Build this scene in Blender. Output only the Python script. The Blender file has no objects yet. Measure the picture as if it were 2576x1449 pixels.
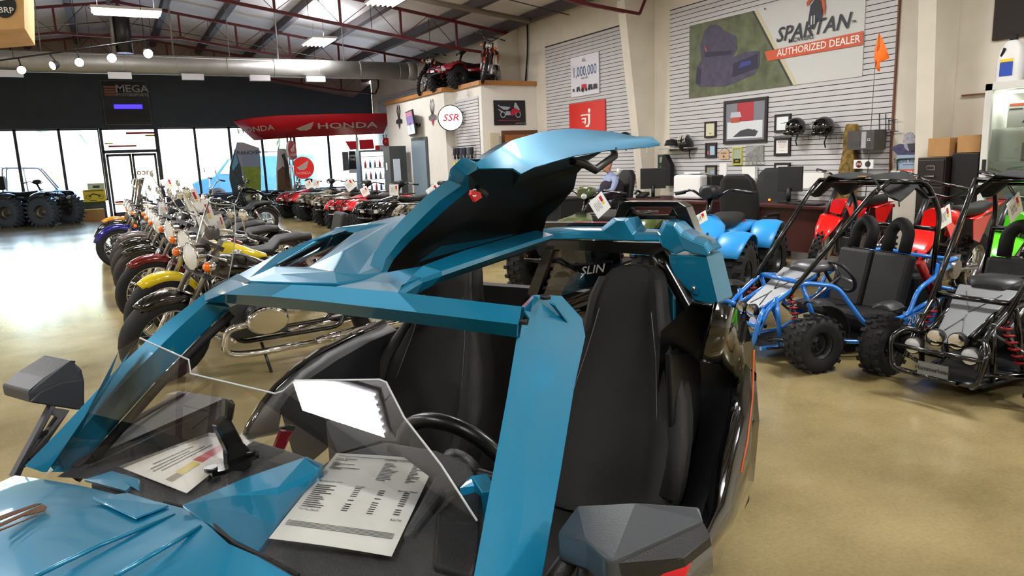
import bpy, bmesh, math, random
from mathutils import Vector, Matrix, Euler
random.seed(7)
PI = math.pi
SC = bpy.context.scene
COL = SC.collection
# ---------------------------------------------------------------- camera
FPX, CX, CY, H = 1795.0, 1288.0, 724.5, 1.5
def nv(a): return Vector(a).normalized()
_Y = nv((284 - CX, 436 - CY, FPX)); _X = Vector((4650 - CX, 270 - CY, FPX))
_X = (_X - _Y * _X.dot(_Y)).normalized(); _Z = -_X.cross(_Y)
if _Z.y > 0: _Z = -_Z
RM = Matrix((_X, _Y, _Z))                     # camera (right, down, forward) -> world
CAM = Vector((0, 0, H))
cd = bpy.data.cameras.new('camera'); cam = bpy.data.objects.new('camera', cd); COL.objects.link(cam)
cd.sensor_width = 36; cd.lens = FPX / 2576 * 36; cd.clip_start = 0.02; cd.clip_end = 300
r_, d_, f_ = RM.col[0], RM.col[1], RM.col[2]
cam.matrix_world = Matrix(((r_.x, -d_.x, -f_.x, 0), (r_.y, -d_.y, -f_.y, 0), (r_.z, -d_.z, -f_.z, H), (0, 0, 0, 1)))
SC.camera = cam
# ---------------------------------------------------------------- world, exposure
SC.view_settings.view_transform = 'Standard'; SC.view_settings.look = 'None'
SC.view_settings.gamma = 1; SC.view_settings.use_curve_mapping = False
SC.view_settings.exposure = 0.5
W = bpy.data.worlds.new('sky'); SC.world = W; W.use_nodes = True
wn = W.node_tree.nodes; wl = W.node_tree.links; wn.clear()
wo = wn.new('ShaderNodeOutputWorld'); wb = wn.new('ShaderNodeBackground'); sk = wn.new('ShaderNodeTexSky')
sk.sky_type = 'NISHITA'; sk.sun_elevation = math.radians(38); sk.sun_rotation = math.radians(150); sk.sun_disc = False; sk.air_density = 1.4; sk.dust_density = 2.0
wb.inputs['Strength'].default_value = 2.0
wl.new(sk.outputs[0], wb.inputs['Color']); wl.new(wb.outputs[0], wo.inputs['Surface'])
try: SC.cycles.use_light_tree = True
except Exception: pass
SC.cycles.max_bounces = 8; SC.cycles.diffuse_bounces = 3; SC.cycles.glossy_bounces = 4; SC.cycles.transmission_bounces = 6; SC.cycles.transparent_max_bounces = 10
SC.cycles.sample_clamp_indirect = 6; SC.cycles.caustics_reflective = False; SC.cycles.caustics_refractive = False
def sun(name, rot, energy, ang, col):
    l = bpy.data.lights.new(name, 'SUN'); l.energy = energy; l.angle = ang; l.color = col
    o = bpy.data.objects.new(name, l); o.rotation_euler = rot; COL.objects.link(o)
sun('sun', (math.radians(52), 0, math.radians(150)), 7.0, 0.02, (1, .96, .9))
def area(name, loc, rot, sx, sy, e, col=(1, 1, 1), parent=None):
    l = bpy.data.lights.new(name, 'AREA'); l.shape = 'RECTANGLE'; l.size = sx; l.size_y = sy; l.energy = e; l.color = col
    o = bpy.data.objects.new(name, l); o.location = loc; o.rotation_euler = rot; COL.objects.link(o)
    if parent: o.parent = parent
    return o
# daylight pouring in at the shop front (sky seen through the glass) helps the sampler: a portal
po = area('window_portal', (1.0, 28.25, 1.7), (math.radians(-90), 0, 0), 17, 2.8, 1)
po.data.cycles.is_portal = True
# ---------------------------------------------------------------- picture ray helpers (measured on the photograph)
def ray(u, v): return (RM @ Vector((u - CX, v - CY, FPX))).normalized()
def hit(u, v, p0, n):
    d = ray(u, v); n = Vector(n); return CAM + d * ((Vector(p0) - CAM).dot(n) / d.dot(n))
def gz(u, v, z=0): return hit(u, v, (0, 0, z), (0, 0, 1))
def gx(u, v, X): return hit(u, v, (X, 0, 0), (1, 0, 0))
def gy(u, v, Y): return hit(u, v, (0, Y, 0), (0, 1, 0))
# car frame: s rearward, t toward the driver's side, z up
CA = math.radians(30.2); CB = Vector((math.cos(CA), math.sin(CA), 0)); CL = Vector((math.sin(CA), -math.cos(CA), 0)); CO = Vector((.512, 1.699, 0))
def cc(u, v, t=None, s=None, z=None, pl=None):
    d = ray(u, v); d = Vector((d.dot(CB), d.dot(CL), d.z)); q = CAM - CO; o = Vector((q.dot(CB), q.dot(CL), q.z))
    if t is not None: k = (t - o.y) / d.y
    elif s is not None: k = (s - o.x) / d.x
    elif z is not None: k = (z - o.z) / d.z
    else:
        p0, n = Vector(pl[0]), Vector(pl[1]); k = (p0 - o).dot(n) / d.dot(n)
    p = o + d * k
    return (p.x, -p.y, p.z)
# ---------------------------------------------------------------- materials
_M = {}
def srgb(c):
    return tuple(((x / 255) / 12.92 if x / 255 <= .04045 else (((x / 255) + .055) / 1.055) ** 2.4) for x in c)
def mat(name, col, rough=.5, metal=0, coat=0, emit=0, trans=0, alpha=1, noise=0, nscale=8, bump=0, bscale=60, spec=.5, ior=1.45, ecol=None):
    if name in _M: return _M[name]
    m = bpy.data.materials.new(name); m.use_nodes = True; nt = m.node_tree; b = nt.nodes['Principled BSDF']
    c = srgb(col)
    b.inputs['Base Color'].default_value = (*c, 1); b.inputs['Roughness'].default_value = rough; b.inputs['Metallic'].default_value = metal
    b.inputs['Coat Weight'].default_value = coat; b.inputs['Coat Roughness'].default_value = .04; b.inputs['IOR'].default_value = ior
    b.inputs['Specular IOR Level'].default_value = spec
    b.inputs['Transmission Weight'].default_value = trans; b.inputs['Alpha'].default_value = alpha
    if emit:
        b.inputs['Emission Color'].default_value = (*(srgb(ecol) if ecol else c), 1); b.inputs['Emission Strength'].default_value = emit
    if noise or bump:
        tc = nt.nodes.new('ShaderNodeTexCoord')
    if noise:
        n = nt.nodes.new('ShaderNodeTexNoise'); n.inputs['Scale'].default_value = nscale; n.inputs['Detail'].default_value = 5
        mx = nt.nodes.new('ShaderNodeMix'); mx.data_type = 'RGBA'
        mr = nt.nodes.new('ShaderNodeMapRange'); mr.inputs[1].default_value = .3; mr.inputs[2].default_value = .7
        mx.inputs[6].default_value = (*[x * (1 - noise) for x in c], 1); mx.inputs[7].default_value = (*[min(1, x * (1 + noise)) for x in c], 1)
        nt.links.new(tc.outputs['Object'], n.inputs['Vector']); nt.links.new(n.outputs['Fac'], mr.inputs[0]); nt.links.new(mr.outputs[0], mx.inputs[0])
        nt.links.new(mx.outputs[2], b.inputs['Base Color'])
    if bump:
        n2 = nt.nodes.new('ShaderNodeTexNoise'); n2.inputs['Scale'].default_value = bscale; n2.inputs['Detail'].default_value = 3
        bp = nt.nodes.new('ShaderNodeBump'); bp.inputs['Strength'].default_value = bump; bp.inputs['Distance'].default_value = .01
        nt.links.new(tc.outputs['Object'], n2.inputs['Vector']); nt.links.new(n2.outputs['Fac'], bp.inputs['Height']); nt.links.new(bp.outputs[0], b.inputs['Normal'])
    _M[name] = m
    return m
def flake(name, col, rough=.22, metal=.55):
    m = mat(name, col, rough, metal, coat=.85)
    nt = m.node_tree; b = nt.nodes['Principled BSDF']
    tc = nt.nodes.new('ShaderNodeTexCoord'); v = nt.nodes.new('ShaderNodeTexNoise'); v.inputs['Scale'].default_value = 900
    mx = nt.nodes.new('ShaderNodeMix'); mx.data_type = 'RGBA'; c = srgb(col)
    mx.inputs[6].default_value = (*[x * .82 for x in c], 1); mx.inputs[7].default_value = (*[min(1, x * 1.2) for x in c], 1)
    nt.links.new(tc.outputs['Object'], v.inputs['Vector']); nt.links.new(v.outputs['Fac'], mx.inputs[0]); nt.links.new(mx.outputs[2], b.inputs['Base Color'])
    return m
BLK = mat('black_plastic', (22, 22, 24), .45, bump=.15, bscale=300)
BLKM = mat('matte_black', (16, 16, 17), .7)
GBLK = mat('gloss_black', (6, 6, 7), .08, coat=1)
FRM = mat('black_frame_paint', (12, 12, 13), .18, coat=.6)
RUB = mat('tyre_rubber', (24, 24, 25), .75, bump=.3, bscale=120)
RUB2 = mat('worn_tyre_rubber', (46, 42, 38), .8, bump=.3, bscale=120)
CHR = mat('chrome', (225, 225, 228), .06, 1)
ALU = mat('brushed_aluminium', (165, 165, 168), .3, 1, noise=.1, nscale=30)
STL = mat('dark_steel', (70, 70, 72), .35, .9)
SEAT = mat('black_seat_vinyl', (20, 20, 20), .55, bump=.25, bscale=200)
WHT = mat('white_plastic', (228, 228, 226), .4)
PAP = mat('paper', (246, 245, 240), .7)
INK = mat('ink', (70, 70, 74), .7)
RED = mat('red_print', (196, 32, 44), .45)
YEL = mat('yellow_print', (232, 206, 40), .5)
GLS = mat('clear_glass', (255, 255, 255), .02, trans=1, ior=1.45)
LENS = mat('lamp_lens', (235, 238, 240), .05, .2, coat=1)
AMB = mat('amber_lens', (255, 120, 10), .15, coat=1)
REDL = mat('red_lens', (190, 10, 10), .15, coat=1)
WOOD = mat('oak_trim', (176, 120, 62), .5, noise=.15, nscale=14)
# ---------------------------------------------------------------- mesh builder
class MB:
    def __init__(s, flip=None): s.v = []; s.f = []; s.mi = []; s.sm = []; s.mats = []; s.T = Matrix(); s.cur = 0
    def m(s, material):
        if material not in s.mats: s.mats.append(material)
        s.cur = s.mats.index(material); return s
    def at(s, loc=(0, 0, 0), rot=(0, 0, 0), sc=(1, 1, 1)):
        s.T = Matrix.LocRotScale(Vector(loc), Euler(rot), Vector(sc)); return s
    def add(s, vs, fs, smooth=False):
        b = len(s.v); s.v += [s.T @ Vector(p) for p in vs]
        for f in fs: s.f.append(tuple(b + i for i in f)); s.mi.append(s.cur); s.sm.append(smooth)
        return s
    def box(s, c, d, rot=None, taper=1.0):
        x, y, z = d[0] / 2, d[1] / 2, d[2] / 2; t = taper
        vs = [(-x, -y, -z), (x, -y, -z), (x, y, -z), (-x, y, -z), (-x * t, -y * t, z), (x * t, -y * t, z), (x * t, y * t, z), (-x * t, y * t, z)]
        M_ = Euler(rot).to_matrix() if rot else Matrix.Identity(3)
        vs = [M_ @ Vector(p) + Vector(c) for p in vs]
        return s.add(vs, [(0, 3, 2, 1), (4, 5, 6, 7), (0, 1, 5, 4), (1, 2, 6, 5), (2, 3, 7, 6), (3, 0, 4, 7)])
    def tube(s, pts, r, seg=10, cap=True, smooth=True, closed=False):
        pts = [Vector(p) for p in pts]; n = len(pts); rs = r if isinstance(r, (list, tuple)) else [r] * n
        vs = []; up = None
        for i, p in enumerate(pts):
            if closed: d = (pts[(i + 1) % n] - pts[i - 1])
            else: d = (pts[min(i + 1, n - 1)] - pts[max(i - 1, 0)])
            d = d.normalized() if d.length > 1e-9 else Vector((0, 0, 1))
            if up is None: up = d.orthogonal().normalized()
            else:
                up = up - d * up.dot(d); up = up.normalized() if up.length > 1e-6 else d.orthogonal().normalized()
            w = d.cross(up)
            for k in range(seg):
                a = 2 * PI * k / seg; vs.append(p + (up * math.cos(a) + w * math.sin(a)) * rs[i])
        fs = []
        for i in range(n if closed else n - 1):
            j = (i + 1) % n
            for k in range(seg): fs.append((i * seg + k, i * seg + (k + 1) % seg, j * seg + (k + 1) % seg, j * seg + k))
        s.add(vs, fs, smooth)
        if cap and not closed: s.add([], []); b = len(s.v) - len(vs); s.f += [tuple(b + k for k in range(seg)), tuple(b + (n - 1) * seg + k for k in range(seg))]; s.mi += [s.cur] * 2; s.sm += [False] * 2
        return s
    def bend(s, pts, r, seg=8, rad=.04, **k):   # tube with rounded corners
        P = [Vector(p) for p in pts]; out = [P[0]]
        for i in range(1, len(P) - 1):
            a = P[i - 1] - P[i]; b = P[i + 1] - P[i]; q = min(rad, a.length * .45, b.length * .45)
            A = P[i] + a.normalized() * q; B = P[i] + b.normalized() * q
            for j in range(5):
                t = j / 4; out.append(A * (1 - t) ** 2 + P[i] * 2 * t * (1 - t) + B * t * t)
        out.append(P[-1]); return s.tube(out, r, seg, **k)
    def lathe(s, prof, c=(0, 0, 0), axis='y', seg=24, a0=0, a1=2 * PI, smooth=True, sc=(1, 1)):
        full = abs(a1 - a0 - 2 * PI) < 1e-6; n = seg if full else seg + 1; vs = []; L_ = len(prof)
        for k in range(n):
            a = a0 + (a1 - a0) * k / seg; ca, sa = math.cos(a) * sc[0], math.sin(a) * sc[1]
            for (r, h) in prof:
                p = {'y': (r * ca, h, r * sa), 'z': (r * ca, r * sa, h), 'x': (h, r * ca, r * sa)}[axis]
                vs.append((p[0] + c[0], p[1] + c[1], p[2] + c[2]))
        fs = []
        for k in range(seg):
            j = (k + 1) % n
            for i in range(L_ - 1): fs.append((k * L_ + i, k * L_ + i + 1, j * L_ + i + 1, j * L_ + i))
        return s.add(vs, fs, smooth)
    def cyl(s, p0, p1, r, seg=14, r2=None): return s.tube([p0, p1], [r, r if r2 is None else r2], seg)
    def ball(s, c, r, seg=12, sc=(1, 1, 1)):
        vs = [(c[0], c[1], c[2] + r * sc[2])]; rings = seg // 2
        for i in range(1, rings):
            t = PI * i / rings
            for k in range(seg):
                a = 2 * PI * k / seg; vs.append((c[0] + r * sc[0] * math.sin(t) * math.cos(a), c[1] + r * sc[1] * math.sin(t) * math.sin(a), c[2] + r * sc[2] * math.cos(t)))
        vs.append((c[0], c[1], c[2] - r * sc[2])); fs = []
        for k in range(seg): fs.append((0, 1 + k, 1 + (k + 1) % seg)); e = 1 + (rings - 2) * seg; fs.append((len(vs) - 1, e + (k + 1) % seg, e + k))
        for i in range(rings - 2):
            for k in range(seg): a = 1 + i * seg; fs.append((a + k, a + seg + k, a + seg + (k + 1) % seg, a + (k + 1) % seg))
        return s.add(vs, fs, True)
    def prism(s, poly, d, axis='y'):          # poly in the plane across axis, thickness d (d0,d1)
        d0, d1 = d; n = len(poly)
        def P(p, h): return {'y': (p[0], h, p[1]), 'x': (h, p[0], p[1]), 'z': (p[0], p[1], h)}[axis]
        vs = [P(p, d0) for p in poly] + [P(p, d1) for p in poly]
        fs = [tuple(range(n))[::-1], tuple(range(n, 2 * n))] + [(i, (i + 1) % n, n + (i + 1) % n, n + i) for i in range(n)]
        return s.add(vs, fs)
    def poly(s, pts, off=None):
        n = len(pts)
        if off is None: return s.add(pts, [tuple(range(n))])
        o = Vector(off); vs = [Vector(p) for p in pts] + [Vector(p) + o for p in pts]
        return s.add(vs, [tuple(range(n))[::-1], tuple(range(n, 2 * n))] + [(i, (i + 1) % n, n + (i + 1) % n, n + i) for i in range(n)])
    def grid(s, rows, smooth=True, closed=False):
        n = len(rows[0]); vs = [p for r in rows for p in r]; fs = []
        for i in range(len(rows) - 1):
            for j in range(n if closed else n - 1): k = (j + 1) % n; fs.append((i * n + j, i * n + k, (i + 1) * n + k, (i + 1) * n + j))
        return s.add(vs, fs, smooth)
    def loft(s, secs, smooth=True, caps=True):  # closed sections
        s.grid(secs, smooth, True)
        if caps: s.add(secs[0], [tuple(range(len(secs[0])))[::-1]]); s.add(secs[-1], [tuple(range(len(secs[-1])))])
        return s
    def text(s, txt, o, xd, yd, size, align='CENTER', depth=0, sx=1, shear=0):
        vs, fs = text_geo(txt, align, shear); o, xd, yd = Vector(o), Vector(xd), Vector(yd)
        return s.add([o + xd * (p[0] * size * sx) + yd * (p[1] * size) for p in vs], fs)
    def build(s, name, parent=None, sub=0, bevel=0, solid=0, recalc=True, soff=-1, auto=0, bang=.6):
        me = bpy.data.meshes.new(name); me.from_pydata([tuple(p) for p in s.v], [], s.f)
        for m_ in s.mats: me.materials.append(m_)
        me.polygons.foreach_set('material_index', s.mi); me.polygons.foreach_set('use_smooth', s.sm)
        if recalc:
            bm = bmesh.new(); bm.from_mesh(me); bmesh.ops.remove_doubles(bm, verts=bm.verts, dist=1e-5); bmesh.ops.recalc_face_normals(bm, faces=bm.faces)
            if auto:
                for f in bm.faces: f.smooth = True
                for e in bm.edges: e.smooth = len(e.link_faces) == 2 and e.calc_face_angle(0) < auto
            bm.to_mesh(me); bm.free()
        o = bpy.data.objects.new(name, me); COL.objects.link(o)
        if parent: o.parent = parent
        if solid: d = o.modifiers.new('thickness', 'SOLIDIFY'); d.thickness = solid; d.offset = soff
        if bevel: d = o.modifiers.new('bevel', 'BEVEL'); d.width = bevel; d.segments = 2; d.limit_method = 'ANGLE'; d.angle_limit = bang
        if sub: d = o.modifiers.new('subdivision', 'SUBSURF'); d.levels = sub; d.render_levels = sub
        return o
_T = {}
def text_geo(txt, align, shear=0):
    k = (txt, align, shear)
    if k in _T: return _T[k]
    c = bpy.data.curves.new('lettering', 'FONT'); c.body = txt; c.align_x = align; c.align_y = 'CENTER'; c.size = 1; c.shear = shear; c.resolution_u = 2; c.offset = .012
    o = bpy.data.objects.new('lettering', c); me = o.to_mesh()
    vs = [tuple(v.co) for v in me.vertices]; fs = [tuple(p.vertices) for p in me.polygons]
    o.to_mesh_clear(); bpy.data.objects.remove(o); bpy.data.curves.remove(c)
    _T[k] = (vs, fs); return _T[k]
def tag(o, label=None, cat=None, group=None, kind=None):
    if label: o['label'] = label
    if cat: o['category'] = cat
    if group: o['group'] = group
    if kind: o['kind'] = kind
    return o
def thing(name, label, cat, loc=(0, 0, 0), rz=0, group=None, rot=None):
    o = bpy.data.objects.new(name, None); COL.objects.link(o); o.empty_display_size = .1
    o.location = loc; o.rotation_euler = rot if rot else (0, 0, rz); return tag(o, label, cat, group)
def st(o): o['kind'] = 'structure'; return o
def dup(root, loc=None, rz=None, label=None, group=None):
    r = root.copy(); COL.objects.link(r)
    if loc is not None: r.location = loc
    if rz is not None: r.rotation_euler = (0, 0, rz)
    if label: r['label'] = label
    if group: r['group'] = group
    for ch in list(root.children):
        c = ch.copy(); COL.objects.link(c); c.parent = r
        for g in list(ch.children):
            d = g.copy(); COL.objects.link(d); d.parent = c
    return r
# ================================================================ SETTING
XR, YW, XL, YB = 9.3, 28.1, -8.1, -8.0
def roofz(x): return 6.05 - .144 * abs(x - .6)
def tglass(name, tint, refl=.08, rough=.01):
    m = bpy.data.materials.new(name); m.use_nodes = True; nt = m.node_tree; nt.nodes.clear()
    o = nt.nodes.new('ShaderNodeOutputMaterial'); t = nt.nodes.new('ShaderNodeBsdfTransparent'); g = nt.nodes.new('ShaderNodeBsdfGlossy'); mx = nt.nodes.new('ShaderNodeMixShader'); f = nt.nodes.new('ShaderNodeFresnel')
    f.inputs['IOR'].default_value = 1.5; mu = nt.nodes.new('ShaderNodeMath'); mu.operation = 'MULTIPLY'; mu.inputs[1].default_value = refl / .04; mu.use_clamp = True
    t.inputs['Color'].default_value = (*tint, 1); g.inputs['Roughness'].default_value = rough
    nt.links.new(f.outputs[0], mu.inputs[0]); nt.links.new(mu.outputs[0], mx.inputs[0]); nt.links.new(t.outputs[0], mx.inputs[1]); nt.links.new(g.outputs[0], mx.inputs[2]); nt.links.new(mx.outputs[0], o.inputs[0]); return m
TG = tglass('window_glass', (.97, .99, 1.0), .05)
def floor_mat():
    m = mat('polished_concrete', (160, 143, 112), .16, spec=.6); nt = m.node_tree; b = nt.nodes['Principled BSDF']
    tc = nt.nodes.new('ShaderNodeTexCoord'); n1 = nt.nodes.new('ShaderNodeTexNoise'); n1.inputs['Scale'].default_value = .9; n1.inputs['Detail'].default_value = 9; n1.inputs['Roughness'].default_value = .62
    n2 = nt.nodes.new('ShaderNodeTexNoise'); n2.inputs['Scale'].default_value = 60; n2.inputs['Detail'].default_value = 2
    cr = nt.nodes.new('ShaderNodeValToRGB'); cr.color_ramp.elements[0].position = .32; cr.color_ramp.elements[0].color = (*srgb((130, 115, 76)), 1); cr.color_ramp.elements[1].position = .68; cr.color_ramp.elements[1].color = (*srgb((172, 155, 110)), 1)
    mx = nt.nodes.new('ShaderNodeMix'); mx.data_type = 'RGBA'; mx.blend_type = 'MULTIPLY'; mx.inputs[0].default_value = .35
    mr = nt.nodes.new('ShaderNodeMapRange'); mr.inputs[3].default_value = .12; mr.inputs[4].default_value = .26
    nt.links.new(tc.outputs['Object'], n1.inputs['Vector']); nt.links.new(tc.outputs['Object'], n2.inputs['Vector']); nt.links.new(n1.outputs['Fac'], cr.inputs[0]); nt.links.new(cr.outputs[0], mx.inputs[6]); nt.links.new(n2.outputs['Fac'], mx.inputs[7]); nt.links.new(mx.outputs[2], b.inputs['Base Color'])
    nt.links.new(n1.outputs['Fac'], mr.inputs[0]); nt.links.new(mr.outputs[0], b.inputs['Roughness']); return m
FLO = floor_mat()
WAL = mat('cream_wall_paint', (222, 214, 198), .8, noise=.05, nscale=3)
WALW = mat('office_wall_paint', (228, 223, 214), .8, noise=.03, nscale=4)
DRK = mat('charcoal_wall_paint', (66, 74, 84), .75, noise=.08, nscale=2)
INS = mat('vinyl_faced_insulation', (234, 232, 236), .45, noise=.06, nscale=2, bump=.9, bscale=2.2)
REDS = mat('red_oxide_steel', (96, 30, 34), .5, noise=.2, nscale=6)
PUR = mat('grey_brown_purlin', (74, 68, 72), .55, noise=.1, nscale=6)
GALV = mat('galvanised_duct', (150, 148, 144), .48, .6, noise=.08, nscale=4)
SLT = mat('grey_slat_board', (204, 202, 202), .6, noise=.03, nscale=3)
GRV = mat('slat_groove', (44, 40, 42), .7)
st(MB().m(FLO).box(((XR + XL) / 2, (YW + YB) / 2, -.05), (XR - XL, YW - YB, .1)).build('floor'))
st(MB().m(mat('asphalt_lot', (188, 186, 182), .9, noise=.1, nscale=2)).box((0, YW + 30.02, -.1), (90, 60, .1)).build('ground_outside'))
b = MB().m(WAL).box((XR + .105, (YW + YB) / 2, 2.6), (.2, YW - YB, 5.2)); st(b.build('wall_right'))
b = MB().m(WAL).box((XL - .1, (YW + YB) / 2, 2.6), (.2, YW - YB, 5.2)); st(b.build('wall_left'))
b = MB().m(WAL).box(((XR + XL) / 2, YB - .1, 3.1), (XR - XL, .2, 6.2)); st(b.build('wall_back'))
# ceiling: two pitched sheets of insulation
b = MB().m(INS)
for x0, x1 in ((XL - .2, .6), (.6, XR + .2)):
    b.add([(x0, YB, roofz(x0)), (x1, YB, roofz(x1)), (x1, YW + .2, roofz(x1)), (x0, YW + .2, roofz(x0)), (x0, YB, roofz(x0) + .1), (x1, YB, roofz(x1) + .1), (x1, YW + .2, roofz(x1) + .1), (x0, YW + .2, roofz(x0) + .1)],
          [(0, 1, 2, 3), (4, 7, 6, 5), (0, 4, 5, 1), (2, 6, 7, 3), (1, 5, 6, 2), (0, 3, 7, 4)])
st(b.build('ceiling'))
# front wall: dark header over the glazing, insulated gable above it
ws = 3.0
b = MB().m(DRK); b.prism([(XL, ws), (XR, ws), (XR, 4.6), (8.6, 4.05), (5.7, 4.55), (.6, 5.3), (XL, 4.1)], (YW, YW + .15)); st(b.build('wall_front'))
b = MB().m(mat('gable_insulation', (150, 132, 124), .7, noise=.15, nscale=1.5)); b.prism([(XL, 4.0), (XR, 4.0), (XR, roofz(XR)), (.6, 6.05), (XL, roofz(XL))], (YW + .16, YW + .2)); st(b.build('wall_gable'))
b = MB().m(DRK).box(((XL - .4) / 2 + .02, YW + .07, .3), (-XL - .3, .14, .6)); b.box((5.45, YW + .07, .3), (7.8, .14, .6)); st(b.build('wall_front_sill'))
ALF = mat('dark_window_frame', (52, 54, 66), .45)
xs = [-8.0, -6.4, -5.0, -3.8, -2.61, -1.4, -.25, 1.5, 2.71, 3.86, 4.98, 6.16, 7.45, 8.6]
for i in range(len(xs) - 1):
    x0, x1 = xs[i], xs[i + 1]
    if abs(x0 + .25) < .01: continue
    w = thing('window_%d' % (i + 1), None, None); st(w)
    f = MB().m(ALF)
    for x in (x0 + .02, x1 - .02): f.box((x, YW + .05, 1.8), (.045, .08, 2.4))
    f.box(((x0 + x1) / 2, YW + .05, .63), (x1 - x0, .08, .05)); f.box(((x0 + x1) / 2, YW + .05, 2.97), (x1 - x0, .08, .05)); f.build('window_frame', w)
    MB().m(TG).box(((x0 + x1) / 2, YW + .06, 1.8), (x1 - x0 - .08, .006, 2.3)).build('window_pane', w)
# entrance: twin glazed doors under a transom with coloured stripes
d = thing('door_1', None, None); st(d)
f = MB().m(ALF)
for x in (-.2, 1.46): f.box((x, YW + .04, 1.5), (.09, .12, 3.0))
f.box((.63, YW + .04, 2.22), (1.66, .12, .1)); f.box((.63, YW + .04, 2.97), (1.66, .12, .06)); f.build('door_frame', d)
for x0 in (-.13, .64):
    q = MB().m(ALF)
    for x in (x0 + .03, x0 + .72): q.box((x, YW + .04, 1.09), (.07, .05, 2.1))
    q.box((x0 + .375, YW + .04, 2.1), (.75, .05, .08)); q.box((x0 + .375, YW + .04, .1), (.75, .05, .14)); lf = q.build('door_leaf', d)
    MB().m(TG).box((x0 + .375, YW + .05, 1.1), (.64, .006, 1.95)).build('door_pane', lf)
    MB().m(STL).tube([(x0 + (.66 if x0 < 0 else .09), YW - .03, .95), (x0 + (.66 if x0 < 0 else .09), YW - .03, 1.25)], .014).build('door_handle', lf)
MB().m(TG).box((.63, YW + .05, 2.6), (1.6, .006, .68)).build('transom_pane', d)
q = MB().m(RED).box((1.0, YW + .03, 2.83), (.9, .003, .07)).box((.4, YW + .03, 2.4), (.85, .003, .06)).m(YEL).box((1.3, YW + .03, 2.74), (.35, .003, .05)).box((0, YW + .03, 2.5), (.25, .003, .04))
q.m(RED).text('mcou', (.9, YW + .03, 1.5), (-1, 0, 0), (0, 0, 1), .3); q.box((.3, YW + .03, .52), (.7, .003, .07)).m(YEL).box((.25, YW + .03, .45), (.7, .003, .05)); q.build('door_stickers', d)
# baseboards and wall trims
st(MB().m(BLKM).box((XR - .006, 17, .05), (.012, 22, .1)).build('baseboard_right'))
# steel columns on the right wall (tapered, painted)
def column(y0, y1, xt, xb, zt, n):
    b = MB().m(WAL); b.prism([(XR, 0), (xb, 0), (xt, zt), (XR, zt + .3)], (y0, y1)); st(b.build('trim_%d' % n))
column(11.08, 11.3, 8.6, 9.16, 4.3, 1); column(5.36, 5.58, 8.72, 9.0, 4.4, 2); column(16.3, 16.5, 8.7, 9.15, 4.4, 3); column(21.6, 21.8, 8.7, 9.15, 4.4, 4)
# slatwall panels
def slats(name, x, y0, y1, z0, z1, label, dark=False, n=(-1, 0)):
    b = MB().m(GRV)
    if n == (-1, 0):
        b.box((x - .004, (y0 + y1) / 2, (z0 + z1) / 2), (.008, y1 - y0, z1 - z0)); k = int(round((z1 - z0) / .0762)); b.m(SLT)
        for i in range(k): b.box((x - .012, (y0 + y1) / 2, z0 + (i + .5) * .0762), (.012, y1 - y0 - .004, .0655))
    o = b.build(name); tag(o, label, 'slatwall'); return o
slats('slatwall_panel', XR, 6.16, 10.62, .16, 4.06, 'long grey slatwall panel behind the picture frames and the big mower banner')
slats('slatwall_panel', XR, 11.42, 15.0, .3, 4.06, 'grey slatwall panel between the tapered column and the office corner')
slats('slatwall_panel', XR, 22.0, 27.4, 1.1, 3.9, 'grey slatwall panel on the far wall beyond the office block')
tag(MB().m(mat('slat_edge', (110, 70, 50), .6)).box((XR - .015, 6.15, 2.11), (.03, .02, 3.9)).build('slatwall_edge_trim'), 'thin brown edge strip down the right end of the long slatwall', 'trim')
# roof trusses (sloping chords across the room, zig-zag webs)
for ty in (5.6, 11.1, 16.45, 21.7, 26.6):
    b = MB().m(REDS); g = MB()
    X = [.6 + i * (8.5 / 6) for i in range(7)]; segs = []
    for sgn in (1, -1):
        px = [(.6 + sgn * i * 8.5 / 6) for i in range(7)]; px = [max(p, XL + .1) for p in px]
        tz = [roofz(p) - .24 for p in px]; bz = [roofz(p) - .24 - (.62 if i < 6 else .08) for i, p in enumerate(px)]
        bz[0] = 4.95
        for i in range(6):
            for z in (tz, bz):
                if z is bz and i == 5: b.tube([(px[i], ty, z[i]), (px[5] + (px[6] - px[5]) * .9, ty, z[i] - .11)], .04, 4, smooth=False); b.tube([(px[5] + (px[6] - px[5]) * .9, ty, z[i] - .11), (px[6], ty, tz[6] - .25)], .04, 4, smooth=False); b.tube([(px[6], ty, tz[6] - .25), (px[6], ty, tz[6])], .04, 4, smooth=False)
                else: b.tube([(px[i], ty, z[i]), (px[i + 1], ty, z[i + 1])], .045, 4, smooth=False)
            b.tube([(px[i], ty, tz[i]), (px[i], ty, bz[i])], .035, 4, smooth=False)
            mx_ = (px[i] + px[i + 1]) / 2
            b.tube([(px[i], ty, bz[i]), (mx_, ty, (tz[i] + tz[i + 1]) / 2)], .009, 4); b.tube([(mx_, ty, (tz[i] + tz[i + 1]) / 2), (px[i + 1], ty, bz[i + 1])], .009, 4)
            b.tube([(mx_, ty, (tz[i] + tz[i + 1]) / 2), (mx_, ty, (bz[i] + bz[i + 1]) / 2)], .008, 4)
    o = b.build('roof_truss'); tag(o, kind='structure')
for px in (-6.4, -4.9, -3.4, -1.9, -.5, .6, 1.7, 3.1, 4.6, 6.1, 7.6, 9.0):
    b = MB().m(PUR).box((px, (YW + YB) / 2, roofz(px) - .11), (.16, YW - YB, .2)); tag(b.build('roof_purlin'), kind='structure')
for ty in (8.3, 13.8, 19.1, 24.2):
    b = MB().m(PUR)
    for s0, s1 in ((XL + .1, .6), (.6, XR - .1)): b.tube([(s0, ty, roofz(s0) - .26), (s1, ty, roofz(s1) - .26)], .012, 5)
    tag(b.build('roof_tie_rod'), kind='structure')
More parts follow.
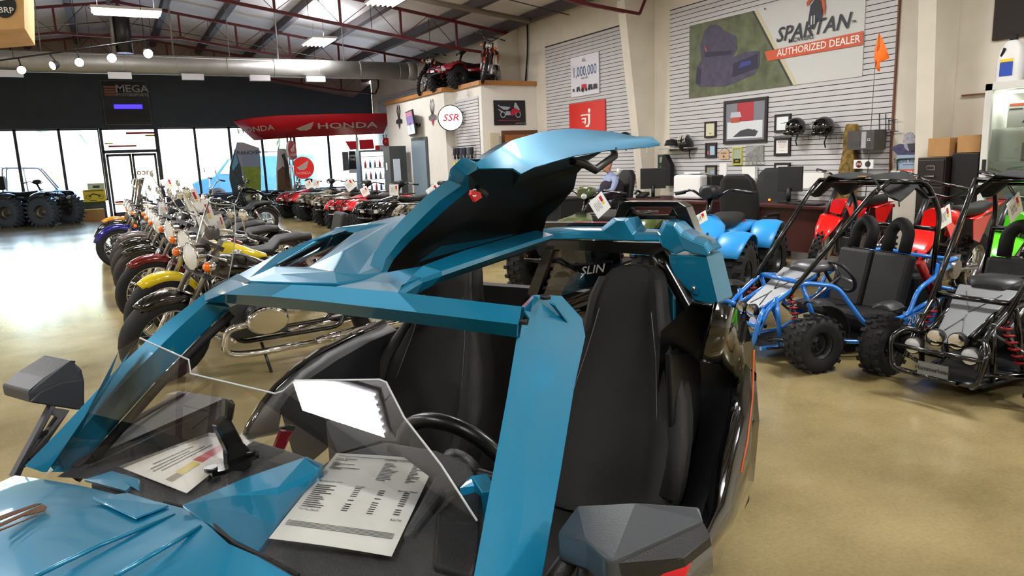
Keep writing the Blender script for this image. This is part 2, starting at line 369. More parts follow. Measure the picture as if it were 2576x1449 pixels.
# spiral duct with diffusers
DZ, DY = 4.06, 20.0
d = thing('air_duct', 'long round spiral metal air duct hanging across the showroom', 'duct', (0, DY, DZ))
b = MB().m(GALV).tube([(-8, 0, 0), (7.75, 0, 0)], .235, 32)
for i in range(14): x = -7.5 + i * 1.15; b.lathe([(.236, x - .012), (.243, x), (.236, x + .012)], axis='x', seg=32)
b.build('duct_tube', d)
b = MB().m(GALV).lathe([(.235, 7.7), (.26, 7.72), (.26, 7.95), (.0, 7.96)], axis='x', seg=32); b.build('duct_end_cap', d)
for u in (-.3, .0, 1, 2, 3, 4): 
    x = [-1.9, -.0, 2.05, 3.55, 5.25, 6.5][[-.3, .0, 1, 2, 3, 4].index(u)]
for x, in ((-1.75,), (.42,), (2.02,), (3.62,), (5.05,)):
    q = MB().m(mat('diffuser_grey', (176, 174, 176), .5)).box((x, -.12, -.28), (.5, .16, .14)).build('air_diffuser', d)
for i, x in enumerate((-1.1, 1.65, 2.95, 4.15, 5.9)):
    b = MB().m(GALV).tube([(x, 0, .2), (x + .02, 0, roofz(x) - DZ)], .02 if i % 2 else .012, 6).build('hanger_rod', d)
d = thing('roof_fan_duct', 'dark vertical round vent duct under the roof ridge', 'duct', (.62, 21.0, 4.45))
MB().m(STL).tube([(0, 0, 0), (0, 0, 1.1)], .2, 20).build('vent_tube', d); MB().m(GALV).tube([(-.22, -.1, -.1), (-.22, -.1, 1.3)], .05, 10).build('flex_pipe', d)
# conduit high on the right wall
tag(MB().m(mat('grey_conduit', (120, 112, 100), .5)).tube([(4.5, 14.6, 5.05), (6.5, 14.9, 4.85), (8.9, 15.0, 4.62)], .06, 8).build('conduit_pipe'), 'grey conduit pipe running under the roof towards the right wall', 'pipe')
tag(MB().m(BLKM).bend([gx(1290, 48, XR - .05), gx(1312, 42, XR - .05), gx(1326, 55, XR - .05), gx(1328, 120, XR - .05), gx(1322, 206, XR - .05)], .02, 6, .3).build('wall_cable'), 'black cable looping down the wall above the office roof', 'cable')
# high-bay fluorescent fixtures
TUBE = mat('fluorescent_tube', (255, 255, 255), .5, emit=14, ecol=(250, 248, 255))
HOUS = mat('fixture_housing', (235, 235, 238), .4)
def bay(x, y, z, rz, power, label, aimed=True):
    t = thing('ceiling_light', label, 'light', (x, y, z), rz, 'fluorescent high bays')
    b = MB().m(HOUS).box((0, 0, .06), (1.24, .62, .05)); b.build('fixture_housing', t)
    for k in range(6):
        yy = -.26 + .104 * k; MB().m(TUBE).tube([(-.58, yy, .012), (.58, yy, .012)], .014, 8).build('light_tube', t)
    w = MB().m(STL)
    for sx in (-.5, .5): w.tube([(sx, 0, .08), (sx, 0, max(.1, roofz(x) - z - .25))], .006, 5)
    w.build('hanging_wire', t)
    if power: area('ceiling_fill_light', (0, 0, .11), (PI, 0, 0), 1.1, .3, power * .35, (1, .985, .97), t)  # upward fill added above the housing to brighten the ceiling
    if power: a = area('lamp_light', (0, 0, -.03), (0, 0, 0), 1.2, .6, power, (1, .985, .96), t)
    return t
bay(.62, 16.7, 4.6, 0, 110, 'bright ceiling light at upper left above the dark front wall')
bay(5.05, 19.2, 4.6, PI / 2, 110, 'small bright ceiling light between the roof beams above the air duct')
bay(5.1, 13.9, 4.6, PI / 2, 110, 'ceiling light cut by the top edge, left of the office roof')
for (x, y, rz) in ((-4.5, 16, 0), (-4.5, 9, 0), (.6, 9.6, 0), (5.2, 8.0, PI / 2), (-5.07, 3.56, math.radians(-67)), (5.6, 2.2, PI / 2), (.6, -3.5, 0), (6.4, -3.5, 0), (-1.6, -.9, 0)):
    bay(x, y, 4.55, rz, 60 if x == -1.6 else 135, 'fluorescent ceiling light out of the frame')  # the weaker unseen bay near the camera is added to light hood and papers
# track light rail with spot heads
TR = [gz(0, 152, 3.95), gz(385, 98, 3.95)]
t = thing('track_light_rail', 'thin dark track rail carrying five spotlights at upper left', 'light rail')
[MB().m(BLKM).tube([TR[0] + (TR[1] - TR[0]) * k, TR[0] + (TR[1] - TR[0]) * k + Vector((0, 0, 1.9))], .006, 5).build('hanging_rod', t) for k in (.1, .55, .95)]
MB().m(BLKM).tube([TR[0] + (TR[0] - TR[1]) * .5, TR[0], (TR[0] + TR[1]) / 2, TR[1]], .018, 6).build('rail', t)
SPOT = mat('spot_lamp_face', (255, 250, 235), .4, emit=14, ecol=(255, 240, 205))
for i, (u, v, ru, rv) in enumerate(((53, 172, 50, 143), (137, 160, 138, 134), (205, 155, 203, 120), (285, 148, 282, 112), (360, 140, 366, 106))):
    p = TR[0] + (TR[1] - TR[0]) * (ru / 385) + Vector((0, 0, -.26))
    s = thing('spotlight', ['track spotlight furthest left on the rail', 'second track spotlight from the left, turned sideways', 'middle track spotlight on the rail', 'fourth track spotlight from the left', 'track spotlight at the right end of the rail'][i], 'spotlight', p, 0, 'track spotlights')
    b = MB().m(BLKM).lathe([(.02, .09), (.07, .07), (.095, -.03), (.085, -.05)], axis='y', seg=16, c=(.03, .03, .02)); b.tube([(.03, .1, .03), (.03, .08, .13), (0, .05, .26)], .014, 6); b.build('spot_head', s)
    MB().m(SPOT).lathe([(0, -.045), (.082, -.045)], axis='y', seg=16, c=(.03, .03, .02)).build('lamp_face', s)
    s.rotation_euler = (math.radians(20), 0, math.radians([10, -50, -5, 0, 8][i]))
# ---------------------------------------------------------------- office block with oak capped parapet
OX = [(7.55, 21.47), (7.55, 17.1), (7.8, 17.1), (7.8, 15.5), (9.3, 15.5)]
b = MB().m(WALW); n = len(OX)
poly = OX + [(9.3, 21.47)]
b.prism(poly, (0, 3.22), axis='z'); st(b.build('wall_office'))
b = MB().m(WOOD)
for i in range(4):
    (x0, y0), (x1, y1) = OX[i], OX[i + 1]; dx, dy = x1 - x0, y1 - y0; L_ = math.hypot(dx, dy)
    b.at(((x0 + x1) / 2, (y0 + y1) / 2, 3.27), (0, 0, math.atan2(dy, dx))).box((0, 0, 0), (L_ + .06, .12, .1))
b.at(); st(b.build('trim_10'))
# doors of the office
BLD = mat('blue_grey_steel_door', (118, 134, 146), .45)
d = thing('door_2', None, None); st(d)
b = MB().m(mat('grey_door_frame', (60, 66, 72), .5)).box((7.785, 18.9, 1.08), (.02, 1.16, 2.16)); b.build('door_frame', d)
MB().m(BLD).box((7.77, 18.92, 1.05), (.02, 1.02, 2.05)).build('door_leaf', d)
for o in list(d.children): o.location.x = -.26
d = thing('door_3', None, None); st(d)
MB().m(mat('brown_door_frame', (96, 62, 34), .5)).box((8.8, 15.49, 1.08), (1.0, .04, 2.16)).build('door_frame', d)
lf = MB().m(mat('stained_oak_door', (150, 92, 44), .45, noise=.2, nscale=5)).box((8.8, 15.465, 1.04), (.86, .03, 2.04)).build('door_leaf', d)
MB().m(ALU).ball((8.46, 15.42, 1.0), .03).build('door_handle', d); MB().m(mat('blue_notice', (40, 70, 130), .6)).box((8.86, 15.445, 1.68), (.42, .004, .26)).build('door_notice', d)
# ================================================================ THE TURQUOISE THREE-WHEELER
TQ = flake('turquoise_metallic', (0, 118, 156), .38, .35)
GREY = mat('textured_grey_plastic', (58, 58, 60), .5, bump=.25, bscale=260)
CHAR = mat('dark_mirror_plastic', (52, 56, 60), .42, bump=.1, bscale=300)
LINER = mat('black_roof_liner', (10, 12, 13), .5)
CLOTH = mat('seat_fabric', (30, 30, 30), .75, bump=.3, bscale=400)
CLOTH2 = mat('seat_side_fabric', (46, 44, 44), .7, bump=.3, bscale=400)
SMOKE = tglass('smoked_glass', (.10, .10, .11), .07)
SMOK2 = tglass('skylight_glass', (.34, .31, .30), .012)
ACRL2 = tglass('clear_acrylic_foot', (.95, .96, .95), .012)
ACRYL = tglass('clear_acrylic', (.93, .94, .93), .08)
SLV = tglass('clear_sleeve', (.99, .99, .99), .018, .05)
ACRYE = mat('acrylic_edge', (205, 210, 212), .15, alpha=.75)
BRZ = mat('bronze_decal', (98, 66, 40), .3, .5)
car = thing('three_wheeler_car', 'turquoise open-top three-wheeler sports car with one roof panel flipped up, filling the foreground', 'car', CO, CA)
def V(*a): return Vector(a)
def mid(a, b, t=.5): return tuple(a[i] * (1 - t) + b[i] * t for i in range(3))
def off(p, ds=0, dt=0, dz=0): return (p[0] + ds, p[1] - dt, p[2] + dz)
# --- roof frame: windscreen header and centre spine
h = [cc(515, 757, z=1.165), cc(660, 771, z=1.17), cc(800, 784, z=1.17), cc(1050, 815, z=1.17), cc(1300, 849, z=1.17)]
c = [cc(560, 740, z=1.2), cc(680, 746, z=1.203), cc(800, 757, z=1.203), cc(1050, 786, z=1.203), cc(1302, 816, z=1.2)]
r = [cc(628, 713, z=1.222), cc(735, 716, z=1.232), cc(845, 721, z=1.237), cc(1000, 735, z=1.237), cc(1312, 771, z=1.222)]
lip = [off(p, .03, 0, -.03) for p in r]
b = MB().m(TQ); b.grid([h, c, r, lip], smooth=False)
b.poly([cc(515, 757, z=1.165), cc(515, 738, z=1.185), cc(597, 690, z=1.215), cc(628, 713, z=1.222), cc(560, 740, z=1.2)])
# spine: left rail of the driver's opening
sp = [(1000, 735, 1.237), (1060, 700, 1.255), (1110, 682, 1.27), (1220, 645, 1.275), (1345, 604, 1.27), (1392, 590, 1.262)]
A1 = [cc(u, v, z=z) for u, v, z in sp]
_w = [0, .4, .8, 1, 1, 1]
B1 = [off(p, 0, -.06 * k, .012 * k) for p, k in zip(A1, _w)]; C1 = [off(p, 0, .002, -.010) for p in A1]; D1 = [off(p, 0, -.035 * k, -.034) for p, k in zip(A1, _w)]
b.grid([B1, A1, C1, D1, B1], smooth=False)
# front trim of the driver's opening joins the pillar
b.poly([r[2], r[3], cc(1012, 722, z=1.243), cc(1060, 701, z=1.254), cc(1112, 680, z=1.262), cc(1118, 664, z=1.264), cc(960, 692, z=1.25)])
b.build('roof_frame', car, solid=.004, auto=.3)
b = MB().m(mat('black_seal', (9, 9, 10), .5)); b.tube([cc(1000, 742, z=1.222), cc(1040, 718, z=1.235), cc(1110, 700, z=1.235), cc(1345, 622, z=1.235)], .008, 6)
b.tube([off(p, .02, 0, -.035) for p in r[3:]], .007, 6); b.tube([off(p, .03, 0, -.004) for p in h[:3]], .004, 6); b.build('weather_seal', car)
# --- closed passenger roof panel with skylight
def dome(s_): return 1.222 + .118 * (1 - math.exp(-max(0, s_ + .05) / .35))
def rpp(u, v, k):
    z = 1.27
    for _ in range(60): z = .5 * z + .5 * (dome(cc(u, v, z=z)[0]) + k)
    return cc(u, v, z=z)
P_ = {}
for k, (u, v, kk) in dict(a0=(598, 690, .0), a1=(700, 638, .012), a2=(840, 588, .012), a3=(930, 559, .012), a4=(1000, 543, .010), a5=(1095, 532, .008), a6=(1180, 545, .006),
        b0=(652, 682, .012), b1=(846, 574, .018), b2=(925, 564, .018), w0=(688, 670, .004), w1=(776, 672, .004), w2=(902, 581, .006), w3=(850, 583, .006),
        c0=(700, 688, .010), c1=(838, 682, .014), c2=(868, 628, .018), c3=(985, 560, .016), c4=(1060, 545, .012),
        f0=(628, 708, -.004), f1=(740, 712, -.002), f2=(848, 714, -.002), f3=(905, 706, -.002), f4=(968, 690, -.002), f5=(1110, 640, .0), f6=(1250, 590, .0), d1=(900, 690, .004), d2=(985, 655, .004), d3=(1110, 600, .004), d4=(1220, 560, .004)).items():
    P_[k] = rpp(u, v, kk)
P_['g0'] = (.16, .03, dome(.16) - .002); P_['g1'] = (1.0, .06, dome(1.0) - .004)
b = MB().m(TQ)
for f in ('a0 a1 b1 b0', 'a1 a2 b1', 'a2 a3 b2 b1', 'a3 a4 b2', 'a4 c3 b2', 'a4 a5 c4 c3', 'b0 b1 w3 w0', 'b1 b2 w2 w3', 'b2 c3 w2', 'w2 c3 c2 w1', 'w1 c2 c1', 'w0 w1 c1 c0', 'b0 w0 c0', 'a0 b0 f0', 'b0 c0 f1 f0', 'c0 c1 f2 f1', 'c1 d1 f3 f2', 'd1 d2 f4 f3', 'c1 c2 c3 d2 d1', 'd2 c3 c4 a5 g1 g0 f4'):
    b.poly([P_[k] for k in f.split()])
for k0, k1 in (('f0', 'f1'), ('f1', 'f2'), ('f2', 'f3'), ('f3', 'f4'), ('a0', 'f0')):
    b.poly([P_[k0], P_[k1], off(P_[k1], .008, 0, -.02), off(P_[k0], .008, 0, -.02)])
for k0, k1 in (('a0', 'a1'), ('a1', 'a2'), ('a2', 'a3'), ('a3', 'a4'), ('a4', 'a5')):
    b.poly([P_[k0], P_[k1], off(P_[k1], 0, -.05, -.05), off(P_[k0], 0, -.03, -.04)])
rp = b.build('roof_panel', car, bevel=.005, bang=.2)
wn_ = [P_[k] for k in ('w0', 'w1', 'w2', 'w3')]
MB().m(SMOK2).poly([off(p, 0, 0, -.008) for p in wn_]).build('skylight', rp)
b = MB().m(mat('black_seal', (9, 9, 10), .5)); b.tube([off(p, 0, 0, -.002) for p in wn_], .003, 5, closed=True); b.build('skylight_seal', rp)
# --- driver's roof panel, hinged up along the spine
OP = [(962, 682, .05), (972, 650, .06), (1010, 600, .10), (1060, 549, .16), (1108, 503, .22), (1163, 463, .29), (1169, 436, .32), (1200, 408, .36)]
IN = [(972, 684, .055), (990, 650, .07), (1030, 606, .11), (1080, 562, .17), (1128, 518, .23), (1181, 474, .30), (1180, 438, .33), (1204, 424, .365)]
outer = [cc(u, v, t=t) for u, v, t in OP]; inner = [cc(u, v, t=t) for u, v, t in IN]
QT = [(1200, 408, .36), (1225, 393, .365), (1290, 352, .36), (1360, 332, .34), (1440, 323, .31), (1540, 331, .30), (1600, 343, .32), (1640, 344, .33), (1662, 361, .35)]
RT = [(1204, 424, .365), (1250, 423, .385), (1290, 423, .395), (1311, 437, .41), (1345, 420, .405), (1440, 393, .38), (1530, 378, .36), (1620, 371, .35), (1660, 366, .352)]
MT = [(1201, 415, .363), (1240, 409, .376), (1292, 402, .38), (1330, 396, .385), (1390, 378, .375), (1470, 362, .35), (1550, 352, .335), (1620, 350, .338), (1661, 362, .351)]
q = [cc(u, v, t=t) for u, v, t in QT]; rt = [cc(u, v, t=t) for u, v, t in RT]; mt_ = [cc(u, v, t=t) for u, v, t in MT]
b = MB().m(TQ); b.grid([outer, inner], smooth=False); b.grid([q, mt_], smooth=True); b.grid([mt_, rt], smooth=True)
# outside skin behind the liner, seen only from the far side
bk = [off(p, 0, -.035, .012) for p in outer]; b.grid([outer, bk], smooth=False)
qb = [off(p, .01, -.05, -.01) for p in q]; b.grid([q, qb], smooth=True)
hin = [cc(1005, 692, t=.04), cc(1064, 681, t=.045), cc(1110, 666, t=.045), cc(1200, 640, t=.045), cc(1326, 601, t=.045), cc(1361, 600, t=.05)]
rear = [cc(1361, 600, t=.05), cc(1376, 546, t=.14), cc(1408, 517, t=.19), cc(1444, 474, t=.24), cc(1452, 436, t=.29), cc(1472, 415, t=.30), cc(1421, 400, t=.34)]
op = b.build('roof_panel', car, solid=.004, auto=.5)
b = MB().m(LINER)
deep = [cc(1110, 620, t=.0), cc(1180, 560, t=.06), cc(1240, 510, t=.12), cc(1290, 470, t=.20), cc(1330, 540, t=.09), cc(1300, 590, t=.02)]
loop = inner + rt[1:6] + rear[::-1][0:0]
ring = inner[:] + [rt[1], rt[2], rt[3], rt[4], rt[5], rear[6], rear[5], rear[4], rear[3], rear[2], rear[1], rear[0], hin[4], hin[3], hin[2], hin[1], hin[0]]
dc = [deep[0]] * 3 + [deep[0], deep[1], deep[2], deep[2], deep[3], deep[3], deep[3], deep[3], deep[3], deep[3], deep[3], deep[3], deep[4], deep[4], deep[4], deep[5], deep[5], deep[5], deep[5], deep[0], deep[0], deep[0]]
n_ = len(ring)
for i in range(n_):
    j = (i + 1) % n_
    if dc[i] == dc[j]: b.poly([ring[i], ring[j], dc[i]])
    else: b.poly([ring[i], ring[j], dc[j], dc[i]])
b.poly(deep)
ln = b.build('panel_liner', op, auto=.7)
b = MB().m(TQ); O_ = lambda p: off(p, 0, -.022, .02); S_0 = [O_(p) for p in ring]; D_0 = [O_(p) for p in dc]
for i in range(n_):
    j = (i + 1) % n_
    b.poly([S_0[i], S_0[j], D_0[i]] if dc[i] == dc[j] else [S_0[i], S_0[j], D_0[j], D_0[i]])
b.poly([O_(p) for p in deep]); b.build('panel_outer_skin', op, auto=.7)
# hinges, latch strap, pull tag
b = MB().m(LINER)
b.poly([cc(1064, 681, t=.06), cc(1110, 664, t=.06), cc(1109, 692, t=.06), cc(1105, 712, t=.07), cc(1082, 706, t=.07)], off=(0, -.02, 0)); b.build('hinge_arm', op)
b = MB().m(LINER); b.poly([cc(1326, 601, t=.06), cc(1362, 585, t=.06), cc(1362, 622, t=.06), cc(1345, 645, t=.06), cc(1336, 628, t=.06)], off=(0, -.02, 0)); b.build('hinge_arm', op)
b = MB().m(LINER); b.tube([cc(1441, 405, t=.33), cc(1472, 414, t=.33), cc(1497, 428, t=.34), cc(1546, 392, t=.35), cc(1543, 374, t=.35)], .012, 8); b.build('latch_handle', op)
MB().m(BLK).poly([cc(1450, 395, t=.32), cc(1513, 383, t=.33), cc(1480, 404, t=.33)], off=(0, .02, .0)).build('latch_cover', op)
b = MB().m(RED).poly([cc(1181, 478, t=.31), cc(1202, 484, t=.31), cc(1207, 497, t=.31), cc(1190, 508, t=.31), cc(1179, 490, t=.31)], off=(.004, -.004, .0)); b.m(WHT).text('C', cc(1192, 486, t=.315), V(.8, -.3, 0), V(.1, 0, 1), .025); b.build('pull_tag', op)
MB().m(GREY).tube([cc(1200, 472, t=.30), cc(1222, 490, t=.30)], .008, 6).build('pull_strap', op)
# --- A pillars
def strip(cols, name, solid=.02, m=TQ, bev=.004):
    b = MB().m(m); b.grid(cols, smooth=False); return b.build(name, car, solid=solid, auto=.45)
L0 = [cc(1340, 742, t=.46), cc(1318, 780, t=.47), cc(1300, 848, t=.5), cc(1275, 1000, t=.545), cc(1238, 1200, t=.60), cc(1192, 1449, t=.65), cc(1165, 1600, t=.68)]
L1 = [cc(1342, 742, t=.47), cc(1335, 785, t=.48), cc(1318, 855, t=.505), cc(1294, 1000, t=.55), cc(1257, 1200, t=.605), cc(1212, 1449, t=.655), cc(1186, 1600, t=.685)]
L2 = [cc(1378, 758, t=.48), cc(1430, 815, t=.50), cc(1436, 858, t=.515), cc(1403, 980, t=.57), cc(1362, 1200, t=.63), cc(1312, 1449, t=.68), cc(1285, 1600, t=.71)]
L3 = [off(p, .05, .01, -.0) for p in L2]; L4 = [off(p, .05, 0, -.01) for p in L0]
strip([L4, L0, L1, L2, L3, L4], 'windscreen_pillar', .004)
b = MB().m(TQ).poly([cc(1312, 771, z=1.222), cc(1340, 742, t=.46), cc(1318, 780, t=.47), cc(1300, 848, t=.5)]); b.poly([cc(1385, 758, t=.49), cc(1400, 765, t=.5), cc(1440, 822, t=.51), cc(1443, 855, t=.52), cc(1436, 858, t=.515), cc(1430, 815, t=.50)]); b.build('pillar_cap', car, solid=.006)
MB().m(BLK).cyl(cc(1372, 752, t=.49), off(cc(1372, 746, t=.49), 0, 0, .004), .012, 12).build('roof_bolt', car)
Q0 = [cc(598, 688, z=1.222), cc(515, 737, t=-.46), cc(412, 816, t=-.49), cc(300, 922, t=-.53), cc(150, 1083, t=-.58), cc(62, 1172, t=-.60)]
Q1 = [cc(628, 711, z=1.224), cc(516, 764, t=-.43), cc(436, 838, t=-.465), cc(326, 948, t=-.505), cc(180, 1108, t=-.555), cc(108, 1188, t=-.58)]
Q2 = [off(p, .06, .02, -.02) for p in Q1]; Q3 = [off(p, .06, 0, -.02) for p in Q0]
strip([Q3, Q0, Q1, Q2, Q3], 'windscreen_pillar', .004)
b = MB().m(BLKM); b.tube([off(p, .055, .03, -.035) for p in Q1[1:]], .012, 6); b.build('pillar_seal', car)
# --- rear frame: humped turquoise bridge, side box
UP = [(1363, 576), (1412, 574), (1465, 574), (1512, 574), (1542, 548), (1580, 548), (1600, 583), (1654, 584), (1669, 554), (1700, 559), (1720, 579), (1750, 596), (1779, 606), (1796, 628)]
MI = [(1363, 588), (1412, 583), (1465, 580), (1518, 580), (1551, 555), (1571, 556), (1591, 592), (1661, 593), (1676, 563), (1695, 568), (1712, 590), (1742, 606), (1770, 616), (1786, 634)]
LO = [(1363, 611), (1389, 603), (1452, 601), (1512, 604), (1560, 605), (1600, 606), (1640, 606), (1657, 606), (1667, 622), (1700, 640), (1722, 630), (1743, 638), (1766, 642), (1784, 644)]
UPP = [cc(u, v, s=.97) for u, v in UP]; MID_ = [cc(u, v, s=.945) for u, v in MI]; LOW = [cc(u, v, s=.94) for u, v in LO]; BKK = [off(p, .10, 0, -.004) for p in UPP]
b = MB().m(TQ); b.grid([BKK, UPP, MID_, LOW], smooth=False); b.build('rear_roof_bridge', car, solid=.012, bevel=.003)
sb = [(1680, 640), (1777, 643), (1806, 762), (1792, 768), (1745, 756), (1700, 705), (1684, 670)]
b = MB().m(TQ); f = [cc(u, v, s=.95) for u, v in sb]; b.poly(f, off=(.12, -.02, 0))
b.poly([cc(1777, 643, s=.95), cc(1798, 632, s=1.05), cc(1822, 745, s=1.05), cc(1806, 762, s=.95)]); bx = b.build('side_buttress', car, bevel=.006)
b = MB().m(TQ).poly([cc(u, v, s=.945) for u, v in ((1728, 712), (1742, 710), (1757, 725), (1757, 742), (1742, 736), (1730, 727))], off=(-.004, 0, 0)); b.m(CHR).ball(cc(1744, 725, s=.935), .008, 8); b.build('buttress_badge', bx)
MB().m(mat('clear_trim_film', (150, 170, 172), .15, alpha=.5)).poly([cc(1757, 590, s=1.0), cc(1790, 603, s=1.0), cc(1796, 630, s=1.0), cc(1775, 640, s=1.0)], off=(.04, 0, 0)).build('trim_film', bx)
# side strip beside the driver's head and roll bar
MB().m(TQ).poly([cc(u, v, s=1.0) for u, v in ((1663, 682), (1693, 740), (1695, 818), (1688, 826), (1672, 760))], off=(.03, 0, 0)).build('seat_side_strip', car, bevel=.004)
b = MB().m(FRM); b.bend([cc(1660, 640, s=.99), cc(1695, 700, s=.97), cc(1750, 800, s=.93), cc(1800, 880, s=.88), cc(1822, 900, s=.85)], [.026] * 17, 10, .1); b.build('roll_bar', car)
# black roll-hoop arch with a slot
b = MB().m(FRM); S_ = 1.08
ao = [cc(u, v, s=S_) for u, v in ((1540, 562), (1556, 513), (1571, 507), (1707, 508), (1726, 520), (1757, 598))]
ai = [cc(u, v, s=S_) for u, v in ((1560, 562), (1585, 523), (1588, 521), (1689, 521), (1692, 524), (1722, 580))]
b.grid([ao, ai, [off(p, .07) for p in ai], [off(p, .07) for p in ao], ao], smooth=False)
b.poly([cc(u, v, s=S_ + .02) for u, v in ((1570, 541), (1700, 541), (1706, 552), (1564, 552))], off=(.03, 0, 0))
b.poly([cc(u, v, s=S_ + .02) for u, v in ((1586, 522), (1600, 541), (1570, 541))], off=(.03, 0, 0)); b.poly([cc(u, v, s=S_ + .02) for u, v in ((1692, 523), (1706, 541), (1680, 541))], off=(.03, 0, 0))
b.build('roll_hoop', car, bevel=.003)
b = MB().m(FRM); b.poly([cc(u, v, s=1.12) for u, v in ((1310, 560), (1542, 560), (1542, 600), (1330, 605))], off=(.04, 0, 0)); b.build('rear_cross_panel', car)
# rear wind screen (smoked) with lettering, black bar and glossy engine deck
b = MB().m(FRM); b.poly([cc(u, v, s=1.02) for u, v in ((1372, 618), (1395, 618), (1345, 760), (1318, 760))], off=(.03, 0, 0)); b.poly([cc(u, v, s=1.02) for u, v in ((1364, 604), (1680, 612), (1680, 645), (1500, 632), (1364, 626))], off=(.03, 0, 0)); b.build('rear_screen_frame', car)
g = MB().m(SMOKE); g.poly([cc(u, v, s=1.05) for u, v in ((1394, 620), (1560, 630), (1560, 700), (1400, 748), (1352, 760))]); rs = g.build('rear_screen', car)
b = MB().m(mat('etched_lettering', (190, 190, 190), .4)); o = Vector(cc(1490, 679, s=1.03)); e = (Vector(cc(1530, 673, s=1.03)) - o).normalized(); b.text('SLIN', tuple(o), e, (0, 0, 1), .042, sx=1.15, shear=.2); b.build('lettering', rs)
b = MB().m(GBLK); b.grid([[cc(1300, 790, s=.98), cc(1400, 765, s=.98), cc(1500, 722, s=.98), cc(1640, 690, s=.98)], [cc(1300, 830, s=.93), cc(1400, 815, s=.92), cc(1500, 780, s=.90), cc(1640, 760, s=.90)], [cc(1290, 980, s=.93), cc(1400, 980, s=.93), cc(1500, 980, s=.93), cc(1640, 980, s=.93)]]); b.build('engine_deck', car)
# --- seats
def seat(t0, ctop, name):
    s = MB()
    s.m(CLOTH)
    def sec(z, sm, w, th, rec):   # horizontal slices of the backrest
        return [(sm, -(t0 - w), z), (sm - th, -(t0 - w + .015), z), (sm - th - rec, -(t0 - w * .62), z), (sm - th * .55, -(t0 - w * .5), z), (sm - th * .5, -t0, z), (sm - th * .55, -(t0 + w * .5), z), (sm - th - rec, -(t0 + w * .62), z), (sm - th, -(t0 + w - .015), z), (sm, -(t0 + w), z), (sm + .05, -t0, z)]
    zs = [(.36, .72, .25, .14, .05), (.5, .76, .265, .14, .06), (.64, .82, .27, .13, .06), (.76, .86, .25, .12, .05), (.86, .90, .20, .11, .02), (.94, .93, .15, .11, .0), (1.04, .95, .135, .11, -.01), (1.10, .97, .12, .09, -.02), (ctop, .98, .08, .06, -.01)]
    s.loft([sec(*z) for z in zs]); o = s.build('seat_backrest', car, sub=1)
    c_ = MB().m(CLOTH); c_.loft([[(x, -(t0 - .24), .30), (x, -(t0 - .25), .38 + dz), (x, -(t0 - .17), .40 + dz), (x, -(t0 - .14), .35 + dz), (x, -(t0 + .14), .35 + dz), (x, -(t0 + .17), .40 + dz), (x, -(t0 + .25), .38 + dz), (x, -(t0 + .24), .30)] for x, dz in ((.22, .02), (.3, .05), (.6, .0), (.78, -.02))]); c_.build('seat_cushion', car, sub=1)
    b_ = MB().m(CLOTH2)
    for sg in (-1, 1):
        b_.loft([[(x - dx, -(t0 + sg * (w - .012)), z), (x - dx - .012, -(t0 + sg * (w - .03)), z), (x - dx, -(t0 + sg * (w * .72)), z), (x - dx + .02, -(t0 + sg * w * .8), z)] for z, x, w, dx in ((.5, .60, .27, .0), (.64, .665, .275, .0), (.76, .715, .255, .0), (.86, .78, .205, .0), (.94, .815, .155, .0), (1.04, .835, .14, 0), (1.1, .87, .12, 0))])
    b_.build('seat_bolster', o)
    l_ = MB().m(mat('grey_stitching', (120, 116, 110), .7))
    for sg in (-1, 1): l_.tube([(.655, -(t0 + sg * .15), .5), (.70, -(t0 + sg * .155), .68), (.79, -(t0 + sg * .12), .86), (.83, -(t0 + sg * .09), 1.0)], .0015, 4)
    l_.build('seat_stitching', o)
    return o
seat(.345, 1.135, 'd'); seat(-.385, 1.135, 'p')
# --- tub: floor pan, tunnel, bulkheads
b = MB().m(BLKM); b.box((.3, .02, .22), (2.0, 1.34, .06)); b.box((.35, .0, .33), (1.0, .12, .2)); b.box((1.1, 0, .6), (.06, 1.1, .8)); b.box((-.35, 0, .45), (.04, 1.2, .45)); b.build('cockpit_tub', car)
# driver's side glossy body shell
OUTL = [(1806, 760), (1852, 776), (1878, 808), (1893, 860), (1903, 940), (1902, 1060), (1888, 1210), (1842, 1290), (1778, 1352), (1740, 1449)]
INL = [(1745, 758), (1800, 822), (1815, 862), (1836, 905), (1842, 960), (1832, 1040), (1806, 1140), (1782, 1240), (1764, 1330), (1735, 1400)]
CRL = [(1790, 763), (1840, 800), (1862, 840), (1874, 890), (1880, 960), (1872, 1060), (1845, 1180), (1812, 1270), (1772, 1345), (1738, 1430)]
TO = [.70, .715, .72, .725, .73, .735, .735, .74, .745, .75]; TI = [.60, .62, .63, .65, .66, .67, .67, .68, .69, .7]; TC = [.66, .68, .69, .7, .705, .71, .715, .72, .73, .74]
po_ = [cc(u, v, t=t) for (u, v), t in zip(OUTL, TO)]; pi_ = [cc(u, v, t=t) for (u, v), t in zip(INL, TI)]; pm_ = [cc(u, v, t=t) for (u, v), t in zip(CRL, TC)]
lowr = [off(p, .02, -.05, -.18) for p in po_]
b = MB().m(GBLK); b.grid([pi_, pm_, po_], smooth=True); b.grid([po_, lowr], smooth=True); b.build('side_body', car, solid=.01)
b = MB().m(mat('orange_pinstripe', (196, 92, 40), .4)); b.tube([cc(1896, 880, t=.74), cc(1893, 1000, t=.745), cc(1880, 1110, t=.75), cc(1864, 1190, t=.755)], .0035, 5); b.build('pinstripe', car)
ins = [off(p, .0, -.10, -.10) for p in pi_]
b = MB().m(BLK); b.grid([pi_, ins, [off(p, 0, -.12, -.5) for p in pi_]], smooth=True); b.build('door_card', car)
b = MB().m(BLK); b.poly([cc(u, v, t=.56) for u, v in ((1688, 888), (1745, 892), (1765, 912), (1762, 1060), (1740, 1180), (1700, 1180))], off=(.0, .02, 0)); b.build('arm_panel', car, bevel=.006)
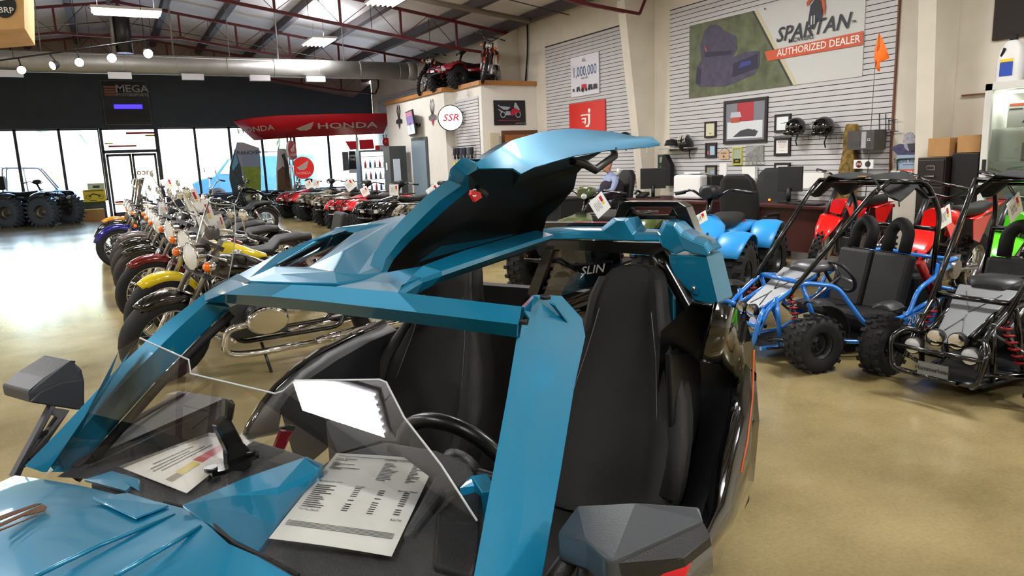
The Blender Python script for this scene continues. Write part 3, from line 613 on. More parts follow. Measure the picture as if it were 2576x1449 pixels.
# passenger side shell
PO = [(612, 1095), (616, 1072), (650, 1015), (690, 965), (740, 920), (800, 878), (880, 838), (965, 803)]
PI_ = [(850, 1062), (700, 1080), (705, 1030), (735, 985), (790, 945), (850, 905), (930, 860), (1000, 830)]
pp = [cc(u, v, t=-.72) for u, v in PO]; pq = [cc(u, v, t=-.62) for u, v in PI_]; pe = [cc(u + 10, v + 12, t=-.70) for u, v in PO]
b = MB().m(GBLK); b.grid([[off(p, 0, -.02, -.02) for p in pp], pp, pe], smooth=True); b.build('side_body', car, solid=.006)
b = MB().m(GREY); b.grid([pe, pq], smooth=True); b.build('door_card', car, solid=.01)
b = MB().m(BLK); b.grid([pq[2:], [off(p, .02, .04, -.25) for p in pq[2:]]], smooth=True); b.build('door_lower', car)
MB().m(mat('dark_red_arm', (110, 16, 26), .35)).poly([cc(690, 1128, t=-.6), cc(712, 1138, t=-.6), cc(738, 1085, t=-.6), cc(708, 1085, t=-.6)], off=(.01, .02, 0)).build('suspension_arm', car)
# --- hood (bonnet)
HZ = {}
HP = dict(p0=(110, 1205, .86, 1), p1=(205, 1222, .875, 1), p2=(318, 1250, .885, 1), p3=(355, 1262, .89, 1), p4=(430, 1290, .892, 1), p5=(478, 1284, .895, 1), p6=(512, 1312, .893, 1), p7=(560, 1352, .885, 1), p8=(620, 1382, .875, 1), p9=(705, 1449, .86, 1),
          q0=(0, 1212, .80, 1), q1=(0, 1228, .83, 1), q2=(95, 1208, .865, 1))
def hp(u, v, z): return cc(u, v, z=z)
b = MB().m(TQ)
rows = []
# rows run from the cowl edge to the nose; columns from passenger side to driver side
E0 = [hp(38, 1196, .835), hp(110, 1206, .862), hp(205, 1222, .876), hp(318, 1250, .884), hp(398, 1262, .888), hp(478, 1283, .9), hp(520, 1318, .905), hp(575, 1368, .905), hp(645, 1398, .905), hp(735, 1449, .9)]
E1 = [hp(-20, 1222, .83), hp(40, 1236, .862), hp(115, 1258, .878), hp(235, 1300, .884), hp(320, 1332, .886), hp(392, 1345, .896), hp(430, 1380, .893), hp(480, 1415, .89), hp(540, 1440, .885), hp(660, 1500, .875)]
E2 = [hp(-160, 1270, .81), hp(-90, 1300, .85), hp(-20, 1330, .866), hp(70, 1385, .876), hp(140, 1420, .88), hp(200, 1440, .886), hp(230, 1490, .88), hp(270, 1540, .872), hp(330, 1570, .862), hp(480, 1640, .84)]
E3 = [hp(-420, 1330, .76), hp(-360, 1380, .80), hp(-320, 1430, .82), hp(-220, 1520, .83), hp(-120, 1600, .835), hp(-60, 1650, .835), hp(-20, 1700, .82), hp(30, 1760, .8), hp(110, 1800, .78), hp(280, 1880, .74)]
E4 = [off(p, -.35, 0, -.14) for p in E3]; E5 = [off(p, -.12, 0, -.22) for p in E4]
b.grid([E0, E1, E2, E3, E4, E5], smooth=False)
b.grid([[off(p, .015, 0, -.05) for p in E0], E0], smooth=False)
hd = b.build('hood', car, solid=.008, auto=.25)
b = MB().m(BLKM); b.tube([off(p, .012, 0, -.006) for p in E0[4:]], .003, 6); b.build('hood_gap', hd)
# scoop recess and raised ribs on the hood
b = MB().m(TQ); w = [hp(235, 1256, .8875), hp(322, 1246, .889), hp(425, 1278, .893), hp(345, 1308, .8895)]; b.poly([off(p, 0, 0, .0015) for p in w]); b.tube([off(w[0], 0, 0, .002), off(w[3], 0, 0, .002)], .0022, 5); b.build('hood_scoop', hd, solid=.004, bevel=.002)
b = MB().m(TQ)
for a_, z_ in ((((440, 1296), (250, 1372), (90, 1449)), .895), (((505, 1325), (400, 1385), (290, 1449)), .903)): b.tube([hp(u, v, z_) for u, v in a_], .004, 6)
b.build('hood_crease', hd)
b = MB().m(BRZ)
def decal(pts, z): b.poly([hp(u, v, z) for u, v in pts], off=(0, 0, .0015))
decal([(0, 1300), (90, 1268), (105, 1268), (0, 1310)], .886); decal([(0, 1318), (108, 1270), (118, 1276), (112, 1286), (60, 1300), (88, 1286), (0, 1326)], .886)
decal([(0, 1333), (96, 1297), (60, 1312), (0, 1337)], .886); b.build('hood_decal', hd)
b = MB().m(BRZ)
decal([(385, 1449), (440, 1408), (468, 1408), (432, 1449)], .882); b.build('hood_decal', hd)
# front fenders and wheels
def tyre(b_, R, w, rin, c=(0, 0, 0), seg=28): return b_.lathe([(rin, -w * .42), (rin + (R - rin) * .5, -w * .5), (R * .96, -w * .44), (R, -w * .3), (R, w * .3), (R * .96, w * .44), (rin + (R - rin) * .5, w * .5), (rin, w * .42)], c, 'y', seg)
for sg in (-1, 1):
    w_ = MB().m(BLK).lathe([(.0, .02 * sg), (.1, .03 * sg), (.2, .06 * sg), (.235, .1 * sg), (.235, -.1 * sg), (0, -.09 * sg)], (-1.0, -sg * .80, .33), 'y', 24); wo_ = w_.build('front_wheel', car)
    tyre(MB().m(RUB), .33, .22, .235, (-1.0, -sg * .80, .33)).build('tire', wo_)
    f_b = MB().m(TQ); f_b.grid([[(-1.0 + .39 * math.cos(a), -sg * (.68 + dt), .33 + .39 * math.sin(a) * k_) for a in [PI * (.12 + .76 * i / 9) for i in range(10)]] for dt, k_ in ((.0, 1.08), (.12, 1.1), (.23, 1.0))]); f_b.build('front_fender', car, solid=.01)
w_ = MB().m(BLK).lathe([(.0, -.1), (.2, -.1), (.25, -.12), (.25, .12), (.2, .1), (0, .1)], (1.72, 0, .34), 'y', 24); wo_ = w_.build('rear_wheel', car); tyre(MB().m(RUB), .34, .30, .25, (1.72, 0, .34)).build('tire', wo_)
b = MB().m(FRM); 
for sg in (-1, 1): b.tube([(.9, sg * .18, .34), (1.72, sg * .18, .34)], .035, 8)
b.build('swing_arm', car)
b = MB().m(FRM)
for sg in (-1, 1): b.tube([(-.85, sg * .3, .3), (-1.0, sg * .68, .33)], .02, 8); b.tube([(-1.15, sg * .3, .3), (-1.0, sg * .68, .33)], .02, 8); b.tube([(-1.0, sg * .25, .62), (-1.0, sg * .6, .4)], .03, 8)
b.box((-.9, 0, .4), (.9, .7, .3)); b.build('front_subframe', car)
# --- cowl panels, dashboard
DZ0 = .9
b = MB().m(TQ)
cw = [cc(458, 1270, z=.912), cc(620, 1200, z=.935), cc(770, 1148, z=.955), cc(812, 1166, z=.95), cc(800, 1185, z=.94), cc(700, 1320, z=.898), cc(650, 1386, z=.885), cc(565, 1345, z=.895), cc(500, 1302, z=.905)]
rd = [cc(610, 1290, z=.908), cc(700, 1225, z=.936)]
b.add(cw + rd, [(0, 1, 10, 9), (1, 2, 10), (2, 3, 4, 10), (10, 4, 5, 9), (9, 5, 6, 7), (9, 7, 8, 0)]); b.grid([[cw[i] for i in (2, 3, 4, 5, 6)], [off(cw[i], 0, 0, -.06) for i in (2, 3, 4, 5, 6)]], smooth=False); b.build('cowl_panel', car, solid=.006, bevel=.005)
b = MB().m(TQ); b.poly([cc(215, 1212, z=.87), cc(285, 1190, z=.885), cc(352, 1210, z=.89), cc(320, 1240, z=.878)]); b.poly([cc(318, 1214, z=.895), cc(352, 1208, z=.9), cc(355, 1240, z=.89), cc(330, 1225, z=.89)]); b.build('cowl_panel', car, solid=.006)
b = MB().m(TQ).poly([cc(1186, 1195, t=.53), cc(1212, 1240, t=.56), cc(1212, 1330, t=.56), cc(1188, 1340, t=.55), cc(1168, 1280, t=.53), cc(1154, 1228, t=.52)], off=(.02, -.02, 0)); b.build('dash_end_cap', car, bevel=.006)
PLD = ((-.3, 0, .925), (-.17, 0, 1))
def dp(u, v, k=0): return cc(u, v, pl=((-.3, 0, .925 + k), (-.17, 0, 1)))
b = MB().m(GREY); b.poly([dp(u, v) for u, v in ((560, 1118), (640, 1106), (722, 1130), (800, 1158), (812, 1167), (846, 1143), (970, 1110), (1100, 1132), (1182, 1166), (1212, 1240), (1205, 1400), (1180, 1449), (1000, 1620), (700, 1470), (640, 1388), (430, 1300), (300, 1222), (225, 1212))], off=(0, 0, -.1))
db = b.build('dashboard', car, bevel=.006)
b = MB().m(GREY); b.poly([dp(u, v, .02) for u, v in ((968, 1108), (1100, 1130), (1182, 1165), (1196, 1190), (1120, 1230), (1040, 1330), (1010, 1340), (1090, 1200))], off=(0, 0, -.03))
b.build('driver_pod', db, bevel=.01)
b = MB().m(BLK); b.poly([dp(u, v, .012) for u, v in ((1100, 1290), (1196, 1195), (1210, 1240), (1205, 1400), (1185, 1449), (1090, 1420))], off=(0, 0, -.03)); b.build('gauge_recess', db, bevel=.004)
b = MB().m(BLKM); b.poly([cc(u, v, z=.905) for u, v in ((820, 1060), (850, 1052), (960, 1050), (1000, 1110), (960, 1108), (850, 1140), (832, 1100))], off=(0, 0, -.2)); b.build('dash_underside', db)
# steering wheel (round rim, tilted)
sw0 = Vector(cc(1155, 1182, s=.17)); n0 = Vector((1, 0, .45)).normalized(); ux = Vector((0, 1, 0)); uy = n0.cross(ux)
b = MB().m(mat('leather_rim', (14, 14, 14), .3)); b.tube([sw0 + (ux * math.cos(a) + uy * math.sin(a)) * .18 for a in [2 * PI * i / 40 for i in range(40)]], .021, 10, closed=True); so = b.build('steering_wheel', car)
b = MB().m(BLK); b.tube([sw0 - n0 * .02, sw0 + n0 * .02], .06, 16)
for a in (PI * .0, PI, -PI / 2): b.tube([sw0, sw0 + (ux * math.cos(a) + uy * math.sin(a)) * .17], [.02, .012], 6)
b.tube([sw0, sw0 - n0 * .25], .03, 10); b.build('steering_hub', so)
# display hood seen from behind (grey visor) and its bracket
b = MB().m(GREY)
vz = [cc(462, 984, s=-.16), cc(566, 1003, s=-.2), cc(576, 1014, s=-.19), cc(570, 1052, s=-.2), cc(520, 1100, s=-.24), cc(360, 1180, s=-.4), cc(230, 1205, s=-.5), cc(140, 1200, s=-.52), cc(192, 1168, s=-.45), cc(330, 1060, s=-.3)]
b.poly(vz, off=(.02, 0, -.01)); b.poly([cc(462, 984, s=-.165), cc(330, 1058, s=-.305), cc(192, 1166, s=-.455), cc(200, 1176, s=-.46), cc(335, 1068, s=-.31), cc(470, 990, s=-.17)], off=(-.012, 0, .004)); vs_ = b.build('display_visor', car, bevel=.003)
MB().m(BLK).poly([cc(u, v, s=-.30) for u, v in ((250, 1090), (262, 1068), (280, 1068), (300, 1085), (290, 1100))], off=(.02, 0, 0)).build('visor_vent', vs_)
b = MB().m(FRM)
br = [(556, 1000), (577, 1013), (569, 1055), (600, 1110), (622, 1135), (620, 1170), (600, 1182), (562, 1180), (558, 1130), (530, 1070), (552, 1045)]
b.poly([cc(u, v, t=.03 + .0 * i) for i, (u, v) in enumerate(br)], off=(0, -.018, 0)); bk_ = b.build('windshield_bracket', car, bevel=.003)
b = MB().m(FRM); b.poly([cc(u, v, z=.925) for u, v in ((514, 1188), (560, 1166), (585, 1180), (612, 1150), (652, 1143), (652, 1152), (570, 1192), (535, 1200))], off=(0, 0, .008)); b.build('bracket_foot', bk_)
for u, v in ((533, 1184), (628, 1141), (531, 1045)): MB().m(STL).cyl(cc(u, v, z=.935) if v > 1100 else cc(u, v, s=-.2), off(cc(u, v, z=.935), 0, 0, .008) if v > 1100 else off(cc(u, v, s=-.2), -.02, 0, 0), .011, 12).build('bracket_bolt', bk_)
# --- windshield: clear acrylic blade
PLW = ((-.45, 0, .9), (1, 0, -.7))
def wp(u, v, k=0): return cc(u, v, pl=PLW)
W0 = [wp(355, 850), wp(475, 905), wp(480, 940), wp(692, 990), wp(712, 984), wp(742, 957), wp(955, 955), wp(972, 962), wp(1017, 1050), wp(1110, 1170), wp(1200, 1310)]
_t0 = [(352, 850), (475, 905), (480, 940), (692, 990), (712, 984), (742, 957), (955, 955), (972, 962), (1017, 1050), (1110, 1170), (1200, 1310)]
_b0 = [(112, 1205), (225, 1222), (300, 1248), (440, 1288), (480, 1300), (520, 1322), (640, 1395), (690, 1425), (860, 1520), (1010, 1600), (1150, 1660)]
W0[0] = wp(352, 850); W1 = []; W2 = [cc(u, v, z=.915) for u, v in _b0]
for (u0, v0), (u1, v1) in zip(_t0, _b0):
    for q_ in range(1, 60):
        p_ = wp(u0 + (u1 - u0) * q_ / 60, v0 + (v1 - v0) * q_ / 60)
        if p_[2] <= .937: break
    W1.append(p_)
b = MB().m(ACRYL); b.grid([W0, W1], smooth=False); b.m(ACRL2).grid([W1, W2], smooth=False); ws_ = b.build('windshield', car)
b = MB().m(ACRYL); b.grid([[cc(350, 848, t=-.48), cc(300, 880, t=-.52), cc(268, 900, t=-.56)], [cc(108, 1203, z=.865), cc(150, 1170, t=-.57), cc(225, 1095, t=-.58)]], smooth=False); b.build('windshield_wing', ws_)
b = MB().m(ACRYE); b.tube(W0, .0022, 5); b.build('windshield_edge', ws_)
# --- mirrors
def mirror(pts_top, pts_low, tt, name, arm, glass):
    pass
mz = dict(a=(1402, 1345), b=(1440, 1278), c=(1465, 1268), d=(1745, 1266), e=(1762, 1272), f=(1787, 1352), g=(1540, 1440), h=(1480, 1400))
b = MB().m(CHAR)
A_ = [cc(1402, 1340, z=.905), cc(1452, 1270, z=.925), cc(1600, 1262, z=.935), cc(1760, 1272, z=.93), cc(1770, 1310, z=.92), cc(1540, 1412, z=.935), cc(1520, 1400, z=.94), cc(1475, 1362, z=.93)]
b.add(A_, [(0, 1, 7), (1, 2, 5, 6, 7), (2, 3, 4, 5)])
B_ = [off(p, .0, 0, -.05) for p in A_]; b.add([A_[0], A_[7], A_[6], A_[5], A_[4], A_[3], A_[2], A_[1]] + [B_[0], B_[7], B_[6], B_[5], B_[4], B_[3], B_[2], B_[1]], [(i, (i + 1) % 8, 8 + (i + 1) % 8, 8 + i) for i in range(8)] + [tuple(range(8, 16))])
mi = b.build('side_mirror', car, bevel=.008)
b = MB().m(BLK); b.poly([cc(1545, 1416, z=.93), cc(1770, 1314, z=.915), cc(1788, 1352, z=.9), cc(1720, 1405, z=.9), cc(1560, 1449, z=.905)], off=(.01, 0, -.02)); b.build('mirror_rim', mi, bevel=.004)
MB().m(BLK).tube([cc(1440, 1400, z=.86), cc(1380, 1480, z=.80), cc(1300, 1600, z=.72)], .018, 8).build('mirror_arm', mi); MB().m(BLK).tube([cc(1480, 1420, z=.86), cc(1450, 1520, z=.78)], .014, 8).build('mirror_arm', mi)
b = MB().m(CHAR)
m0 = [cc(70, 985, t=-.80), cc(75, 1012, t=-.80), cc(200, 1032, t=-.80), cc(212, 1018, t=-.78), cc(212, 962, t=-.78), cc(205, 930, t=-.78), cc(190, 908, t=-.79), cc(178, 907, t=-.79), cc(110, 950, t=-.80)]
m1 = [cc(110, 985, t=-.72), cc(205, 960, t=-.72)]
b.poly(m0, off=(0, .0, 0)); fr = [off(p, .05, .12, .0) for p in m0]; n9 = len(m0); 
b.add([*m0, *[mid(p, cc(160, 975, t=-.8), .25) for p in m0]], [(i, (i + 1) % n9, n9 + (i + 1) % n9, n9 + i) for i in range(n9)])
b.poly([off(p, 0, -.14, 0) for p in m0]); b.add([*m0, *[off(p, 0, -.14, 0) for p in m0]], [(i, (i + 1) % n9, n9 + (i + 1) % n9, n9 + i) for i in range(n9)])
mi = b.build('side_mirror', car, bevel=.006)
b = MB().m(CHAR).poly([cc(74, 1010, t=-.785), cc(100, 985, t=-.785), cc(150, 962, t=-.785), cc(205, 955, t=-.785), cc(207, 1015, t=-.785), cc(198, 1030, t=-.785)], off=(0, -.006, 0)); b.build('mirror_shell_lower', mi, bevel=.002)
b = MB().m(BLK)
b.poly([cc(118, 1018, t=-.78), cc(130, 1020, t=-.78), cc(60, 1150, t=-.70), cc(40, 1196, t=-.68), cc(22, 1196, t=-.68)], off=(0, -.02, 0))
b.poly([cc(150, 1028, t=-.78), cc(165, 1030, t=-.78), cc(110, 1110, t=-.72), cc(75, 1155, t=-.70), cc(62, 1150, t=-.70)], off=(0, -.02, 0)); b.build('mirror_arm', mi)
b = MB().m(BLK)
b.poly([cc(118, 1026, t=-.775), cc(155, 1028, t=-.775), cc(140, 1050, t=-.76), cc(112, 1034, t=-.775)], off=(0, -.015, 0)); b.poly([cc(80, 1100, t=-.73), cc(116, 1080, t=-.73), cc(110, 1092, t=-.73), cc(72, 1112, t=-.73)], off=(0, -.015, 0)); b.poly([cc(60, 1150, t=-.71), cc(88, 1130, t=-.71), cc(60, 1170, t=-.70), cc(42, 1180, t=-.7)], off=(0, -.015, 0)); b.build('mirror_arm', mi)
# red fender decal at the frame's lower edge, under the mirror
b = MB().m(mat('red_decal', (205, 30, 34), .3)).poly([cc(1660, 1449, z=.70), cc(1740, 1402, z=.72), cc(1722, 1449, z=.70)], off=(0, 0, -.01)); b.poly([cc(1655, 1460, z=.70), cc(1722, 1449, z=.70), cc(1700, 1500, z=.69)]); b.build('fender_decal', car)
b = MB().m(GBLK); b.grid([[cc(1300, 1500, z=.68), cc(1500, 1470, z=.69), cc(1640, 1440, z=.69), cc(1790, 1350, z=.69)], [cc(1300, 1700, z=.62), cc(1500, 1640, z=.64), cc(1660, 1560, z=.64), cc(1795, 1440, z=.64)], [cc(1320, 1900, z=.4), cc(1520, 1800, z=.4), cc(1690, 1700, z=.4), cc(1810, 1560, z=.4)]]); b.build('side_skirt', car, solid=.008)
# --- price sheets in clear sleeves lying on the dash (things of their own)
def to_w(p): return CO + CB * p[0] - CL * p[1] + Vector((0, 0, p[2]))
def sheet(cs, label, lines, name='price_sheet'):
    t = thing(name, label, 'price sheet', to_w(cs[0]), CA); o = Vector(cs[0])
    loc = [Vector(p) - o for p in cs]; ex = (loc[1] - loc[0]); ey = (loc[3] - loc[0])
    def at_(x, y, dz=.001): return tuple(loc[0] * (1 - x) * (1 - y) + loc[1] * x * (1 - y) + loc[2] * x * y + loc[3] * (1 - x) * y + Vector((0, 0, dz)))
    b = MB().m(PAP).grid([[at_(x / 4, y / 6, .002 * math.sin(3 * x / 4)) for x in range(5)] for y in range(7)]); pg = b.build('paper_page', t, solid=.0006)
    b = MB()
    for m_, x0, y0, x1, y1 in lines: b.m(m_).add([at_(x0, y0, .0028), at_(x1, y0, .0028), at_(x1, y1, .0028), at_(x0, y1, .0028)], [(0, 1, 2, 3)])
    b.build('printed_text', pg)
    b = MB().m(SLV).add([at_(-.04, -.02, .006), at_(1.04, -.02, .006), at_(1.04, 1.04, .006), at_(-.04, 1.04, .006)], [(0, 1, 2, 3)]); b.build('clear_sleeve', t)
    return t, at_
rnd = random.Random(3); LN = []
LN.append((INK, .05, .045, .85, .05))
for i, w in enumerate((.13, .0, .06, .22, .08, .05, .3, .12)): 
    if w: LN.append((INK, .05, .10 + i * .016, .05 + w, .107 + i * .016))
for i in range(13): w = rnd.uniform(.06, .16); LN += [(INK, .55, .10 + i * .017, .55 + w, .106 + i * .017), (INK, .82, .10 + i * .017, .82 + rnd.uniform(.04, .12), .106 + i * .017)]
for i in range(12): LN += [(INK, .06, .42 + i * .022, .06 + rnd.uniform(.08, .2), .428 + i * .022)] + [(INK, x, .42 + i * .022, x + .055, .428 + i * .022) for x in (.42, .64, .86) if (i % 2 == 0 or rnd.random() > .5)]
for i in range(5): LN.append((INK, .05, .82 + i * .011, .95, .824 + i * .011))
PZ = [dp(846, 1140, .012), dp(1098, 1158, .012), dp(985, 1400, .018), dp(676, 1354, .03)]
ds, at_ = sheet(PZ, 'white printed price sheet in a clear sleeve lying on the driver side of the dash', LN)
b = MB().m(INK)
def wr(t_, x, y, sz, al='LEFT'):
    o = Vector(at_(x, y, .003)); ex = (Vector(at_(x + .1, y, .003)) - o).normalized(); ey = -(Vector(at_(x, y + .1, .003)) - o).normalized(); b.text(t_, tuple(o), ex, ey, sz, al)
wr('Tuesday, October 21, 2025', .52, .06, .0085); wr('Value Estimate', .05, .085, .008); wr('Manufacturer Cost', .05, .375, .0065); wr('Dealer', .42, .405, .0065); wr('Average Retail', .80, .405, .0065); wr('TOTAL PRICE', .06, .70, .0065); wr('$26,700', .86, .70, .0065); b.build('printed_heading', ds)
PZ2 = [dp(310, 1178, .012), dp(520, 1098, .012), dp(640, 1108, .012), dp(470, 1240, .012)]
L2 = [(INK, .1, .35, .75, .37), (INK, .15, .42, .8, .44), (INK, .12, .28, .6, .30), (INK, .2, .2, .7, .22), (RED, .45, .55, .95, .72), (YEL, .2, .58, .43, .72), (mat('olive_print', (120, 110, 60), .6), .05, .62, .19, .72)]
sheet(PZ2, 'white sale card with a red and yellow logo lying behind the windshield bracket', L2, 'sale_card')
# ================================================================ VEHICLES ON THE FLOOR
def tor(b, R, w, rin, c=(0, 0, 0), seg=28, knob=0, kh=.02):
    b.lathe([(rin, -w * .40), (rin + (R - rin) * .5, -w * .5), (R * .965, -w * .42), (R, -w * .2), (R, w * .2), (R * .965, w * .42), (rin + (R - rin) * .5, w * .5), (rin, w * .40)], c, 'y', seg)
    if knob:
        for i in range(knob):
            a = 2 * PI * i / knob
            for j, yy in enumerate((-.36, 0, .36)):
                a2 = a + (PI / knob if j == 1 else 0); p = (c[0] + (R + kh * .2) * math.cos(a2), c[1] + yy * w, c[2] + (R + kh * .2) * math.sin(a2))
                b.box(p, (kh * 1.6, w * .24, R * 2.4 / knob), rot=(0, -a2, 0))
    return b
def wheel(root, name, c, R, w, rin, style='spoke', tm=RUB, knob=0, rim=CHR, T=None, kh=.02, hubm=None, seg=28):
    b = MB(); 
    if T is not None: b.T = T
    x, y, z = c
    b.m(rim).lathe([(rin, -w * .36), (rin - .012, -w * .30), (rin - .022, -w * .1), (rin - .022, w * .1), (rin - .012, w * .30), (rin, w * .36)], c, 'y', seg)
    b.m(hubm or rim)
    if style == 'spoke':
        b.cyl((x, y - .05, z), (x, y + .05, z), .035)
        for i in range(20):
            a = 2 * PI * i / 20; b.m(CHR).tube([(x + .03 * math.cos(a + .6), y + .04 * (-1) ** i, z + .03 * math.sin(a + .6)), (x + (rin - .02) * math.cos(a), y, z + (rin - .02) * math.sin(a))], .0028, 4, cap=False)
    elif style == 'cast':
        b.cyl((x, y - .05, z), (x, y + .05, z), .05)
        for i in range(10): a = 2 * PI * i / 10; b.tube([(x, y, z), (x + (rin - .01) * math.cos(a), y, z + (rin - .01) * math.sin(a))], [.022, .013], 5)
    else:
        b.lathe([(0, -w * .14), (rin * .35, -w * .16), (rin * .5, -w * .05), (rin * .9, -w * .1), (rin, -w * .3)], c, 'y', seg); b.lathe([(0, w * .14), (rin * .35, w * .16), (rin * .5, w * .05), (rin * .9, w * .1), (rin, w * .3)], c, 'y', seg)
        for i in range(4): a = 2 * PI * i / 4 + .4; [b.cyl((x + rin * .3 * math.cos(a), y + sg * w * .12, z + rin * .3 * math.sin(a)), (x + rin * .3 * math.cos(a), y + sg * w * .24, z + rin * .3 * math.sin(a)), .012, 6) for sg in (-1, 1)]
    o = b.build(name, root)
    t_ = MB().m(tm); 
    if T is not None: t_.T = T
    tor(t_, R, w, rin, c, seg, knob, kh); t_.build('tire', o); return o
def arcshell(b, c, R, w, a0, a1, n=12, drop=.35, rise=0, cr=1):
    rows = []
    for i in range(n + 1):
        a = a0 + (a1 - a0) * i / n; tp = 1 - .35 * abs(2 * i / n - 1) ** 3
        rr = [R - drop * w, R - .04 * w, R + .10 * w * cr + rise, R + .16 * w * cr + rise, R + .10 * w * cr + rise, R - .04 * w, R - drop * w]; yy = [-.52, -.46, -.26, 0, .26, .46, .52]
        rows.append([(c[0] + r_ * math.cos(a), c[1] + y_ * w * tp, c[2] + r_ * math.sin(a)) for r_, y_ in zip(rr, yy)])
    return b.grid(rows)
def motorcycle(label, loc, rz, wb=1.6, R=.32, tw=.13, Rr=.31, paint=None, fender=None, tm=RUB, rim=CHR, rimst='spoke', steer=.0, screen=0, mirrors=True, bmw=False, tail=False, bags=False, fend=True, fa0=.95, lean=-.06, bar=.34, barh=1.05, amber=False, seatm=SEAT, cat='motorcycle', group='row of used motorcycles', rake=.5, hl=.11):
    t = thing('motorcycle', label, cat, loc, rz, group); t.rotation_euler = (lean, 0, rz)
    paint = paint or GBLK; fender = fender or paint
    xa = wb / 2; sh = Vector((xa - math.sin(rake) * .62, 0, R + math.cos(rake) * .62)); ax = (Vector((xa, 0, R)) - sh).normalized()
    Ts = Matrix.Translation(sh) @ Matrix.Rotation(-steer, 4, ax) @ Matrix.Translation(-sh)
    def F(): b = MB(); b.T = Ts; return b
    wheel(t, 'front_wheel', (xa, 0, R), R, tw, R - tw * .72, rimst, tm, rim=rim, T=Ts); wheel(t, 'rear_wheel', (-xa, 0, Rr), Rr, tw * 1.25, Rr - tw * .85, rimst, tm, rim=rim)
    F().m(STL).lathe([(.05, tw * .5), (.13, tw * .5), (.13, tw * .56), (.05, tw * .56)], (xa, 0, R), 'y', 20).build('brake_disc', t)
    up = -ax; tp = Vector((xa, 0, R)) + up * .78
    for sg in (-1, 1):
        y = sg * (tw * .5 + .035); b = F().m(CHR).tube([Vector((xa, y, R)), Vector((xa, y, R)) + up * .34], .026, 10); b.m(ALU).tube([Vector((xa, y, R)) + up * .33, Vector((xa, y, R)) + up * .8], .019, 10); b.build('fork_leg', t)
    b = F().m(STL); 
    for k in (.52, .74): b.box(Vector((xa, 0, R)) + up * k, (.06, tw + .13, .035), rot=(0, -rake, 0))
    b.build('fork_yoke', t)
    if fend: b = F().m(fender); arcshell(b, (xa, 0, R), R + .02, tw * 1.12, fa0, 2.75 if not bmw else 2.5); b.build('front_fender', t, solid=.004)
    hp_ = Vector((xa, 0, R)) + up * .66 + Vector((.10, 0, 0))
    b = F().m(CHR).lathe([(0, -.15), (hl * .55, -.13), (hl * .93, -.05), (hl, 0), (hl * 1.05, .012), (hl * .95, .02)], tuple(hp_), 'x', 20); ho = b.build('headlamp', t)
    F().m(LENS).lathe([(hl * .95, .018), (hl * .6, .035), (0, .042)], tuple(hp_), 'x', 20).build('lamp_lens', ho)
    for sg in (-1, 1):
        q = hp_ + Vector((-.02, sg * .2, -.02)); b = F().m(CHR).ball(q, .042, 10, (1.1, 1, 1)); b.tube([hp_ + Vector((-.05, 0, -.02)), q], .008, 6); so_ = b.build('turn_signal', t); F().m(AMB).ball(q + Vector((.022, 0, 0)), .036, 10).build('signal_lens', so_)
    if amber:
        for sg in (-1, 1): F().m(AMB).ball(hp_ + Vector((-.02, sg * .13, -.24)), .03, 8).build('running_light', t)
    hb = tp + Vector((-.02, 0, .0)); bz = barh - hb.z
    b = F().m(CHR).bend([hb + Vector((-.16, -bar - .1, bz - .02)), hb + Vector((-.06, -bar, bz)), hb + Vector((0, -.08, bz * .4)), hb + Vector((0, -.05, 0)), hb + Vector((0, .05, 0)), hb + Vector((0, .08, bz * .4)), hb + Vector((-.06, bar, bz)), hb + Vector((-.16, bar + .1, bz - .02))], .012, 8, .07); hbo = b.build('handlebar', t)
    for sg in (-1, 1):
        F().m(BLK).tube([hb + Vector((-.07, sg * (bar + .01), bz)), hb + Vector((-.16, sg * (bar + .11), bz - .02))], .018, 8).build('grip', hbo)
        F().m(CHR).tube([hb + Vector((-.04, sg * bar, bz)), hb + Vector((-.06, sg * (bar + .13), bz - .01))], .006, 6).build('lever', hbo)
        if mirrors: b = F().m(CHR).tube([hb + Vector((-.06, sg * bar, bz)), hb + Vector((0, sg * (bar + .05), bz + .14))], .005, 6); b.ball(hb + Vector((0, sg * (bar + .06), bz + .17)), .055, 10, (.25, 1.15, .8)); b.build('mirror', t)
    F().m(STL).lathe([(0, .03), (.05, .03), (.05, -.03), (0, -.03)], tuple(hb + Vector((.02, 0, .05))), 'x', 16).build('gauge', t)
    # tank, seat, frame
    T0 = sh.x - .04; secs = []
    for x, w, zt, zb in ((T0, .06, sh.z - .02, sh.z - .12), (T0 - .08, .12, sh.z + .03, sh.z - .16), (T0 - .25, .15, sh.z + .01, sh.z - .18), (T0 - .42, .11, sh.z - .07, sh.z - .18), (T0 - .55, .05, sh.z - .13, sh.z - .17)):
        secs.append([(x, w * math.cos(a), (zt + zb) / 2 + (zt - zb) / 2 * math.sin(a)) for a in [2 * PI * i / 14 for i in range(14)]])
    tk = MB().m(paint).loft(secs).build('fuel_tank', t); MB().m(CHR).lathe([(0, .02), (.035, .015), (.035, 0)], (T0 - .2, 0, sh.z + .025), 'z', 14).build('fuel_cap', tk)
    sx = T0 - .5; secs = []
    for x, w, zt in ((sx, .08, sh.z - .13), (sx - .15, .14, sh.z - .20), (sx - .32, .17, sh.z - .19), (sx - .42, .14, sh.z - .10), (sx - .65, .12, sh.z - .08), (sx - .78, .07, sh.z - .10)):
        secs.append([(x, w * math.cos(a), zt - .05 + .05 * math.sin(a)) for a in [2 * PI * i / 12 for i in range(12)]])
    MB().m(seatm).loft(secs).build('seat', t)
    b = MB().m(fender); arcshell(b, (-xa, 0, Rr), Rr + .05, tw * 1.6, .35, 2.9); b.build('rear_fender', t, solid=.004)
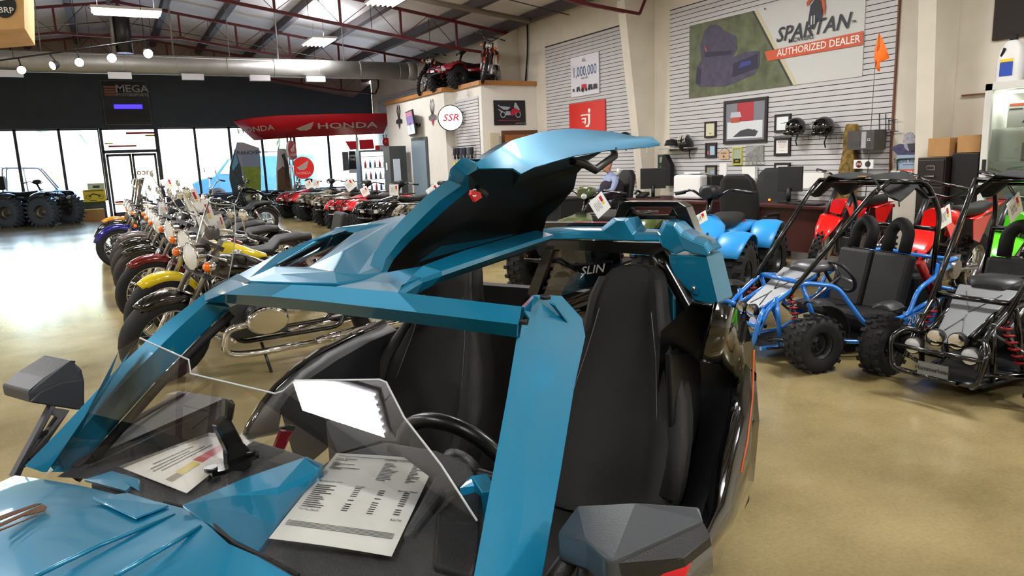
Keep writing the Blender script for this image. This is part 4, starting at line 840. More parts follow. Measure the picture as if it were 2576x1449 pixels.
    rl = MB().m(CHR).lathe([(0, .03), (.04, .02), (.045, -.02)], (-xa - Rr * .75, 0, Rr + Rr * .75), 'x', 12).build('tail_lamp', t); MB().m(REDL).ball((-xa - Rr * .75 - .03, 0, Rr + Rr * .75), .04, 10).build('lamp_lens', rl)
    b = MB().m(FRM); 
    for sg in (-1, 1): b.bend([sh, (T0 + .0, sg * .10, .45), (T0 - .12, sg * .12, .24), (-xa + .45, sg * .13, .24), (-xa + .3, sg * .11, .55), (sx - .1, sg * .08, sh.z - .22)], .017, 8, .08)
    b.tube([sh, (sx - .1, 0, sh.z - .2)], .02, 8); b.build('frame', t)
    for sg in (-1, 1): MB().m(STL).tube([(-xa + .42, sg * .13, .32), (-xa, sg * .12, Rr)], .02, 8).build('swing_arm', t)
    for sg in (-1, 1): MB().m(CHR).tube([(-xa + .12, sg * .15, Rr + .02), (-xa + .26, sg * .14, sh.z - .26)], .024, 8).build('shock_absorber', t)
    ex = T0 - .28
    if bmw:
        b = MB().m(mat('cast_alloy', (70, 72, 72), .45, .7)).box((ex, 0, .44), (.42, .30, .34)); b.cyl((ex + .23, 0, .46), (ex + .26, 0, .46), .15, 20); b.build('engine', t, bevel=.03)
        for sg in (-1, 1):
            b = MB().m(ALU); 
            for k in range(6): b.cyl((ex, sg * (.16 + k * .022), .44), (ex, sg * (.168 + k * .022), .44), .105, 16)
            b.build('cylinder', t)
            b = MB().m(CHR).loft([[(ex + .155 * q_ * math.cos(a), sg * yy, .44 + .10 * q_ * math.sin(a)) for a in [2 * PI * i / 18 for i in range(18)]] for yy, q_ in ((.28, .95), (.32, 1), (.37, .98), (.395, .85))]); b.build('cylinder_head_cover', t)
            b = MB().m(CHR).bend([(ex + .13, sg * .30, .42), (ex + .28, sg * .30, .40), (ex + .30, sg * .28, .22), (ex + .1, sg * .22, .17), (ex - .4, sg * .2, .17)], .026, 12, .13); b.build('exhaust_pipe', t)
            MB().m(CHR).tube([(ex - .4, sg * .2, .17), (ex - .6, sg * .22, .19), (-xa - .3, sg * .24, .24)], [.03, .045, .045], 12).build('silencer', t)
            MB().m(CHR).tube([(ex - .12, sg * .22, .50), (ex - .22, sg * .14, .6), (ex - .36, sg * .12, .62)], [.03, .05, .06], 12).build('intake_tube', t)
        MB().m(CHR).bend([(xa - .42, -.12, .70), (xa - .36, -.24, .60), (xa - .38, -.25, .45), (xa - .5, -.2, .38)], .02, 8, .06).build('oil_cooler_guard', t)
    else:
        b = MB().m(mat('cast_alloy', (70, 72, 72), .45, .7)).box((ex, 0, .36), (.40, .24, .22)); b.cyl((ex - .1, -.17, .34), (ex - .1, .17, .34), .10, 18); b.build('engine', t, bevel=.03)
        for dx, an in ((.07, .4), (-.09, -.4)):
            b = MB().m(CHR if not tail else ALU)
            for k in range(8): q = Vector((ex + dx + math.sin(an) * (.12 + k * .024), 0, .42 + math.cos(an) * (.04 + k * .024))); b.box(q, (.15 - (k == 7) * .02, .17, .012), rot=(0, an, 0))
            b.build('cylinder', t)
        for z_, sg in ((.28, -1), (.2, -1)): MB().m(CHR).bend([(ex + .1, sg * .1, .5), (ex + .24, sg * .17, .42), (ex + .1, sg * .19, z_), (-xa + .3, sg * .2, z_ - .01), (-xa - .3, sg * .2, z_ + .03)], [.02] * 17, 10, .1).build('exhaust_pipe', t)
        MB().m(CHR).lathe([(0, .05), (.08, .04), (.10, 0), (.10, -.05)], (ex, -.17, .55), 'y', 18).build('air_filter_cover', t)
    MB().m(STL).tube([(ex + .0, .14, .22), (ex - .02, .27, .02)], .012, 8).build('kickstand', t)
    MB().m(CHR).tube([(ex + .22, -.28, .3), (ex + .22, .28, .3)], .013, 8).build('footpeg_bar', t)
    if screen:
        rows = []
        for i in range(7):
            z_ = .78 + i * screen / 6; k = 1 - (i / 6) ** 3 * .45
            rows.append([(tp.x + .13 - .10 * i / 6 * screen / .4 - .10 * (yy / .24) ** 2, yy * k, z_) for yy in (-.24, -.18, -.1, 0, .1, .18, .24)])
        b = F().m(tglass('windscreen_plastic', (.80, .80, .79), .06)).grid(rows); w_ = b.build('windscreen', t)
        rim_ = [r0[0] for r0 in rows] + rows[-1][1:-1] + [r0[-1] for r0 in rows[::-1]]; F().m(ACRYE).tube(rim_, .004, 5).build('windscreen_edge', w_)
        F().m(CHR).tube([(tp.x + .04, -.24, .92), (tp.x + .1, 0, .93), (tp.x + .04, .24, .92)], .009, 6).build('screen_bracket', t)
    if bags:
        for sg in (-1, 1): MB().m(seatm).box((-xa + .05, sg * .24, .56), (.5, .16, .3)).build('saddlebag', t, bevel=.05)
    if tail: MB().m(seatm).box((sx - .78, 0, sh.z + .06), (.08, .24, .26), rot=(0, -.25, 0)).build('passenger_backrest', t, bevel=.03)
    return t
PUR_ = mat('deep_blue_paint', (24, 22, 120), .12, .2, coat=1); YLW = mat('yellow_paint', (232, 206, 20), .12, coat=1); DRED = mat('dark_red_paint', (112, 10, 20), .1, .2, coat=1); ORG = mat('orange_paint', (226, 150, 30), .15, coat=1); GRYP = mat('grey_primer_paint', (108, 100, 98), .25, .3, coat=.5)
# front tyre contact points read off the floor; the bikes face the aisle (-x)
def bike_at(u, v, rz, wb, **k):
    p = gz(u, v); f = Vector((math.cos(rz), math.sin(rz), 0)); c_ = p - f * (wb / 2); return (c_.x, c_.y, 0)
W_ = PI
def bk(label, u, v, a, wb=1.62, **k):
    rz = W_ + math.radians(a); return motorcycle(label, bike_at(u, v, rz, wb), rz, wb, **k)
bk('black flat-twin motorcycle with chrome engine cover and clear screen, nearest the turquoise car', 432, 960, 6, 1.7, R=.325, tw=.13, bmw=True, screen=.5, steer=.35, hl=.10, rimst='spoke', tail=False, bar=.30, barh=1.1, rim=ALU)
bk('cruiser motorcycle with a bright yellow front fender and yellow tank, second in the row', 424, 878, 8, 1.65, paint=YLW, R=.325, tw=.12, steer=.3, tail=True, mirrors=True, tm=RUB)
bk('cruiser motorcycle with a dark red front fender and wire wheel, third in the row', 394, 816, 6, 1.65, paint=DRED, R=.34, tw=.11, steer=.25)
bk('black cruiser with a glossy black front fender behind the dark red one', 368, 758, 8, 1.65, R=.32, tw=.12, tm=RUB2, steer=.2)
bk('black cruiser with a tall handlebar and worn brown front tyre, fifth in the row', 358, 732, 8, 1.65, R=.33, tw=.12, tm=RUB2, barh=1.25, steer=.2)
bk('cruiser motorcycle with a grey front fender and pale worn tyre, behind the black cruisers', 352, 710, 8, 1.65, paint=GRYP, R=.34, tw=.13, tm=RUB2, steer=.2, bags=True)
bk('deep blue touring motorcycle with deep fender, gold fork and big windscreen', 308, 673, 4, 1.65, paint=PUR_, R=.335, tw=.14, screen=.62, fa0=.3, bags=True, amber=True, steer=.1)
bk('black touring motorcycle with chrome-trimmed fender and windscreen behind the blue one', 304, 655, 4, 1.65, R=.335, tw=.14, screen=.6, fa0=.3, bags=True, amber=True)
bk('touring motorcycle with an orange front fender, furthest in the row by the doors', 300, 638, 4, 1.65, paint=ORG, fender=ORG, R=.335, tw=.14, screen=.6)
bk('black naked motorcycle with a tall handlebar, nearest the entrance', 496, 606, 10, 1.5, R=.31, tw=.12, barh=1.3, screen=0)
m_ = motorcycle('small black street motorcycle standing in front of the photo boards', (4.0, 24.9, 0), PI - .25, 1.3, R=.3, tw=.10, Rr=.3, mirrors=True, bar=.3, barh=1.08, rimst='cast', rim=ALU, screen=0, group='motorcycles by the window', fend=True, tail=False)
m_ = motorcycle('pale sport motorcycle half hidden behind the row of quads', (6.0, 25.6, 0), PI - .35, 1.4, paint=mat('silver_paint', (190, 192, 200), .2, .6, coat=1), R=.3, tw=.12, mirrors=True, screen=.3, group='motorcycles by the window', barh=1.15)
# ---------------------------------------------------------------- price tags
MEGA_R = mat('tag_red', (190, 28, 50), .6)
def price_tag(p, w, h, yaw, tilt, label, side=0, facing=None, grp='price tags on the vehicles'):
    t = thing('price_tag', label, 'price tag', p, 0, grp, rot=(math.radians(0), tilt, yaw))
    b = MB().m(PAP).box((0, 0, 0), (w, .003, h)); pg = b.build('tag_card', t)
    b = MB()
    b.m(MEGA_R).box((w * .24, -.0024, h * .22), (w * .16, .001, h * .3)).m(YEL).box((w * .24, -.0024, -h * .03), (w * .16, .001, h * .14)).m(INK)
    for k in range(5): b.box((w * (.06 - k * .09), -.0024, h * .02), (w * .018, .001, h * (.5 - .06 * (k % 3))))
    b.build('tag_print', pg)
    MB().m(INK).tube([(0, -.002, h * .46), (.01, -.01, h * .56), (0, .0, h * .62)], .002, 4).build('tag_tie', t); return t
def tag_at(u, v, Y, wp_, hp, tilt, label, yaw=0):
    p = gy(u, v, Y); d = (p - CAM).dot(RM.col[2]); return price_tag(p, wp_ / FPX * d, hp / FPX * d, yaw, tilt, label)
tag_at(516, 545, 6.2, 42, 80, -.2, 'price tag hanging left of the clear screen of the nearest motorcycle')
tag_at(487, 508, 8.6, 36, 62, -.3, 'upper price tag with a bent corner above the motorcycle row')
tag_at(412, 532, 9.9, 24, 46, .1, 'small price tag hanging in front of the black cruiser handlebars')
tag_at(424, 468, 11.2, 26, 40, -.3, 'pinkish price tag highest at the far end of the motorcycle row')
tag_at(556, 570, 6.6, 20, 62, -.2, 'narrow price tag seen almost edge-on behind the clear screen')
# ---------------------------------------------------------------- quads
def loft_x(b, secs, n=14):    # (x, half width, z centre, half height, squareness)
    S = []
    for x, w, z, hh, q in secs:
        S.append([(x, w * abs(math.cos(a)) ** q * (1 if math.cos(a) >= 0 else -1), z + hh * abs(math.sin(a)) ** q * (1 if math.sin(a) >= 0 else -1)) for a in [2 * PI * (i + .5) / n for i in range(n)]])
    return b.loft(S)
def rack(t, x0, x1, w, z, m=FRM, name='cargo_rack'):
    b = MB().m(m); b.bend([(x0, -w, z), (x1, -w, z), (x1, w, z), (x0, w, z), (x0, -w, z)], .013, 6, .05)
    for i in range(7): y = -w + 2 * w * (i + .5) / 7; b.tube([(x0, y, z), (x1, y, z)], .009, 5)
    for k in (.3, .7): b.tube([(x0 + (x1 - x0) * k, -w, z), (x0 + (x1 - x0) * k, w, z)], .009, 5)
    for sx in (x0 + .05, x1 - .05): b.tube([(sx, -w * .5, z), (sx, -w * .5, z - .14)], .01, 5); b.tube([(sx, w * .5, z), (sx, w * .5, z - .14)], .01, 5)
    return b.build(name, t)
CAMO = mat('camouflage_print', (120, 108, 84), .5); _nt = CAMO.node_tree
_v = _nt.nodes.new('ShaderNodeTexVoronoi'); _v.inputs['Scale'].default_value = 14; _r = _nt.nodes.new('ShaderNodeValToRGB'); _r.color_ramp.interpolation = 'CONSTANT'
for i_, (p_, c_) in enumerate(((0, (60, 54, 40)), (.35, (120, 108, 84)), (.6, (150, 136, 110)), (.8, (84, 80, 54)))):
    e_ = _r.color_ramp.elements[i_] if i_ < 2 else _r.color_ramp.elements.new(p_); e_.position = p_; e_.color = (*srgb(c_), 1)
_nt.links.new(_v.outputs['Color'], _r.inputs[0]); _nt.links.new(_r.outputs[0], _nt.nodes['Principled BSDF'].inputs['Base Color'])
def quad(label, loc, rz, paint, wb=1.24, R=.31, w=.22, tr=.46, racks=True, sport=False, axles=(1, -1), rimm=None, knob=20, group='row of quads', podm=None, kh=.02, rin=None, tm=RUB, fr=(.5, 2.75)):
    t = thing('quad_bike', label, 'quad bike', loc, rz, group); xa = wb / 2; rin = rin or R * .48; rimm = rimm or STL; podm = podm or BLK
    for k in axles:
        for sg in (1, -1): wheel(t, 'front_wheel' if k > 0 else 'rear_wheel', (xa * k, sg * tr, R), R, w * (1 if k > 0 else 1.1), rin, 'disc', tm, knob, rim=rimm, kh=kh)
        b = MB().m(STL); 
        for sg in (1, -1): b.tube([(xa * k, sg * .1, R + .05), (xa * k, sg * (tr - .04), R)], .02, 6); b.tube([(xa * k + .14, sg * .14, R - .08), (xa * k, sg * (tr - .04), R - .04)], .016, 6)
        b.build('axle', t)
        for sg in (1, -1):
            b = MB().m(mat('red_spring', (150, 20, 20), .4) if sport else STL).tube([(xa * k * .86, sg * .16, R + .42), (xa * k, sg * (tr - .16), R + .06)], .028, 8); b.build('shock_absorber', t)
    hz = R * 2 + .06
    for k in axles:
        for sg in (1, -1):
            b = MB().m(paint if (sport or k > 0) else paint); arcshell(b, (xa * k, sg * (tr - .02), R + .03), R + .07, w * 1.25, fr[0] if k > 0 else fr[0] - .15, fr[1] if k > 0 else fr[1] - .25, 10, .25 if not sport else .08, 0, 1 if not sport else .15); b.build('fender', t, solid=.006)
    b = MB().m(paint)
    loft_x(b, [(xa + .22, .20, hz - .10, .09, .7), (xa + .05, .30, hz - .01, .06, .6), (xa - .25, .24, hz + .05, .07, .7), (xa - .42, .14, hz + .08, .09, .8)]); b.build('front_bodywork', t)
    b = MB().m(SEAT); loft_x(b, [(xa - .38, .10, hz + .10, .07, .8), (xa - .55, .13, hz + .06, .07, .7), (-.25, .17, hz + .03, .07, .6), (-xa + .02, .17, hz + .07, .06, .6), (-xa - .12, .12, hz + .08, .04, .7)]); b.build('seat', t)
    b = MB().m(paint); loft_x(b, [(-.1, .16, hz - .08, .07, .6), (-xa + .1, .28, hz - .02, .05, .5), (-xa - .25, .26, hz - .02, .04, .5)]); b.build('rear_bodywork', t)
    b = MB().m(BLKM); b.box((0, 0, R + .08), (wb * .72, .34, .30)); b.build('engine_block', t, bevel=.04)
    for sg in (1, -1): MB().m(BLK).box((-.02, sg * .34, R - .02), (.62, .22, .03)).build('footwell', t, bevel=.01)
    b = MB().m(FRM); b.bend([(xa + .1, -.22, R + .05), (xa + .38, -.24, R + .1), (xa + .38, -.22, hz - .04), (xa + .2, -.2, hz + .04)], .016, 6, .06); b.bend([(xa + .1, .22, R + .05), (xa + .38, .24, R + .1), (xa + .38, .22, hz - .04), (xa + .2, .2, hz + .04)], .016, 6, .06); b.tube([(xa + .38, -.24, R + .12), (xa + .38, .24, R + .12)], .016, 6); b.tube([(xa + .38, -.22, hz - .08), (xa + .38, .22, hz - .08)], .016, 6); b.build('front_bumper', t)
    for sg in (1, -1): l_ = MB().m(CHR).box((xa + .26, sg * .24, hz - .12), (.05, .14, .08)).build('headlight', t, bevel=.015); MB().m(LENS).box((xa + .287, sg * .24, hz - .12), (.01, .12, .06)).build('lamp_lens', l_); MB().m(AMB).ball((xa + .2, sg * .36, hz - .26), .025, 8).build('marker_lamp', t)
    if racks: rack(t, xa - .18, xa + .32, .34, hz + .08); rack(t, -xa - .38, -xa + .12, .36, hz + .09)
    sp = Vector((xa - .42, 0, hz + .12)); hb = sp + Vector((-.10, 0, .24))
    b = MB().m(FRM).bend([hb + Vector((-.16, -.40, .0)), hb + Vector((-.03, -.2, .05)), hb + Vector((0, -.06, -.04)), hb + Vector((0, .06, -.04)), hb + Vector((-.03, .2, .05)), hb + Vector((-.16, .40, .0))], .013, 8, .05); b.tube([sp, hb + Vector((0, 0, -.04))], .03, 8); ho = b.build('handlebar', t)
    for sg in (1, -1): MB().m(BLK).tube([hb + Vector((-.1, sg * .30, .02)), hb + Vector((-.16, sg * .42, -.0))], .019, 8).build('grip', ho); MB().m(ALU).tube([hb + Vector((-.02, sg * .24, .045)), hb + Vector((-.04, sg * .40, .02))], .007, 6).build('lever', ho)
    b = MB().m(podm); loft_x(b, [(hb.x + .12, .05, hb.z + .02, .05, .7), (hb.x + .06, .10, hb.z + .03, .07, .7), (hb.x - .06, .09, hb.z + .04, .05, .7)]); po = b.build('instrument_pod', t)
    if not sport: MB().m(LENS).lathe([(0, .012), (.03, .008), (.035, -.01)], (hb.x + .12, .03, hb.z - .01), 'x', 14).build('lamp_lens', po)
    return t
HR = mat('quad_red', (190, 20, 30), .3, coat=.6); OLV = mat('olive_green_plastic', (72, 84, 40), .25, coat=.7); TANP = mat('tan_metallic', (132, 112, 92), .3, .3, coat=.5); BLQ = mat('sky_blue_plastic', (44, 150, 222), .35)
Q0_ = quad('red and black quad furthest back in the row, with a small price tag', (5.15, 21.6, 0), PI + .30, HR)
dup_q = []
quad('camouflage quad with front rack, second from the back of the row', (5.35, 19.9, 0), PI + .32, CAMO, knob=18)
quad('tan quad with black front bumper and price tag on its handlebar pod', (5.3, 17.9, 0), PI + .32, TANP, knob=18)
quad('red quad in the middle of the row', (5.1, 15.9, 0), PI + .32, HR, knob=18)
quad('black quad with cargo rack and a square price tag', (5.25, 14.2, 0), PI + .3, GBLK, knob=18)
quad('camouflage quad with a tall black headlight pod, near the open roof panel', (5.45, 12.4, 0), PI + .3, CAMO, knob=18)
quad('brown camouflage quad just above the turquoise roof', (5.2, 10.9, 0), PI + .3, mat('brown_camo', (92, 76, 62), .5, noise=.5, nscale=9), knob=18)
quad('olive green quad with a wide front rack behind the three-wheeler', (4.75, 6.75, 0), PI + .42, OLV, podm=OLV, group='quads behind the three-wheeler', R=.32)
quad('sky blue sport quad with black seat behind the blue go-kart', (5.4, 5.5, 0), PI + .5, BLQ, racks=False, sport=True, group='quads behind the three-wheeler', R=.32, tr=.44, wb=1.25)
tag_at(776, 464, 19.6, 18, 20, -.35, 'price tag on the second quad from the back'); tag_at(795, 463, 19.0, 18, 20, .1, 'small price tag on the handlebar of a quad, right of the round red sign')
tag_at(880, 465, 17.2, 26, 26, -.6, 'tilted price tag on the tan quad'); tag_at(918, 482, 15.4, 20, 22, -.4, 'price tag on the red quad'); tag_at(991, 478, 13.8, 24, 28, .05, 'square price tag on the black quad'); tag_at(1092, 481, 12.0, 36, 30, -.6, 'price tag at an angle beside the tall black headlight pod')
tag_at(1509, 516, 6.0, 48, 50, -.6, 'large tilted price tag on the olive green quad'); tag_at(1760, 551, 4.4, 50, 26, -.35, 'price tag lying against the sky blue sport quad')
# six-wheeled quad by the window
OUT = quad('black six-wheeled quad with knobby grey-walled tyres by the front window', (-2.3, 26.5, 0), math.radians(-36), mat('charcoal_bodywork', (40, 46, 52), .35, coat=.4), wb=1.6, R=.44, w=.30, tr=.54, racks=True, axles=(1, -.45, -1.55), knob=22, kh=.045, rimm=mat('machined_rim', (110, 106, 96), .3, .8), group='quads by the window', rin=.2, tm=mat('grey_knobby_rubber', (66, 74, 84), .8), fr=(1.2, 2.3))
tag(MB().m(BLKM).box((-3.25, 27.2, 1.33), (.6, .5, .42)).build('cargo_box', bevel=.03), 'black cargo box riding on the six-wheeled quad at the left edge', 'box')
# ---------------------------------------------------------------- go-karts
KB = mat('kart_blue', (36, 122, 214), .22, coat=.8); KS = mat('grey_deck_plate', (120, 122, 124), .45, .3)
def kart(label, loc, rz, fm, fender=True, nm=None, sidetxt=None):
    t = thing('go_kart', label, 'go-kart', loc, rz, 'go-karts with roll cages'); X = .62
    for sg in (1, -1):
        wheel(t, 'front_wheel', (X, sg * .48, .19), .19, .15, .095, 'disc', RUB, 18, rim=BLK, kh=.009, seg=24); wheel(t, 'rear_wheel', (-.84, sg * .46, .215), .215, .22, .105, 'disc', RUB, 18, rim=BLK, kh=.01, seg=24)
        b = MB().m(BLK); arcshell(b, (X + .0, sg * .46, .22), .25, .17, *((1.35, 3.2) if sidetxt else (1.2, 2.0)), 8, .02); b.build('mudguard', t, solid=.006)
        s = MB().m(mat('red_spring', (150, 20, 20), .4)); 
        for i in range(7): a = i / 7; s.lathe([(.024, 0), (.034, .008), (.024, .016)], (X - .02, sg * (.20 + .12 * a), .46 - .26 * a), 'z', 10)
        s.m(STL).tube([(X - .02, sg * .18, .5), (X - .02, sg * .36, .17)], .012, 6); s.build('coil_shock', t)
        s = MB().m(mat('red_spring', (150, 20, 20), .4)); s.tube([(-.55, sg * .25, .62), (-.7, sg * .28, .32)], .032, 8); s.build('coil_shock', t)
        MB().m(FRM).tube([(X - .12, sg * .16, .16), (X, sg * .42, .2)], .014, 6).build('control_arm', t); MB().m(FRM).tube([(X + .12, sg * .16, .16), (X, sg * .42, .2)], .014, 6).build('control_arm', t); MB().m(ALU).tube([(X - .02, sg * .12, .4), (X - .05, sg * .4, .26)], .009, 6).build('tie_rod', t)
    r = .017; b = MB().m(fm)
    for sg in (1, -1):
        b.bend([(X + .18, sg * .15, .10), (X - .3, sg * .22, .11), (.1, sg * .36, .11), (-.45, sg * .36, .11), (-.62, sg * .34, .3), (-.6, sg * .36, .62)], r, 8, .06)
        b.bend([(X + .25, sg * .2, .22), (X + .16, sg * .19, .40), (X - .1, sg * .22, .56), (X - .36, sg * .28, .52), (.12, sg * .42, .24), (-.25, sg * .44, .28), (-.32, sg * .44, .46), (-.66, sg * .40, .60)], r, 8, .07)
        b.bend([(-.2, sg * .44, .28), (-.62, sg * .40, .40), (-.66, sg * .38, .14)], r, 8, .05)
        b.bend([(X + .28, sg * .10, .14), (X + .32, sg * .24, .16), (X + .30, sg * .27, .34), (X + .22, sg * .22, .40), (X + .16, sg * .14, .36)], r, 8, .05)
        b.tube([(X + .16, sg * .12, .38), (X - .3, sg * .13, .58)], r, 8); b.tube([(X - .3, sg * .22, .11), (X - .1, sg * .22, .56)], r, 8); b.tube([(X + .05, sg * .2, .12), (X + .1, sg * .2, .47)], r, 8)
        b.bend([(-.6, sg * .38, .62), (-.82, sg * .34, .64), (-.95, sg * .2, .60)], r, 8, .06); b.bend([(-.62, sg * .34, .3), (-.85, sg * .3, .34), (-.98, sg * .2, .36)], r, 8, .06)
    b.tube([(X + .29, -.12, .14), (X + .29, .12, .14)], r, 8); b.tube([(X + .3, -.25, .3), (X + .3, .25, .3)], r * .8, 8); b.tube([(X - .3, -.13, .58), (X - .3, .13, .58)], r, 8); b.tube([(-.95, -.2, .6), (-.95, .2, .6)], r, 8); b.tube([(-.98, -.2, .36), (-.98, .2, .36)], r, 8); b.tube([(X - .1, -.22, .56), (X - .1, .22, .56)], r, 8)
    b.build('tube_frame', t)
    b = MB().m(KS); b.poly([(X + .20, -.07, .335), (X + .20, .07, .335), (X - .28, .17, .60), (X - .28, -.17, .60)], off=(.004, 0, .01)); hd_ = b.build('hood_plate', t, bevel=.004)
    b = MB().m(mat('embossed_line', (90, 92, 94), .4, .3))
    for x0, y0, x1, y1 in ((.0, .0, .12, .05), (.0, 0, .12, -.05), (-.05, 0, -.22, .10), (-.05, 0, -.22, -.10), (-.03, 0, .02, 0)): b.tube([(X + x0, y0, .335 + (.2 - x0) * .552 + .015), (X + x1, y1, .335 + (.2 - x1) * .552 + .015)], .003, 4)
    b.build('embossing', hd_)
    b = MB().m(BLKM); b.poly([(X + .15, -.2, .1), (X + .15, .2, .1), (-.5, .36, .1), (-.5, -.36, .1)], off=(0, 0, .008)); b.build('floor_pan', t)
    for sg in (1, -1):
        for dx, dy, dz, m2 in ((0.25, .16, .30, LENS), (.20, .06, .36, CHR)):
            l_ = MB().m(BLK).lathe([(0, -.04), (.05, -.035), (.052, 0), (.048, .012)], (X + dx, sg * dy, dz), 'x', 16).build('headlight', t); MB().m(m2).lathe([(.046, .008), (0, .014)], (X + dx, sg * dy, dz), 'x', 16).build('lamp_lens', l_)
    # roll cage and fabric roof
    c_ = MB().m(FRM)
    for sg in (1, -1):
        c_.bend([(X + .02, sg * .21, .46), (.0, sg * .30, 1.16), (-.12, sg * .33, 1.24)], .018, 8, .04)
        c_.bend([(-.12, sg * .33, 1.24), (-.44, sg * .36, 1.22), (-.56, sg * .38, 1.0), (-.50, sg * .40, .55)], .018, 8, .08)
        c_.ball((-.02, sg * .31, 1.17), .022, 8)
    c_.tube([(-.12, -.33, 1.24), (-.12, .33, 1.24)], .016, 8); c_.tube([(-.46, -.36, 1.2), (-.46, .36, 1.2)], .016, 8); c_.tube([(-.54, -.38, .88), (-.54, .38, .88)], .016, 8); c_.build('roll_cage', t)
    rows = []
    for i in range(7):
        a = i / 6; rows.append([(-.08 - .40 * a, y, 1.265 + .02 * math.sin(PI * a) - (.0 if abs(y) < .34 else .12 + .04 * math.sin(9 * a)) - .012 * math.cos(y * 14)) for y in (-.41, -.36, -.2, 0, .2, .36, .41)])
    rf = MB().m(mat('black_canopy_fabric', (34, 35, 36), .85, bump=.4, bscale=40)).grid(rows).build('canopy_roof', t, solid=.006)
    MB().m(mat('flame_sticker', (230, 150, 60), .5)).box((-.14, .12, 1.272), (.06, .14, .004)).build('roof_decal', rf)
    # bench seat with horseshoe head restraints
    b = MB().m(SEAT)
    for y in (-.17, .17): b.box((-.34, y, .47), (.09, .33, .46), rot=(0, -.25, 0)); b.box((-.12, y, .25), (.40, .33, .09), rot=(0, -.1, 0))
    so_ = b.build('bench_seat', t, bevel=.03)
    for y in (-.16, .16): MB().m(BLKM).bend([(-.40, y - .08, .70), (-.44, y - .08, .86), (-.45, y, .93), (-.44, y + .08, .86), (-.40, y + .08, .70)], .045, 10, .08).build('head_restraint', t)
    b = MB().m(BLK); n_ = Vector((-.85, 0, .5)).normalized(); u_ = Vector((0, 1, 0)); v_ = n_.cross(u_); C_ = Vector((.12, .16, .56))
    b.tube([C_ + (u_ * math.cos(a) + v_ * math.sin(a)) * .13 for a in [2 * PI * i / 28 for i in range(28)]], .013, 8, closed=True); b.m(ALU)
    for a in (.3, 2.4, 4.7): b.tube([C_, C_ + (u_ * math.cos(a) + v_ * math.sin(a)) * .125], .012, 5)
    b.tube([C_, C_ - n_ * .35], .014, 6); b.build('steering_wheel', t)
    b = MB().m(mat('black_shroud', (38, 38, 40), .4) if fm is not KB else mat('grey_shroud', (84, 82, 86), .35, .3)); loft_x(b, [(.36, .09, .60, .03, .7), (.28, .16, .63, .04, .7), (.14, .15, .63, .04, .7), (.08, .08, .62, .02, .7)]); b.build('dash_shroud', t)
    b = MB().m(BLKM); b.box((-.72, 0, .36), (.30, .40, .30)); b.cyl((-.75, -.1, .5), (-.75, .14, .5), .09, 14); b.build('engine', t, bevel=.03)
    pn = MB().m(fm).poly([(.0, .445, .13), (.02, .445, .20), (-.22, .455, .27), (-.58, .435, .38), (-.56, .435, .2)], off=(0, .006, 0)).build('side_panel', t); MB().m(fm).poly([(.0, -.445, .13), (.02, -.445, .20), (-.22, -.455, .27), (-.58, -.435, .38), (-.56, -.435, .2)], off=(0, -.006, 0)).build('side_panel', t)
    if sidetxt: q = MB().m(mat('decal_grey', (196, 200, 206), .4)); q.text(sidetxt, (-.30, .464, .26), (-1, 0, .28), (.0, 0, 1), .085, sx=1.0, shear=.15); q.m(mat('decal_dim', (120, 140, 160), .4)).text('MudHead', (-.08, .462, .2), (-1, 0, .28), (0, 0, 1), .05, shear=.15); q.build('side_lettering', pn)
    if nm: q = MB().m(KS).box((X + .325, 0, .2), (.008, .17, .075)); q.m(BLK).text(nm, (X + .331, 0, .2), (0, 1, 0), (0, 0, 1), .036); q.build('name_plate', t)
    else: q = MB().m(fm).box((X + .315, 0, .2), (.008, .3, .09)); q.m(mat('tan_decal', (150, 130, 100), .4)).text('Hammerhead', (X + .321, 0, .2), (0, 1, 0), (0, 0, 1), .03); q.build('name_plate', t)
    return t
kart('bright blue tube-frame go-kart with black fabric roof and two-seat bench', (4.70, 3.50, 0), math.radians(171), KB, sidetxt='208R')
kart('black tube-frame go-kart with silver hood plate, cut by the right edge', (4.97, 2.40, 0), math.radians(184), FRM, nm='Hammerhead')
# whip flag
t = thing('safety_flag', 'tall thin whip pole with an orange pennant behind the blue go-kart', 'flag', gz(2172, 560, .6), 0)
p1 = gx(2200, 180, t.location.x) - t.location; p2 = gx(2212, 84, t.location.x) - t.location
MB().m(mat('whip_pole', (60, 60, 56), .5)).tube([(0, 0, 0), p1 * .5 + Vector((0, -.01, 0)), p1, p2], [.005, .004, .003, .003], 6).build('pole', t)
def fl(u, v, dx=0): p = gx(u, v, t.location.x) - t.location; p.x += dx; return p
MB().m(mat('orange_flag_cloth', (255, 118, 20), .7)).grid([[fl(2210, 84), fl(2213, 86), fl(2215, 90)], [fl(2200, 125), fl(2216, 120, .02), fl(2228, 118)], [fl(2199, 150), fl(2214, 146, -.02), fl(2238, 146)], [fl(2204, 172), fl(2208, 160, .01), fl(2212, 158)], [fl(2208, 178), fl(2212, 180), fl(2214, 176)]]).build('pennant', t, solid=.002)
tag_at(2250, 468, t.location.y - .2, 40, 76, .05, 'large grey price tag hanging from the roof of the blue go-kart')
